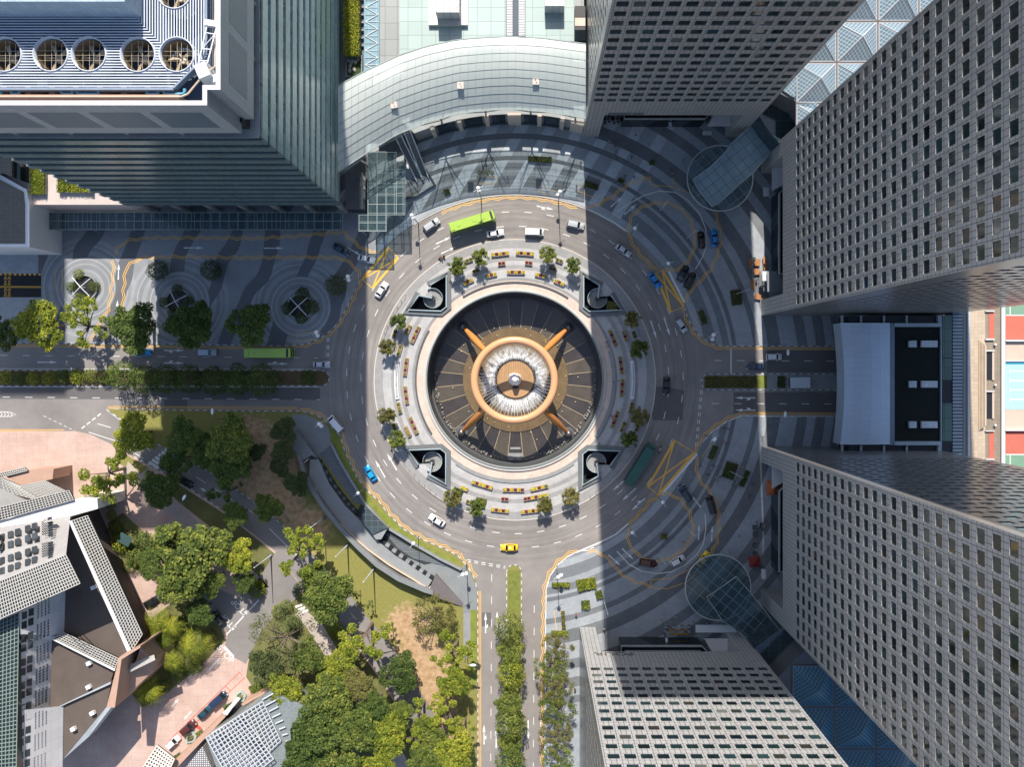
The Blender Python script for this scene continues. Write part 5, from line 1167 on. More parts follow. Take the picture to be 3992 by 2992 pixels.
# ================================================================ LOW THINGS ON THE FOUNTAIN ISLAND
clock = {0: 'three', 30: 'two', 60: 'one', 90: 'twelve', 120: 'eleven', 150: 'ten', 180: 'nine', 210: 'eight', 240: 'seven', 270: 'six', 300: 'five', 330: 'four'}
def oclock(px, py): a = ang(px, py) % 360; return clock[int(round(a/30)*30) % 360]
box_m = M('planter_timber', (0.40, 0.30, 0.26), 0.7, 0.15, 2.0); 
def flower_mat(name, c0, c1):
    g = NG(name); p = g.pos(); n = g.noise(p, 2.8, 3); return g.fin(g.ramp(n, [(0.38, c0), (0.62, c1)]), 0.9, 0, 0.1)
FL = {'Y': flower_mat('yellow_flowers', (0.24, 0.26, 0.02), (0.66, 0.55, 0.03)), 'R': flower_mat('red_flowers', (0.115, 0.022, 0.018), (0.25, 0.055, 0.038)), 'G': flower_mat('green_leaves', (0.05, 0.085, 0.012), (0.17, 0.20, 0.03)), 'M': flower_mat('mixed_flowers', (0.16, 0.15, 0.03), (0.40, 0.31, 0.10))}
CN = {'Y': 'yellow', 'R': 'red', 'G': 'green', 'M': 'mottled'}
def blossom(mb, x0, y0, x1, y1, z, dens=26):
    for i in range(dens):
        x = random.uniform(x0, x1); y = random.uniform(y0, y1); s_ = random.uniform(.07, .15)
        mb.rbox(x, y, z, z+random.uniform(.08, .28), s_, s_, random.uniform(0, 3), 0.5)
def flower_box(px, py, pat, note='', cell=0.93, label=None, depth=0.93, rot=None):
    c = G(px, py); a = (math.atan2(c.y-F.y, c.x-F.x)-math.pi/2) if rot is None else rot
    if math.cos(a) < -1e-6: a += math.pi; pat = pat
    lab = label
    o = thing('flower_planter', lab, 'planter', (c.x, c.y, 0.13), a, 'flower planters round the fountain'); n = len(pat); L = n*cell
    m = MB()
    for s_ in (-1, 1): m.box(-L/2, s_*depth/2-0.05, 0, L/2, s_*depth/2+0.05, 0.62)
    for i in range(n+1): m.box(-L/2+i*cell-0.05, -depth/2+0.051, 0, -L/2+i*cell+0.05, depth/2-0.051, 0.615)
    m.build('box', box_m, o)
    for i, ch in enumerate(pat):
        m = MB(); x0, x1 = -L/2+i*cell+0.08, -L/2+(i+1)*cell-0.08; m.box(x0, -depth/2+.08, 0.2, x1, depth/2-.08, 0.56); blossom(m, x0+.06, -depth/2+.14, x1-.06, depth/2-.14, 0.55, 22)
        m.build('flower_bed', FL[ch], o)
    return o
ROW = [(1950, 992, 'YRYRY'), (2046, 990, 'YRYRY'), (1956, 1029, 'RR'), (2061, 1027, 'RR'), (1916, 1074, 'YRY'), (2011, 1063, 'YRYRY'), (2107, 1076, 'YRY'), (1826, 1100, 'YRY'), (2180, 1103, 'YRY'), (1829, 1016, 'GG'), (1855, 1059, 'GG'), (2154, 1050, 'GG'), (2180, 1018, 'GG'),
       (1591, 1287, 'MMM'), (1620, 1306, 'MRMRM'), (1540, 1302, 'GG'), (1559, 1366, 'GMG'), (1583, 1431, 'MRMRM'), (1584, 1541, 'MRMRM'), (1557, 1591, 'GMG'), (1538, 1665, 'GG'), (1590, 1683, 'MMM'), (1613, 1659, 'MRMRM'),
       (2389, 1320, 'MRMRM'), (2436, 1312, 'MRM'), (2472, 1306, 'GG'), (2463, 1380, 'GG'), (2420, 1426, 'MRMRM'), (2424, 1513, 'MRMRM'), (2460, 1590, 'GGG'), (2397, 1636, 'MRMRM'), (2428, 1665, 'GMG'), (2482, 1670, 'GG'),
       (1810, 1905, 'YY'), (1880, 1891, 'YRYYRY'), (2002, 1910, 'YRYRYR'), (2102, 1902, 'YYRYG'), (1968, 1946, 'RR'), (2089, 1938, 'RRYRYYY'), (1949, 1990, 'YRYRY'), (2065, 1993, 'YRYRY'), (1831, 1958, 'GG')]
rads = {}
for px, py, pat in ROW: rads.setdefault(oclock(px, py), []).append((math.hypot(px-FX, py-FY), px, py))
def side_of(px, py):
    return ''
used_lab = {}
NUMW = {1: 'single', 2: 'two', 3: 'three', 5: 'five', 6: 'six', 7: 'seven'}
def planter_label(px, py, pat):
    cols = [c for c in 'YRGM' if c in pat]; colour = ' and '.join(CN[c] for c in cols)
    a = ang(px, py) % 360; r = math.hypot(px-FX, py-FY)
    ring = 'outer' if r > 470 else ('inner' if r < 435 else 'middle')
    return f'{NUMW[len(pat)]} cell {colour} planter in the {ring} row at {oclock(px, py)} o\'clock of the fountain'
labs = [planter_label(*r) for r in ROW]; labs = [l.replace(' planter in the', ' planter,').replace(' row at', ' row at') for l in labs]
fixs = {}
for i, l in enumerate(labs):
    same = [j for j, k in enumerate(labs) if k == l]
    if len(same) > 1:
        hor = abs(ROW[same[0]][0]-ROW[same[1]][0]) > abs(ROW[same[0]][1]-ROW[same[1]][1])
        same.sort(key=lambda j: ROW[j][0] if hor else ROW[j][1])
        q_ = ('left' if hor else 'upper') if same.index(i) == 0 else ('right' if hor else 'lower')
        fixs[i] = q_+' '+l.replace(' of the fountain', '')
for i, (px, py, pat) in enumerate(ROW): flower_box(px, py, pat, label=fixs.get(i, labs[i]))
# the two long curved benches with a line of white figures
bench_m = M('bench_white', (0.66, 0.67, 0.69), 0.5, 0.08)
for sgn, lab in ((-1, 'long curved white bench with pale lettering blocks on the left side of the fountain'), (1, 'long curved white bench with pale lettering blocks on the right side of the fountain')):
    c = G(FX+sgn*462, FY); b = thing('curved_bench', lab, 'bench', (c.x, c.y, 0.13), 0, 'curved white benches')
    pts = [polar(462, d) for d in ([180-9.3+18.6*i/16 for i in range(17)] if sgn < 0 else [-9.3+18.6*i/16 for i in range(17)])]
    m = MB(); m.wall(W(pts), 0.95, 0.13, 0.55); wpart(m, 'seat', bench_m, b)
    m = MB(); m.wall(W([(FX+(x-FX)*1.009*1.0, FY+(y-FY)*1.009) for x, y in pts]), 0.12, 0.55, 0.85); wpart(m, 'backrest', bench_m, b)
    for i in range(1, 15):
        m = MB(); x, y = polar(461, (180-8.6+17.2*i/15) if sgn < 0 else (-8.6+17.2*i/15)); g_ = G(x, y); m.rbox(g_.x, g_.y, 0.55, 0.9+0.2*random.random(), 0.14, 0.22+.1*random.random(), random.uniform(-.3, .3)); wpart(m, 'figure', M('figure_grey', (0.42, 0.44, 0.47), 0.5), b)
# curved steps against the fountain wall and two railings on the island
for a0_, a1_, r, lab in ((57, 122, 381, 'dark curved step edge along the upper side of the fountain wall'), (235, 305, 399, 'low curved stone bench along the lower side of the fountain wall'), (-35, 17, 386, 'long curved grey stone bench along the right side of the fountain wall'), (150, 213, 386, 'dark curved step edge along the left side of the fountain wall')):
    pts = W(arc(r, a0_, a1_, 30)); m = MB(); m.wall(pts, 0.42 if a0_ != -35 else 0.9, 0.13, 0.42); c = pts[15]
    o = m.build('curved_step', granite if a0_ in (57, 150) else granite_l, None, (c[0], c[1], 0.13)); tag(o, lab, 'step' if a0_ in (57, 150) else 'bench')
rail_m = M('rail_brown', (0.28, 0.25, 0.23), 0.5)
for a0_, a1_, lab in ((205.5, 244, 'thin railing along the lower left kerb of the fountain island'), (142, 166, 'thin railing along the upper left kerb of the fountain island'), (303, 332, 'thin railing along the lower right kerb of the fountain island')):
    c = G(*polar(539, (a0_+a1_)/2)); r_ = thing('railing', lab, 'railing', (c.x, c.y, 0.13), 0, 'railings of the fountain island'); n = int((a1_-a0_)/2.9)
    m = MB(); m.path([(*G(*polar(539, a0_+(a1_-a0_)*i/30))[:2], 1.1) for i in range(31)], [0.05]*31, 5); wpart(m, 'top_rail', rail_m, r_)
    for i in range(n+1):
        m = MB(); g_ = G(*polar(539, a0_+(a1_-a0_)*i/n)); m.tube((g_.x, g_.y, 0.13), (g_.x, g_.y, 1.12), 0.06, 0.06, 6); wpart(m, 'post', rail_m, r_)
# ================================================================ EAST PODIUM AND SPORTS DECK
def epx(x, y): return q1('13', x, y)
a = P(3400, 1495, 12); ep = thing('road_podium', 'low podium over the right road with curved pale metal roof', 'building', (a.x, a.y, 0))
EH = 12.0
m = MB(); m.prism([tuple(P(*epx(*p), EH)[:2]) for p in ((530, 385), (1270, 385), (1270, 1265), (530, 1265))], 4.8, EH-0.6); wpart(m, 'block', dark_m, ep)
met = M('pale_metal_roof', (0.50, 0.57, 0.66), 0.4, 0.06, 0.3, 0.3)
edge = [(470+27*(1-((y-824)/392)**2), y) for y in [432+784*i/16 for i in range(17)]]
m = MB(); rows = []
for (x, y) in edge:
    rows.append([P(*epx(x+(792-x)*t, y), EH+1.2*math.sin(math.pi*t*0.9)) for t in (0, .2, .4, .6, .8, 1)])
for i in range(16):
    for j in range(5): m.quad(rows[i+1][j], rows[i+1][j+1], rows[i][j+1], rows[i][j])
for i in range(16): m.quad(rows[i][0], rows[i+1][0], rows[i+1][0]-Vector((0, 0, 5)), rows[i][0]-Vector((0, 0, 5)))
wpart(m, 'metal_roof', met, ep)
seam = MB()
for i in range(21):
    y = 432+784*i/20; x0 = 470+27*(1-((y-824)/392)**2); seam.path([P(*epx(x0+(792-x0)*t, y), EH+0.06+1.2*math.sin(math.pi*t*0.9)) for t in (0, .2, .4, .6, .8, 1)], [0.06]*6, 4)
wpart(seam, 'seam', M('seam_metal', (0.66, 0.72, 0.78), 0.3), ep)
def erect(name, x0, y0, x1, y1, h0, h1, mat, inset=None):
    a, b = P(*epx(x0, y1), h1), P(*epx(x1, y0), h1); m = MB(); m.box(a.x, a.y, h0, b.x, b.y, h1); return wpart(m, name, mat, ep)
par_b = m_panel('blue_parapet', (0.36, 0.42, 0.46), 1.1, 1.1, 0.05, 0.4, 0.7, 0, 0.08)
erect('gutter', 793, 432, 822, 1222, EH-.6, EH+.3, M('gutter_grey_blue', (0.20, 0.25, 0.31), 0.4))
erect('green_roof', 823, 457, 1120, 1196, EH-.6, EH, M('green_roof_turf', (0.008, 0.013, 0.010), 0.9, 0.4, 1.0))
for r_ in ((822.5, 432, 1127, 456), (822.5, 1197, 1127, 1222), (1121, 456.5, 1127, 1196.5)): erect('parapet', *r_, EH-.6, EH+.6, par_b)
sky_m = m_panel('roof_skylight', (0.52, 0.56, 0.60), 1.0, 1.0, 0.06, 0.2, 0.7)
for y0 in (545, 806, 1068):
    erect('skylight', 918, y0, 965, y0+43, EH, EH+.8, sky_m); erect('skylight', 997, y0, 1100, y0+43, EH, EH+.8, sky_m)
green_gl = m_panel('green_pane', (0.085, 0.14, 0.115), 3.2, 3.2, 0.08, 0.15, 0.4, 0, 0.3)
erect('glass_strip', 1128, 380, 1196, 1280, EH-.6, EH-0.1, dark_m)
for y0, y1 in ((380, 655), (660, 800), (950, 1195)): erect('glass_pane', 1131, y0, 1193, y1, EH-.1, EH+.02, green_gl)
erect('slat_roof', 1198, 360, 1265, 1310, EH-.6, EH+.1, M('slat_tray', (0.12, 0.16, 0.20), 0.4))
m = MB(); y = 362
while y < 1305:
    a, b = P(*epx(1198, y+3.5), EH+.3), P(*epx(1263, y), EH+.3); m.box(a.x, a.y, EH+.1, b.x, b.y, EH+.3); y += 22.3
wpart(m, 'slat', white_m, ep)
for s_, (y0, y1) in ((0, (382, 431)), (1, (1223, 1262))):
    for x in (485, 607, 755, 902): erect('bracket', x-5, y0, x+5, y1, EH-.5, EH+.2, par_b)
    erect('parapet', 1103, y0, 1127, y1, EH-.6, EH+.3, par_b)
# sports deck
sdk = thing('sports_deck', 'sunlit raised deck at the right edge with painted sports courts and tan paving', 'deck', (P(3850, 1495, EH).x, P(3850, 1495, EH).y, 0)); ep2 = ep; ep = sdk
tan_m = m_panel('tan_paving', (0.44, 0.355, 0.265), 0.9, 0.9, 0.07, 0.8, 0.75, 0, 0.15)
gp = m_panel('grey_deck_wall', (0.52, 0.53, 0.53), 1.6, 1.6, 0.05, 0.6, 0.7, 0, 0.1)
erect('ledge', 1266, 300, 1288, 1330, 3, EH+.3, M('ledge_grey', (0.22, 0.24, 0.26), 0.6)); erect('ledge', 1296, 300, 1311, 1330, 3, EH+.8, gp)
erect('paving', 1311.5, 200, 1409, 1440, 3, EH, tan_m); erect('paving', 1409.5, 200, 1512, 1440, 3, EH-.05, m_panel('brown_paving', (0.235, 0.195, 0.15), 1.1, 1.1, 0.07, 0.8, 0.75, 0, 0.15))
for i in range(5): erect('terrace_step', 1368+i*9.5, 540+i*8, 1368+(i+1)*9.5-.5, 1126-i*8, EH, EH+0.25+0.3*i, M('step_tan', (0.50, 0.405, 0.315), 0.8, 0.15))
red_c = M('red_court', (0.47, 0.13, 0.09), 0.85, 0.12, 0.5); blue_c = M('blue_court', (0.33, 0.55, 0.57), 0.85, 0.08, 0.5); grn_c = M('green_court', (0.16, 0.28, 0.195), 0.85, 0.1, 0.5); bei_c = M('beige_court', (0.50, 0.40, 0.325), 0.85, 0.1, 0.5); dbl = M('deep_blue_court', (0.02, 0.22, 0.34), 0.8, 0.1)
erect('red_strip', 1432, 357, 1466, 532, EH-.05, EH+.02, red_c); erect('red_strip', 1432, 1135, 1466, 1310, EH-.05, EH+.02, red_c)
for y0, y1 in ((350, 358), (532, 542), (1128, 1134), (1310, 1318), (606, 615), (870, 878)): erect('deck_frame', 1410, y0, 1468, y1, EH, EH+.5, gp)
for y0, y1 in ((616, 800), (874, 1050)):
    erect('stair_void', 1418, y0, 1452, y1, EH-.05, EH+.03, dark_m); erect('stair_frame', 1453, y0, 1466, y1, EH-.05, EH+.3, bei_c)
erect('deck_wall', 1513, 200, 1538, 1440, 3, EH+.6, gp)
for y0, y1, mt in ((180, 382, grn_c), (383, 538, red_c), (552, 678, bei_c), (680, 698, dbl), (698.5, 990, blue_c), (991, 1118, bei_c), (1132, 1282, red_c), (1283, 1500, grn_c)): erect('court', 1539, y0, 2150, y1, 3, EH, mt)
for y in (739, 800, 861, 922): erect('court_line', 1569, y, 2150, y+6, EH, EH+.02, white_p); erect('court_line', 1567, y-14, 1573, y+20, EH+.02, EH+.03, white_p)
for r_ in ((1566, 200, 1571, 378), (1540, 378, 2150, 384), (1540, 1279, 2150, 1285), (1566, 1286, 1571, 1440)): erect('court_line', *r_, EH, EH+.02, white_p)
for y in (541, 1121): erect('court_wall', 1540, y, 2150, y+8, EH, EH+.9, white_m)
erect('court_edge', 1540, 676, 2150, 680, EH, EH+.3, white_m)
for y in (571, 833, 1095): 
    m = MB(); a = P(*epx(1481, y), EH+1); m.ball((a.x, a.y, EH+.5), .32, 10, 6); wpart(m, 'globe_light', white_m, ep)
# the pale box on the right median
a = P(3118, 1493, 2.5); vb = thing('vent_box', 'pale flat-topped vent structure standing on the right median', 'vent', (a.x, a.y, 0.13))
m = MB(); p0, p1 = P(3082, 1514, 2.6), P(3159, 1472, 2.6); m.box(p0.x, p0.y, 2.35, p1.x, p1.y, 2.6); wpart(m, 'roof', M('vent_roof', (0.46, 0.50, 0.53), 0.6, 0.12, 1.0), vb)
m = MB(); m.box(p0.x+.3, p0.y+.3, 0.13, p1.x-.3, p1.y-.3, 2.35); wpart(m, 'louvred_wall', granite, vb)

# ================================================================ SOUTH-WEST BUILDING
def zp(x, y): return (x*0.7311, 1780+y*0.7311)            # pixels of the tall detail view -> photo pixels
stone = m_panel('stone_sun_brightened', (0.54, 0.525, 0.52), 2.4, 1.6, 0.05, 0.7, 0.75, 0, 0.10)  # east wall: the building's one stone, sunlit brightness put into its colour
brown = M('brown_roof_felt', (0.100, 0.080, 0.068), 0.85, 0.22, 0.25); tan = M('tan_stone', (0.42, 0.27, 0.20), 0.75, 0.12, 0.5)
gl_d = glassy('dark_roof_glass', (0.012, 0.017, 0.022), 0.08, var=0.4); bar_w = M('roof_bar_pale', (0.44, 0.425, 0.39), 0.5, 0.06)
swg = P(150, 2500, 14); sw = thing('stone_building', 'pale stone building with lattice glass roofs and brown flat roofs at the lower left', 'building', (swg.x, swg.y, 0))
def wsurf(name, pts, mat, drop=None, parent=None):
    """face through image points of known height, closed below by skirts so that it is solid"""
    vs = [P(*zp(x, y), h) for x, y, h in pts]; n = len(vs); m = MB()
    ar = sum(vs[i].x*vs[(i+1) % n].y-vs[(i+1) % n].x*vs[i].y for i in range(n))
    if ar < 0: vs = vs[::-1]
    base = drop if drop is not None else 0.1
    m.add(vs+[Vector((v.x, v.y, base)) for v in vs], [list(range(n))]+[[(i+1) % n, i, n+i, n+(i+1) % n] for i in range(n)])
    return wpart(m, name, mat, parent or sw)
def lattice(name, quad, n, mm, gl, bars, w=0.14, parent=None, below=0.6):
    a, b, c, d = [P(*zp(x, y), h) for x, y, h in quad]
    o = wsurf(name, quad, gl, min(v[2] for v in quad)-below, parent)
    m = MB(); up = Vector((0, 0, 0.10))
    for i in range(n+1): t = i/n; m.tube(a.lerp(b, t)+up, d.lerp(c, t)+up, w, w, 4)
    for j in range(mm+1): t = j/mm; m.tube(a.lerp(d, t)+up, b.lerp(c, t)+up, w, w, 4)
    wpart(m, 'glazing_bar', bars, o); return o
# walls as ruled faces between a low and a high line
WQ = []
def wall_face(name, low, high, mat):
    m = MB(); L = [P(*zp(x, y), h) for x, y, h in low]; H = [P(*zp(x, y), h) for x, y, h in high]
    for i in range(len(L)-1):
        q4 = [L[i], L[i+1], H[i+1], H[i]]; nn = (q4[1]-q4[0]).cross(q4[3]-q4[0])
        if nn.dot(Vector((0, 0, 215))-q4[0]) < 0: q4 = q4[::-1]
        m.quad(*q4); WQ.append(([q_.copy() for q_ in q4], [low[i], low[i+1], high[i+1], high[i]]))
    return wpart(m, name, mat, sw)
def on_wall(x, y):
    """the point of the walls that the detail-view pixel (x, y) shows"""
    px, py = zp(x, y); d = (P(px, py, 0)-Vector((0, 0, CAM_H))); best = None
    for q4, im in WQ:
        ins = False; j = 3
        for i in range(4):
            (xi, yi), (xj, yj) = im[i][:2], im[j][:2]
            if (yi > y) != (yj > y) and x < (xj-xi)*(y-yi)/(yj-yi)+xi: ins = not ins
            j = i
        nn = (q4[1]-q4[0]).cross(q4[3]-q4[0]).normalized(); t = (q4[0]-Vector((0, 0, CAM_H))).dot(nn)/d.dot(nn); hit = Vector((0, 0, CAM_H))+d*t+nn*0.06
        if ins: return hit
        best = best or hit
    return best
LO, HI = 13.5, 27.0
wall_face('wall', [(-300, 432, LO), (0, 382, LO), (375, 322, LO)], [(-300, 785, HI), (0, 664, HI), (352, 525, HI)], m_panel('stone_sun_dimmed', (0.30, 0.29, 0.285), 2.4, 1.6, 0.05, 0.7, 0.75, 0, 0.10))  # north wall: same stone as the east wall, toned down against the full sun
low_e = [(350, 715, LO), (342, 950, LO), (277, 985, LO), (264, 1358, LO), (338, 1332, LO), (330, 1900, LO)]
HE = 23.0
high_e = [(102, 832, HE), (101, 950, HE), (100, 985, HE), (95, 1358, HE), (94, 1380, HE), (85, 1900, HE)]
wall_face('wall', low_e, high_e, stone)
def wwin(cx, cy, w, h_, lo_y, hi_y, shear=0.0, name='window', mat=None):
    def hh(x, y):
        t = (y-lo_y(x))/(hi_y(x)-lo_y(x)); return LO+(HI-LO)*t+0.25
    c4 = [(cx-w/2, cy-h_/2+shear*w/2), (cx+w/2, cy-h_/2-shear*w/2), (cx+w/2, cy+h_/2-shear*w/2), (cx-w/2, cy+h_/2+shear*w/2)]
    m = MB(); v = [on_wall(x, y) for x, y in c4]
    if (v[1]-v[0]).cross(v[3]-v[0]).dot(Vector((0, 0, 215))-v[0]) < 0: v = v[::-1]
    cen = sum(v, Vector())/4; nrm = (v[1]-v[0]).cross(v[3]-v[0]).normalized()*0.5
    m.add(v+[x-nrm for x in v], [[0,1,2,3],[1,0,4,5],[2,1,5,6],[3,2,6,7],[0,3,7,4]]); return m if mat is None else wpart(m, name, mat, sw)
sw_gl = glassy('dark_window', (0.03, 0.038, 0.045), 0.1, var=0.5)
loN = lambda x: 382-0.16*x; hiN = lambda x: 664-0.395*x
for cx in (-66, -30, 12, 54, 92, 146, 182):
    for ry in (374, 426, 498, 553): wwin(cx, ry+(182-cx)*0.34, 25, 34, loN, hiN, 0.30, 'window', sw_gl)
class _E: pass
def wwin_e(cx, cy, w, h_, name, mat=None, acc=None):
    def hh(x, y):
        import bisect
        xr = 350 if y < 950 else (270 if y < 1340 else 336); xl = 102-(y-832)*0.016; return LO+(HI-LO)*(xr-x)/(xr-xl)+0.25
    c4 = [(cx-w/2, cy-h_/2+4), (cx+w/2, cy-h_/2-4), (cx+w/2, cy+h_/2-4), (cx-w/2, cy+h_/2+4)]; v = [on_wall(x, y) for x, y in c4]
    if (v[1]-v[0]).cross(v[3]-v[0]).dot(Vector((0, 0, 215))-v[0]) < 0: v = v[::-1]
    nrm = (v[1]-v[0]).cross(v[3]-v[0]).normalized()*0.5; m = acc or MB()
    m.add(v+[x-nrm for x in v], [[0,1,2,3],[1,0,4,5],[2,1,5,6],[3,2,6,7],[0,3,7,4]])
    if acc is None: wpart(m, name, mat, sw)
for cy in (833, 884, 957, 1007, 1084, 1134, 1208, 1258, 1333, 1387, 1460, 1512, 1584, 1637):
    wwin_e(166-(cy-833)*0.026, cy, 27, 38, 'window', sw_gl); wwin_e(130-(cy-833)*0.026, cy+17, 27, 38, 'window', sw_gl)
for g_ in range(8):
    m = MB(); y0 = 785+g_*118; x0 = 204-g_*3
    for i in range(4):
        for j in range(6): wwin_e(x0+i*19, y0+j*15-i*8, 6, 6, '', None, m)
    wpart(m, 'perforation', sw_gl, sw)
for g_ in range(2):
    m = MB(); 
    for j in range(6):
        for k in range(4): mm_ = wwin(225+k*10, 350+g_*118+j*13-k*3, 4, 5, loN, hiN); m.add(mm_.v, mm_.f)
    for j in range(7): mm_ = wwin(267, 340+g_*120+j*13, 24, 6, loN, hiN, 0.3); m.add(mm_.v, mm_.f)
    wpart(m, 'perforation', sw_gl, sw)
lattice('lattice_roof', [(-300, 785, HI), (352, 525, HI), (428, 678, HI), (-300, 1000, HI)], 52, 10, gl_d, bar_w, 0.13)
dk_gl = glassy('green_black_glass', (0.014, 0.030, 0.030), 0.08, var=0.4)
lattice('lattice_roof', [(102, 834, HE), (85, 1900, HE+2), (-300, 1900, HE+2), (-300, 1000, HE)], 48, 20, dk_gl, M('bar_green_grey', (0.20, 0.24, 0.21), 0.5), 0.12)
wsurf('brown_roof', [(370, 330, 13.6), (352, 525, 13.6), (428, 678, 13.6), (350, 715, 13.6), (342, 950, 13.6), (632, 1082, 13.6), (690, 1050, 13.6)], brown)
wsurf('brown_roof', [(277, 985, 13.6), (264, 1358, 13.6), (588, 1208, 13.6), (608, 1145, 13.6)], brown)
wsurf('brown_roof', [(340, 1335, 13.3), (592, 1214, 13.3), (568, 1340, 13.3), (338, 1612, 13.3)], brown)
lattice('lattice_roof', [(382, 345, 15.5), (468, 316, 15.5), (760, 950, 15.5), (702, 1040, 15.5)], 6, 46, gl_d, bar_w, 0.12)
wsurf('white_parapet', [(366, 348, 15.8), (381, 343, 15.8), (700, 1042, 15.8), (681, 1048, 15.8)], white_m, 12)
lattice('lattice_roof', [(282, 975, 15.5), (340, 940, 15.5), (634, 1080, 15.5), (612, 1138, 15.5)], 5, 22, gl_d, bar_w, 0.11)
wsurf('white_parapet', [(277, 979, 15.7), (284, 975, 15.7), (613, 1137, 15.7), (610, 1147, 15.7)], white_m, 12)
wsurf('white_parapet', [(262, 1362, 14.2), (590, 1205, 14.2), (590, 1216, 14.2), (270, 1360, 14.2)], M('blue_grey_coping', (0.36, 0.40, 0.43), 0.5), 12)
wsurf('white_parapet', [(336, 1618, 14.5), (566, 1342, 14.5), (592, 1342, 14.5), (470, 1500, 14.0)], M('blue_grey_coping', (0.36, 0.40, 0.43)), 10)
wsurf('tan_tower', [(568, 1340, 19), (636, 1072, 19), (748, 1012, 19), (748, 1022, 19), (648, 1085, 19), (612, 1342, 19)], tan)
wsurf('tan_wall', [(613, 1340, 13), (648, 1088, 15), (720, 1110, 13), (748, 1024, 15), (822, 1080, 12), (812, 1150, 11), (700, 1265, 11)], tan)
lattice('lattice_roof', [(664, 1165, 14.6), (722, 1100, 14.6), (822, 1060, 14.6), (828, 1085, 14.6)], 8, 4, gl_d, bar_w, 0.10)
for x, y in ((500, 700), (476, 1104), (474, 1230), (494, 1370), (392, 1455)):
    m = MB(); a = P(*zp(x, y), 14); m.rbox(a.x, a.y, 13.5, 14.5, .55, .45, 0.4); wpart(m, 'roof_vent', white_m, sw)
wsurf('white_roof', [(-300, 400, LO), (0, 346, LO), (395, 232, LO), (518, 226, LO), (522, 280, LO), (375, 321, LO), (0, 381, LO), (-300, 431, LO)], M('white_roof_coating', (0.68, 0.66, 0.64), 0.6, 0.06, 0.3))
lattice('lattice_roof', [(-300, 345, LO+.6), (370, 182, LO+.6), (393, 231, LO+.6), (-300, 425, LO+.6)], 44, 5, gl_d, bar_w, 0.11)
lattice('lattice_roof', [(0, 112, 10), (108, 158, 10), (245, 245, 10), (0, 180, 10)], 10, 8, gl_d, bar_w, 0.10); lattice('lattice_roof', [(108, 158, 10.4), (240, 130, 10.4), (348, 184, 10.4), (250, 240, 10.4)], 14, 8, gl_d, bar_w, 0.10)
wsurf('grey_roof', [(-300, 120, 10.2), (0, 170, 10.2), (146, 240, 10.2), (0, 282, 10.2), (-300, 330, 10.2)], M('grey_flat_roof', (0.30, 0.295, 0.28), 0.8, 0.15, 0.4))
lattice('lattice_roof', [(-300, 160, 9), (128, 60, 9), (148, 76, 9), (-300, 190, 9)], 40, 2, gl_d, bar_w, 0.10)
wsurf('tan_block', [(20, 100, 8.5), (148, 76, 8.5), (286, 68, 8.5), (280, 122, 8.5), (106, 156, 8.5)], tan)
# second building with the steel space frame, at the bottom
def yp(x, y): return (560+x*0.30884, 2480+y*0.30884)
_z = zp
zp = yp
fr = P(*yp(1300, 1300), 12); sw2 = thing('space_frame_building', 'low building with a white steel space frame roof at the bottom left', 'building', (fr.x, fr.y, 0)); _sw = sw; sw = sw2
grey_gl = m_panel('grey_roof_pane', (0.20, 0.225, 0.225), 0.6, 0.6, 0.06, 0.3, 0.7)
wsurf('roof', [(785, 1290, 10.5), (1500, 780, 10.5), (1600, 700, 10.5), (2150, 940, 10.5), (1850, 1180, 10.5), (1870, 1450, 10.5), (1790, 1800, 10.5), (1000, 1900, 10.5)], grey_gl)
wf = M('space_frame_steel', (0.47, 0.49, 0.52), 0.4, 0.06)
for (quad, n, mm_, h) in (([(785, 1290), (1240, 990), (1640, 1560), (1150, 1950)], 11, 14, 12.6), ([(860, 1230), (1500, 830), (1730, 1330), (1180, 1850)], 13, 12, 11.4)):
    a, b, c, d = [P(*yp(*p), h) for p in quad]; m = MB()
    for i in range(n+1): m.tube(a.lerp(b, i/n), d.lerp(c, i/n), .13, .13, 5)
    for j in range(mm_+1): m.tube(a.lerp(d, j/mm_), b.lerp(c, j/mm_), .13, .13, 5)
    if h > 12:
        for i in range(n):
            for j in range(mm_):
                p0 = a.lerp(b, i/n).lerp(d.lerp(c, i/n), j/mm_); p1 = a.lerp(b, (i+.5)/n).lerp(d.lerp(c, (i+.5)/n), (j+.5)/mm_); p1.z = 11.4; m.tube(p0, p1, .08, .08, 4, False)
    wpart(m, 'space_frame', wf, sw)
m = MB()
for t in range(9):
    a = P(*yp(1500+t*42, 810+t*75), 11.0); b = P(*yp(1640+t*30, 730+t*85), 11.0); m.tube(a, b, .2, .2, 5)
wpart(m, 'edge_beam', wf, sw)
wsurf('tan_wall', [(300, 1700, 6), (330, 1640, 6), (1010, 985, 6), (1050, 1010, 6), (390, 1700, 6)], tan); wsurf('tan_wall', [(1230, 870, 6), (1590, 670, 6), (1600, 690, 6), (1260, 885, 6)], tan)
wsurf('perforated_roof', [(520, 1680, 9), (740, 1400, 9), (860, 1680, 9)], m_panel('perforated_white', (0.62, 0.60, 0.60), 0.5, 0.5, 0.25, 0.6, 0.25))
wsurf('pale_plinth', [(1000, 980, 7.5), (1070, 905, 7.5), (1110, 925, 7.5), (1050, 1010, 7.5)], white_m)
lattice('lattice_roof', [(170, 1390, 8), (390, 1560, 8), (250, 1850, 8), (-60, 1750, 8)], 8, 9, gl_d, M('cream_bar', (0.66, 0.60, 0.52), 0.6), 0.22)
zp = _z; sw = _sw

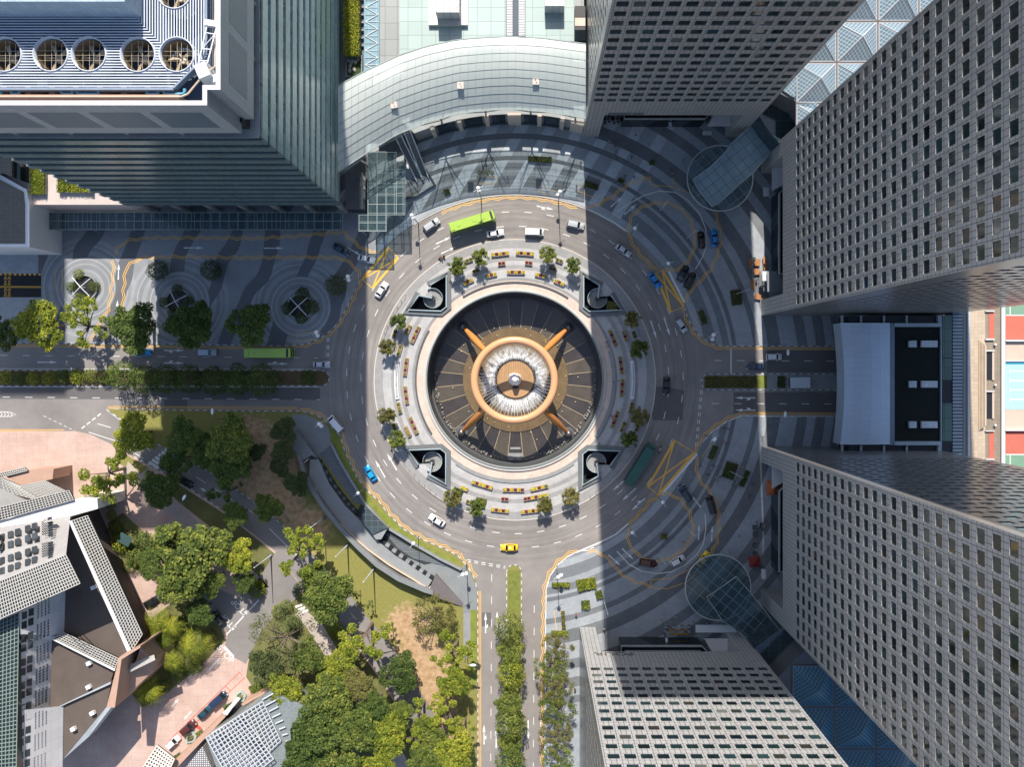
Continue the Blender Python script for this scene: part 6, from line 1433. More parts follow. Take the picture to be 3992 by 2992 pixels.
# ================================================================ SUNKEN CURVED ENTRANCE IN THE PARK CORNER
def cp(x, y): return (1120+x/2.022, 1580+y/2.022)
a = G(*cp(620, 1000)); ce = thing('curved_entrance', 'long curved dark granite entrance with a ramp and stairs cut into the park corner', 'entrance', (a.x, a.y, 0))
def cpoly(name, pts, z0, z1, mat): m = MB(); m.prism([tuple(P(*cp(*p), z1 if not isinstance(z1, list) else z1[i])[:2]) for i, p in enumerate(pts)], z0, z1); return wpart(m, name, mat, ce)
out_ = [(75, 390), (110, 520), (180, 680), (280, 830), (400, 980), (540, 1130), (700, 1280), (870, 1390), (1080, 1480), (1150, 1500)]
inn_ = [(100, 390), (140, 515), (212, 670), (312, 820), (434, 968), (575, 1112), (726, 1250), (888, 1358), (1098, 1450), (1150, 1470)]
gran2 = M('granite_wall_top', (0.19, 0.20, 0.205), 0.6, 0.15, 0.5)
m = MB(); n = len(out_); o3 = [P(*cp(*p), 3.4) for p in out_]; i3 = [P(*cp(*p), 3.4) for p in inn_]
for i in range(n-1):
    m.prism([tuple(o3[i][:2]), tuple(o3[i+1][:2]), tuple(i3[i+1][:2]), tuple(i3[i][:2])], 0.13, 3.4)
wpart(m, 'outer_wall', gran2, ce)
hr = [(165, 425), (128, 458), (160, 560), (240, 705), (350, 865), (480, 1005), (640, 1145), (800, 1262), (1000, 1382), (1108, 1452), (1145, 1428)]
m = MB(); m.wall([tuple(P(*cp(*p), 2.2)[:2]) for p in hr], 0.30, 0.13, 2.2); wpart(m, 'handrail', M('handrail_pale', (0.60, 0.47, 0.36), 0.5, 0.08), ce)
m = MB(); m.wall([tuple(P(*cp(*p), 1.7)[:2]) for p in [(112, 450), (148, 562), (228, 712), (338, 872), (468, 1015), (630, 1158), (792, 1275), (992, 1395), (1112, 1468)]], 0.7, 0.13, 1.7); wpart(m, 'channel', M('channel_dark', (0.05, 0.04, 0.035), 0.6), ce)
ramp = [(180, 430), (245, 425), (330, 620), (450, 790), (560, 900), (700, 1060), (850, 1190), (1050, 1310), (1150, 1370), (1105, 1440), (1000, 1368), (800, 1248), (640, 1130), (480, 990), (360, 855), (250, 695), (172, 550)]
cpoly('ramp', ramp, 0.13, 1.5, M('ramp_slab', (0.235, 0.25, 0.255), 0.7, 0.15, 0.35))
step_m = m_panel('stair_stripes', (0.075, 0.085, 0.09), 40.0, 0.42, 0.14, 0.6, 2.3)
cpoly('stairs', [(250, 385), (345, 312), (410, 430), (470, 540), (600, 765), (545, 790), (430, 640), (330, 500)], 0.13, 0.22, step_m)
cpoly('pit', [(520, 890), (580, 780), (640, 840), (800, 975), (1000, 1130), (1180, 1240), (1080, 1260), (900, 1180), (760, 1080), (690, 1060), (600, 1000)], 0.13, 0.20, M('pit_shade', (0.03, 0.034, 0.038), 0.7))  # flat dark sheet, the shade of a pit put into its colour
cpoly('stairs', [(760, 1000), (1000, 1140), (1370, 1295), (1240, 1270), (1000, 1215), (870, 1130)], 0.205, 0.30, step_m)
m = MB()
for i in range(17):
    t = i/16; x = 262+(545-262)*t; y = 440+(835-440)*t+25*math.sin(t*3.1); g_ = G(*cp(x, y)); m = MB(); m.rbox(g_.x, g_.y, .13, 1.25, .5, .4, -0.6); wpart(m, 'planter_block', granite if i % 2 else dark_m, ce)
for i in range(15):
    t = i/14; x = 770+(1140-770)*t; y = 1075+(1350-1075)*t+10*math.sin(t*3.1); g_ = G(*cp(x, y)); m = MB(); m.rbox(g_.x, g_.y, .13, 1.55, .55, .42, -0.6); wpart(m, 'planter_block', granite_l if i % 2 else dark_m, ce)
cpoly('glass_canopy', [(575, 905), (612, 790), (792, 968), (672, 1022)], 3.2, 3.4, m_panel('entrance_glass', (0.05, 0.065, 0.07), 1.6, 1.6, 0.08, 0.15, 2.5))
cpoly('canopy_wall', [(672, 1024), (792, 970), (740, 1060), (700, 1062)], 0.13, 3.0, granite_l)
cpoly('end_wall', [(28, 262), (75, 205), (235, 418), (190, 396), (110, 448), (60, 390)], 0.13, 2.6, gran2)
m = MB(); v = [P(*cp(x, y), h) for x, y, h in ((1112, 1472, 2.6), (1165, 1345, 2.6), (1386, 1565, 0.3), (1382, 1592, 0.3), (1100, 1492, 2.6))]
m.add(v+[Vector((p.x, p.y, .13)) for p in v], [list(range(5))[::-1]]+[[i, (i+1) % 5, 5+(i+1) % 5, 5+i][::-1] for i in range(5)]); wpart(m, 'end_wall', M('end_wall_purple', (0.155, 0.14, 0.145), 0.5, 0.15), ce)
gw = [(345, 305), (400, 420), (480, 560), (610, 775), (780, 965), (1000, 1100), (1200, 1215), (1372, 1300)]
m = MB(); m.wall([tuple(P(*cp(*p), 1.3)[:2]) for p in gw], 0.55, 0.13, 1.3); wpart(m, 'inner_wall', granite_l, ce)
struct(ngon('entrance_paving', [W([cp(*p) for p in [(40, 75), (150, 75), (300, 150), (335, 195), (345, 312), (240, 430), (110, 480), (30, 270)]])], 0.138, M('entrance_stone', (0.20, 0.215, 0.22), 0.65, 0.15, 0.4)))
struct(ngon('entrance_paving', [W([cp(*p) for p in [(870, 1130), (1370, 1310), (1390, 1260), (1440, 1320), (1490, 1440), (1498, 1640), (1390, 1640), (1384, 1570), (1160, 1345), (1060, 1310), (850, 1190)]])], 0.138, M('entrance_stone', (0.20, 0.215, 0.22))))
struct(ngon('grass_strip', [W([cp(*p) for p in [(330, 190), (372, 195), (440, 330), (520, 520), (600, 660), (700, 790), (850, 920), (1020, 1060), (1200, 1160), (1348, 1222), (1335, 1245), (1180, 1190), (1000, 1090), (800, 960), (620, 770), (480, 545), (350, 300)]])], 0.142, M('verge_grass', (0.17, 0.20, 0.035), 0.9, 0.4, 0.6)))
struct(ngon('grass_strip', [W([cp(*p) for p in [(1445, 1615), (1500, 1615), (1500, 2200), (1445, 2200)]])], 0.140, M('verge_grass', (0.17, 0.20, 0.035)))); struct(ngon('footpath', [W([cp(*p) for p in [(1388, 1640), (1444, 1640), (1444, 2000), (1388, 2000)]])], 0.141, granite_l))
# ================================================================ VEHICLES
def paint(name, rgb, metal=0.0): return M('paint_'+name, rgb, 0.28, 0.03, 0.5, metal, 0.6)
PAINT = {'white': paint('white', (0.70, 0.71, 0.72)), 'silver': paint('silver', (0.46, 0.48, 0.50), 0.2), 'black': paint('black', (0.016, 0.017, 0.019)), 'blue': paint('blue', (0.01, 0.20, 0.55)), 'sky': paint('sky_blue', (0.01, 0.30, 0.66)),
         'teal': paint('dark_teal', (0.015, 0.055, 0.085)), 'navy': paint('navy', (0.018, 0.035, 0.075)), 'maroon': paint('maroon', (0.075, 0.022, 0.02)), 'yellow': paint('yellow', (0.78, 0.50, 0.02)), 'pale': paint('pale_blue', (0.42, 0.52, 0.60)),
         'lime': paint('lime', (0.33, 0.49, 0.07)), 'forest': paint('dark_green', (0.010, 0.085, 0.068)), 'gunmetal': paint('gunmetal', (0.10, 0.105, 0.11))}
car_glass = M('car_glass', (0.012, 0.016, 0.020), 0.05, 0.1, 1, 0, 0.7); tyre_m = M('tyre_rubber', (0.02, 0.02, 0.02), 0.85, 0.1); rim_m = M('wheel_rim', (0.40, 0.41, 0.42), 0.3, 0.05, 1, 0.6)
lamp_w = M('lamp_clear', (0.75, 0.76, 0.74), 0.2, 0.03); lamp_r = M('lamp_red', (0.35, 0.012, 0.01), 0.3, 0.05)
def loft(mb, st):
    """st: (x, half width, z low, z top); closed smooth hull"""
    k = 9; rows = []
    for x, w, zb, zt in st:
        d = zt-zb
        rows.append([(x, -w*.90, zb), (x, -w, zb+.28*d), (x, -w*.985, zb+.72*d), (x, -w*.90, zb+.96*d), (x, 0, zt+0.02), (x, w*.90, zb+.96*d), (x, w*.985, zb+.72*d), (x, w, zb+.28*d), (x, w*.90, zb)])
    v = [p for r in rows for p in r]; n = len(rows); f = []
    for i in range(n-1):
        for j in range(k): f.append([i*k+j, i*k+(j+1) % k, (i+1)*k+(j+1) % k, (i+1)*k+j][::-1])
    f += [list(range(k))[::1], [(n-1)*k+j for j in range(k)][::-1]]
    mb.add(v, f)
SPEC = {'sedan': (4.6, 0.90, [(-2.3, .72, .35, .78), (-2.2, .82, .28, .95), (-1.5, .9, .24, 1.02), (0, .91, .22, .98), (1.2, .90, .22, .96), (1.9, .86, .25, .86), (2.2, .78, .3, .74), (2.3, .62, .36, .62)], (-1.75, .95, -1.15, .30, 1.46, .82, .64)),
        'hatch': (4.1, 0.87, [(-2.05, .74, .35, .95), (-1.95, .84, .28, 1.05), (-1.0, .88, .24, 1.04), (0.4, .88, .22, 1.0), (1.3, .86, .24, .95), (1.85, .78, .3, .80), (2.05, .62, .36, .64)], (-1.98, 1.0, -1.72, .35, 1.55, .80, .66)),
        'suv': (4.7, 0.95, [(-2.35, .82, .4, 1.05), (-2.25, .92, .34, 1.12), (-1.0, .95, .3, 1.12), (0.5, .95, .28, 1.10), (1.5, .93, .3, 1.04), (2.1, .86, .34, .92), (2.35, .7, .4, .74)], (-2.25, 1.15, -2.0, .50, 1.74, .88, .74)),
        'van': (4.9, 0.92, [(-2.45, .84, .4, 1.15), (-2.4, .91, .32, 1.2), (-1.0, .92, .3, 1.2), (1.2, .92, .28, 1.18), (2.0, .90, .3, 1.05), (2.35, .82, .36, .85), (2.45, .72, .4, .7)], (-2.42, 2.0, -2.36, 1.35, 2.0, .89, .83))}
PROTO = {}
def car_proto(kind):
    L, Wd, st, (b0, b1, r0, r1, zr, w0, w1) = SPEC[kind]
    root = thing('car', 'car', 'car')
    m = MB(); loft(m, st); m.build('body', PAINT['white'], root, None, True)
    zb = 0.93 if kind in ('sedan', 'hatch') else 1.06; m = MB()
    v = [(b0, -w0, zb), (b1, -w0, zb), (b1, w0, zb), (b0, w0, zb), (r0, -w1, zr), (r1, -w1, zr), (r1, w1, zr), (r0, w1, zr)]
    xm = (r0+r1)/2; v += [(r0+.12, 0, zr+.05), (r1-.12, 0, zr+.05)]
    m.add(v, [[0,1,5,4],[1,2,6,5],[2,3,7,6],[3,0,4,7],[4,5,9,8],[6,7,8,9],[5,6,9],[7,4,8]]); m.build('cabin', PAINT['white'], root)
    V = [Vector(p) for p in v]
    def pane(name, a, b, c, d, i0=.08, i1=.1):
        A_, B_, C_, D_ = V[a], V[b], V[c], V[d]
        def bl(s, t): return (A_.lerp(B_, s)).lerp(D_.lerp(C_, s), t)
        p4 = [bl(i0, i1), bl(1-i0, i1), bl(1-i0, 1-i1*.6), bl(i0, 1-i1*.6)]; nn = (p4[1]-p4[0]).cross(p4[3]-p4[0]).normalized()*0.02
        mm = MB(); mm.add([p+nn for p in p4]+[p-nn for p in p4], [[0,1,2,3],[7,6,5,4],[1,0,4,5],[2,1,5,6],[3,2,6,7],[0,3,7,4]]); mm.build(name, car_glass, root)
    pane('windscreen', 1, 2, 6, 5, .05, .06); pane('rear_window', 3, 0, 4, 7, .06, .1); pane('side_window', 0, 1, 5, 4, .1, .16); pane('side_window', 2, 3, 7, 6, .1, .16)
    for x in (-L*.30, L*.31):
        for s in (-1, 1):
            m = MB(); m.tube((x, s*(Wd-.20), .33), (x, s*(Wd-.01), .33), .33, .33, 16); w = m.build('wheel', tyre_m, root)
            m = MB(); m.tube((x, s*(Wd-.02), .33), (x, s*(Wd+.005), .33), .20, .20, 10); m.build('rim', rim_m, w)
    hx = st[-2][0]; tx = st[0][0]
    for s in (-1, 1):
        m = MB(); m.rbox(hx-.02, s*(st[-2][1]-.16), st[-2][3]-.18, st[-2][3]-.015, .16, .15, s*-.25); m.build('headlight', lamp_w, root)
        m = MB(); m.rbox(tx+.02, s*(st[0][1]-.14), st[0][3]-.22, st[0][3]-.06, .06, .16, 0); m.build('tail_light', lamp_r, root)
        m = MB(); m.rbox(b1-.25, s*(Wd+.08), .95, 1.10, .09, .11, 0); m.build('wing_mirror', PAINT['black'], root)
    return root
def place_car(px, py, deg, kind, colour, label, cat='car', roof=None, name='car', group='cars round the junction', z=None, taxi=False):
    o = None
    if kind not in PROTO: PROTO[kind] = o = car_proto(kind)
    else: o = copy_tree(PROTO[kind])
    g_ = P(px, py, 1.0); o.location = (g_.x, g_.y, z if z is not None else 0.006); o.rotation_euler = (0, 0, R(deg)); 
    if name != 'car': o.name = name
    tag(o, label, cat, group)
    for ch in CH_of(o):
        b = ch.name.split('.')[0]
        if b == 'body' or (b == 'cabin' and roof is None): setmat(ch, PAINT[colour])
        elif b == 'cabin': setmat(ch, PAINT[roof])
        elif b == 'wing_mirror': setmat(ch, PAINT[colour])
    if taxi:
        zr = SPEC[kind][3][4]; m = MB(); m.rbox(-.2, 0, zr+.03, zr+.2, .12, .34, 0, .8); m.build('roof_sign', lamp_w, o)
    return o
def CH_of(o): return list(o.children)
ZP = .136
CARS = [(1682, 876, 35, 'suv', 'silver', 'silver estate car behind the lime bus on the upper side of the roundabout'), (1930, 909, 8, 'sedan', 'white', 'white saloon car just right of the lime double decker bus'), (1330, 972, -28, 'sedan', 'teal', 'dark teal car waiting in the shade before the upper left yellow box', ZP),
        (1428, 1009, -14, 'sedan', 'white', 'white saloon car half in shade entering the upper left yellow box'), (2083, 905, -2, 'van', 'white', 'white van on the upper side of the roundabout between two cars'), (2244, 876, -12, 'suv', 'silver', 'silver estate car by the shadow edge at the top of the roundabout'),
        (2431, 976, -35, 'sedan', 'silver', 'silver saloon car in the shade at the upper right of the roundabout'), (2734, 935, 95, 'sedan', 'black', 'black saloon car inside the white arc of the upper right loop', ZP), (2786, 929, 92, 'sedan', 'blue', 'blue car at the outer kerb of the upper right loop', ZP),
        (2554, 1093, -56, 'sedan', 'blue', 'blue car touching the upper right yellow box'), (2663, 1066, 60, 'sedan', 'black', 'left one of two black cars leaving the upper right loop', ZP), (2691, 1093, 62, 'suv', 'black', 'right one of two black cars leaving the upper right loop', ZP),
        (2657, 1270, -55, 'hatch', 'silver', 'small silver hatchback below the upper right yellow box'), (2599, 1505, -92, 'sedan', 'black', 'black saloon car alone on the right side of the roundabout'), (2672, 1923, 125, 'suv', 'navy', 'dark car beside the lower right yellow box, entering the loop', ZP),
        (2772, 1968, 105, 'van', 'black', 'long black van at the outer kerb of the lower right loop', ZP), (2947, 1429, 180, 'sedan', 'navy', 'dark blue saloon car crossing the strip of sun on the right road'), (3019, 1392, 0, 'hatch', 'white', 'white hatchback on the upper carriageway of the right road'),
        (1252, 1422, 0, 'sedan', 'silver', 'silver saloon car at the give way line of the left road'), (1308, 1653, 132, 'van', 'white', 'white van in the shade leaving the roundabout to the left'), (1443, 1847, 122, 'sedan', 'sky', 'bright blue car at the shadow edge on the lower left of the roundabout'),
        (1487, 1130, 57, 'sedan', 'white', 'white saloon car below the upper left yellow box'), (807, 1375, 0, 'suv', 'pale', 'pale blue grey estate car behind the bus on the left road'), (552, 1374, 0, 'sedan', 'sky', 'bright blue car half hidden under a tree on the left road'),
        (721, 1882, -31, 'sedan', 'black', 'black car below the zebra crossing on the diagonal road'), (591, 2348, 28, 'sedan', 'black', 'black car by the white barrier beside the stone building', ZP), (850, 2414, 130, 'sedan', 'black', 'black car waiting at the STOP lettering of the side road', ZP),
        (923, 2019, -33, 'van', 'white', 'white van driving down the diagonal road between the trees'), (852, 2728, 42, 'van', 'navy', 'dark blue car, uppermost of the four cars in the red bays', ZP), (799, 2781, 42, 'sedan', 'teal', 'dark teal car, second from the top in the red bays', ZP),
        (733, 2839, 42, 'suv', 'maroon', 'maroon car, third from the top in the red bays', ZP), (674, 2897, 42, 'hatch', 'white', 'white car, lowest of the four cars in the red bays', ZP), (1703, 2031, 148, 'sedan', 'white', 'white saloon car with a sunroof at the lower left of the roundabout'),
        (2527, 2197, -8, 'suv', 'maroon', 'maroon car at the foot of the lower right loop', ZP), (2642, 2188, 28, 'hatch', 'white', 'white car in the middle of the lower right loop', ZP)]
for c in CARS: place_car(*c[:6], z=(c[6] if len(c) > 6 else None), roof=None)
place_car(1985, 2137, 180, 'sedan', 'yellow', 'yellow taxi at the bottom of the roundabout above the median tip', 'taxi', name='taxi', taxi=True)
place_car(2743, 2182, 57, 'sedan', 'yellow', 'yellow taxi partly under the lower right round canopy', 'taxi', name='taxi', z=ZP, taxi=True)
def bus(px, py, deg, colour, label, H=4.3, L=12.0, doors=True):
    g_ = P(px, py, H); r = thing('bus', label, 'bus', (g_.x, g_.y, 0.006), R(deg)); w = 1.25
    pts = [(-L/2, -w), (L/2-.35, -w), (L/2-.08, -w+.22), (L/2, -.5), (L/2, .5), (L/2-.08, w-.22), (L/2-.35, w), (-L/2, w)]
    m = MB(); m.prism(pts, 0.35, H-.12); tp = [(x*.992, y*.94) for x, y in pts]; m.add([(x, y, H-.12) for x, y in pts]+[(x, y, H) for x, y in tp], [[i, (i+1) % 8, 8+(i+1) % 8, 8+i] for i in range(8)]+[list(range(8, 16))]); m.build('body', PAINT[colour], r)
    for lo, hi in (((1.15, 2.0), (2.75, 3.7)) if H > 4 else ((1.3, 2.4),)):
        for s in (-1, 1):
            m = MB(); m.box(-L/2+.4, s*(w+.012)-.01, lo, L/2-.9, s*(w+.012)+.01, hi); m.build('side_window', car_glass, r)
        m = MB(); m.box(L/2-.02, -.95, lo, L/2+.02, .95, hi); m.build('windscreen', car_glass, r)
    m = MB(); m.box(L/2-1.1, -w*.88, H+.003, L/2-.55, w*.88, H+.02); m.build('front_roof_band', dark_m, r)
    for x in (-L*.3, L*.05): m = MB(); m.rbox(x, 0, H, H+.10, .45, .4, 0, .9); m.build('roof_hatch', PAINT[colour], r)
    m = MB(); m.rbox(-L/2+.7, 0, H, H+.16, .5, .95, 0, .9); m.build('cooling_unit', PAINT[colour], r)
    for x in (-L*.28, L*.30):
        for s in (-1, 1): m = MB(); m.tube((x, s*.95, .5), (x, s*1.24, .5), .5, .5, 16); m.build('wheel', tyre_m, r)
    for s in (-1, 1): m = MB(); m.box(L/2, s*.95-.15, .6, L/2+.03, s*.95+.15, .8); m.build('headlight', lamp_w, r)
    for s in (-1, 1): m = MB(); m.rbox(L/2+.15, s*1.35, H*.5, H*.5+.35, .08, .12, 0); m.build('wing_mirror', dark_m, r)
    return r
bus(1840, 862, 17, 'lime', 'lime green double decker bus in the sun at the top of the roundabout'); bus(1041, 1377, 0, 'lime', 'lime green bus in the shade on the left road', 4.2); bus(2499, 1814, 58, 'forest', 'dark green bus in the shade on the right side of the roundabout', 4.2)
# people: one continuous skinned body per pose, coloured by height
sk_m = M('skin', (0.42, 0.24, 0.16), 0.6, 0.05); hair_m = M('hair_black', (0.012, 0.010, 0.009), 0.5, 0.1); trou = M('trousers_dark', (0.03, 0.035, 0.05), 0.8, 0.1)
def cloth(n, rgb): return M('cloth_'+n, rgb, 0.8, 0.08, 3)
CL = {'white': cloth('white', (.72, .72, .72)), 'black': cloth('black', (.02, .02, .024)), 'red': cloth('red', (.5, .03, .03)), 'blue': cloth('blue', (.05, .16, .45)), 'teal': cloth('teal', (.03, .30, .36)), 'yellow': cloth('yellow', (.68, .55, .03)), 'grey': cloth('grey', (.25, .26, .28)), 'orange': cloth('orange', (.62, .17, .03)), 'pink': cloth('pink', (.62, .30, .30)), 'maroon': cloth('maroon', (.16, .03, .04))}
def person_mesh(pose):
    V = [(0, 0, .95), (0, 0, 1.2), (.02, 0, 1.42), (.03, 0, 1.53), (.05, 0, 1.64), (.05, 0, 1.74)]; rad = [.15, .14, .15, .06, .10, .07]; E = [(0, 1), (1, 2), (2, 3), (3, 4), (4, 5)]
    st = {'walk': .28, 'stand': .03, 'sit': 0}[pose]
    for s in (-1, 1):
        b = len(V); k = s*st
        if pose == 'sit': leg = [(.02, s*.11, .90), (.42, s*.13, .86), (.46, s*.13, .48), (.60, s*.13, .46)]
        else: leg = [(0, s*.11, .86), (k*.45+.03, s*.11, .48), (k-.02, s*.11, .09), (k+.16, s*.12, .05)]
        V += leg; rad += [.10, .07, .05, .045]; E += [(0, b), (b, b+1), (b+1, b+2), (b+2, b+3)]
        b = len(V); a = -k
        arm = [(.01, s*.20, 1.40), (a*.35-.02, s*.27, 1.14), (a*.8+.10, s*.27, .92), (a*.9+.15, s*.26, .84)] if pose != 'sit' else [(.01, s*.20, 1.40), (.12, s*.27, 1.15), (.34, s*.2, 1.08), (.42, s*.17, 1.08)]
        V += arm; rad += [.075, .05, .04, .042]; E += [(2, b), (b, b+1), (b+1, b+2), (b+2, b+3)]
    me = bpy.data.meshes.new('person_'+pose); me.from_pydata(V, E, []); o = bpy.data.objects.new('tmp', me); COL.objects.link(o)
    md = o.modifiers.new('s', 'SKIN')
    for i, r in enumerate(rad): me.skin_vertices[0].data[i].radius = (r*.8 if i in (1, 2) else r, r*1.25 if i in (0, 1, 2) else r)
    me.skin_vertices[0].data[0].use_root = True
    sb = o.modifiers.new('u', 'SUBSURF'); sb.levels = 1
    dg = bpy.context.evaluated_depsgraph_get(); dg.update(); out = bpy.data.meshes.new_from_object(o.evaluated_get(dg)); bpy.data.objects.remove(o); out.name = 'person_'+pose
    for mt in (CL['white'], trou, sk_m, hair_m): out.materials.append(mt)
    for f in out.polygons:
        c = f.center; h = 0 if (c.z > .93 and c.z < 1.47) else 1
        if c.z >= 1.47: h = 2
        if c.z > 1.67 or (c.z > 1.58 and c.x < .04): h = 3
        if abs(c.y) > .2 and c.z < 1.2 and pose != 'sit': h = 2
        if pose == 'sit' and c.x > .2 and c.z > 1.0: h = 2
        f.material_index = h; f.use_smooth = True
    return out
PM = {p: person_mesh(p) for p in ('walk', 'stand', 'sit')}
def person(px, py, shirt, label, pose='walk', deg=None, z=.134, trousers=None):
    o = bpy.data.objects.new('person', PM[pose]); COL.objects.link(o); g_ = P(px, py, 1.0); o.location = (g_.x, g_.y, z); o.rotation_euler = (0, 0, R(random.uniform(0, 360) if deg is None else deg))
    setmat(o, CL[shirt])
    if trousers: o.material_slots[1].link = 'OBJECT'; o.material_slots[1].material = CL[trousers]
    return tag(o, label, 'person', 'people on the plazas')
def n1(x, y): return (2230+x*.2775, 400+y*.2775)
def e1(x, y): return (2640+x*.2774, 1640+y*.2774)
PEOPLE = [(n1(697, 403), 'white', 'person in a white shirt walking alone near the top tables'), (n1(897, 455), 'black', 'person in black on the dark stone between two pale panels at the top'), (n1(523, 548), 'pink', 'person in a pale top at the left of the top plaza group'), (n1(605, 603), 'black', 'person in black just above the white shirted walker of the top plaza'),
          (n1(612, 652), 'white', 'person in white in the middle of the top plaza group'), (n1(612, 705), 'grey', 'person in grey just below the white shirted walker of the top plaza'), (n1(628, 778), 'maroon', 'person in dark red at the bottom of the top plaza group'), (n1(775, 632), 'grey', 'person in grey walking right of the top plaza group'),
          (n1(838, 765), 'black', 'person in black crossing a pale panel of the top plaza'), (n1(1255, 850), 'grey', 'person in grey by a small shrub left of the upper round canopy'), (n1(1570, 810), 'teal', 'person in light blue at the left rim of the upper round canopy'), (n1(1355, 975), 'teal', 'person in green beside the yellow shirted person above the loop'),
          (n1(1408, 995), 'yellow', 'person in yellow at the top of the upper right loop'), (n1(870, 1045), 'blue', 'person in blue above the yellow zigzag line of the upper loop'), (n1(748, 1030), 'black', 'person in black beside the shrub above the upper loop'), (n1(195, 1030), 'white', 'person in white at the shadow edge above the bicycle bay'),
          (n1(123, 845), 'black', 'person in black by the lamp post at the top plaza shadow edge'), (n1(63, 1178), 'red', 'person in red left of the yellow bay at the upper kerb'), (n1(1015, 965), 'maroon', 'person in dark red on the dark band above the upper loop'),
          (e1(663, 108), 'black', 'left one of two people in black at the right kerb'), (e1(720, 120), 'black', 'right one of two people in black at the right kerb'), (e1(655, 295), 'orange', 'person in orange right of the lamp on the lower right plaza'), (e1(690, 325), 'red', 'person in red right of the lamp on the lower right plaza'),
          (e1(335, 637), 'blue', 'person in blue at the kerb of the lower right loop'), (e1(478, 668), 'white', 'person in white beside a teal shirted person on the lower right plaza'), (e1(520, 648), 'teal', 'person in teal walking with a white shirted person on the lower right plaza'), (e1(440, 763), 'black', 'person in black alone left of the big dark planter'),
          (e1(545, 800), 'white', 'person in white below left of the big dark planter'), (e1(577, 838), 'teal', 'person in teal below left of the big dark planter'), (e1(600, 795), 'black', 'person in black below left of the big dark planter'), (e1(640, 678), 'orange', 'person in brown orange at the left edge of the big dark planter'),
          (e1(908, 655), 'white', 'person in white right of the big dark planter'), (e1(828, 880), 'white', 'person in white left of the narrow hedge on the right plaza'), (e1(775, 908), 'blue', 'person in blue left of the narrow hedge on the right plaza'), (e1(1015, 958), 'white', 'person in white below the narrow hedge on the right plaza'),
          (e1(1015, 1060), 'black', 'person in black below the narrow hedge on the right plaza'), (e1(965, 1075), 'pink', 'person in pink below the narrow hedge on the right plaza'), (e1(1075, 885), 'maroon', 'person in dark red right of the narrow hedge on the right plaza'), (e1(1205, 228), 'pink', 'person walking in the strip of sun on the right plaza'),
          (e1(1120, 1430), 'grey', 'person in grey above the dark café boxes on the right'), (e1(875, 1632), 'white', 'person in white walking below the right loop'),
          (q1('22', 408, 672), 'red', 'person in red walking in the sun beside the square green planter'), (q1('22', 365, 1165), 'white', 'left one of two people walking beside the cream tower'), (q1('22', 400, 1155), 'black', 'right one of two people walking beside the cream tower'), (q1('22', 590, 765), 'white', 'person in white at the shadow edge above the cream tower'),
          (q1('22', 1048, 690), 'white', 'person in white above the turnstiles of the cream tower'), (q1('22', 962, 712), 'pink', 'person in pale pink above the turnstiles of the cream tower'), (q1('22', 1253, 728), 'white', 'person in white above the long white awning'), (q1('22', 1117, 430), 'orange', 'person in orange inside the yellow bay of the lower loop'),
          (q1('22', 1108, 208), 'yellow', 'person in yellow on the oval island of the lower loop'), (q1('12', 605, 555), 'maroon', 'person in dark red sitting on the right fountain step'), (q1('12', 615, 580), 'red', 'person in red standing by the right fountain step'), (q1('12', 577, 660), 'white', 'person in white leaning on the right fountain rim'),
          (q1('12', 650, 815), 'blue', 'person in blue near the middle of the right stone bench'), (q1('12', 683, 803), 'teal', 'person in teal beside a flower planter on the right of the fountain'), (q1('12', 750, 580), 'white', 'person in white between two trees right of the fountain'), (q1('12', 640, 1035), 'red', 'person in red beside the lower right flower planter'),
          (q1('12', 560, 1210), 'black', 'person in black above the lower right stair well'), (q1('01', 1457, 1040), 'black', 'left one of two people in black under the curved roof'), (q1('01', 1482, 1036), 'black', 'right one of two people in black under the curved roof'), (q1('01', 1625, 1145), 'red', 'person in red right of the potted shrubs at the top'),
          (q1('11', 575, 90), 'red', 'person in red beside the lamp on the left plaza tip'), (q1('11', 450, 157), 'maroon', 'person in dark red left of the round bush on the left plaza')]
for i, (p, c, l) in enumerate(PEOPLE): person(*p, c, l, 'walk' if i % 3 else 'stand')
def motorbike(px, py, deg, colour, lab, shirt, lab2):
    g_ = P(px, py, .7); r = thing('motorcycle', lab, 'motorcycle', (g_.x, g_.y, .006), R(deg)); m = MB(); loft(m, [(-.75, .10, .65, .85), (-.3, .17, .45, .82), (.2, .17, .4, .95), (.6, .12, .6, 1.0)]); m.build('body', PAINT[colour], r, None, True)
    for x in (-.65, .68): m = MB(); m.tube((x, -.07, .31), (x, .07, .31), .31, .31, 14); m.build('wheel', tyre_m, r)
    m = MB(); m.tube((.5, -.35, 1.05), (.5, .35, 1.05), .03, .03, 6); m.build('handlebar', dark_m, r); m = MB(); m.rbox(-.8, 0, .8, 1.15, .2, .22, 0); m.build('top_box', dark_m, r)
    o = person(px, py, shirt, lab2, 'sit', deg); o.location = (g_.x-.15*math.cos(R(deg)), g_.y-.15*math.sin(R(deg)), 0.02); o['group'] = 'motorcycle riders'
motorbike(2573, 1754, 70, 'white', 'white motorcycle beside the dark green bus', 'white', 'rider in white on the motorcycle beside the dark green bus'); motorbike(923, 1419, 0, 'black', 'dark motorcycle on the left road below the lime bus', 'grey', 'rider in grey on the motorcycle of the left road'); motorbike(1721, 1004, 205, 'maroon', 'motorcycle at the upper left kerb of the fountain island', 'orange', 'rider in orange at the upper left kerb of the fountain island')
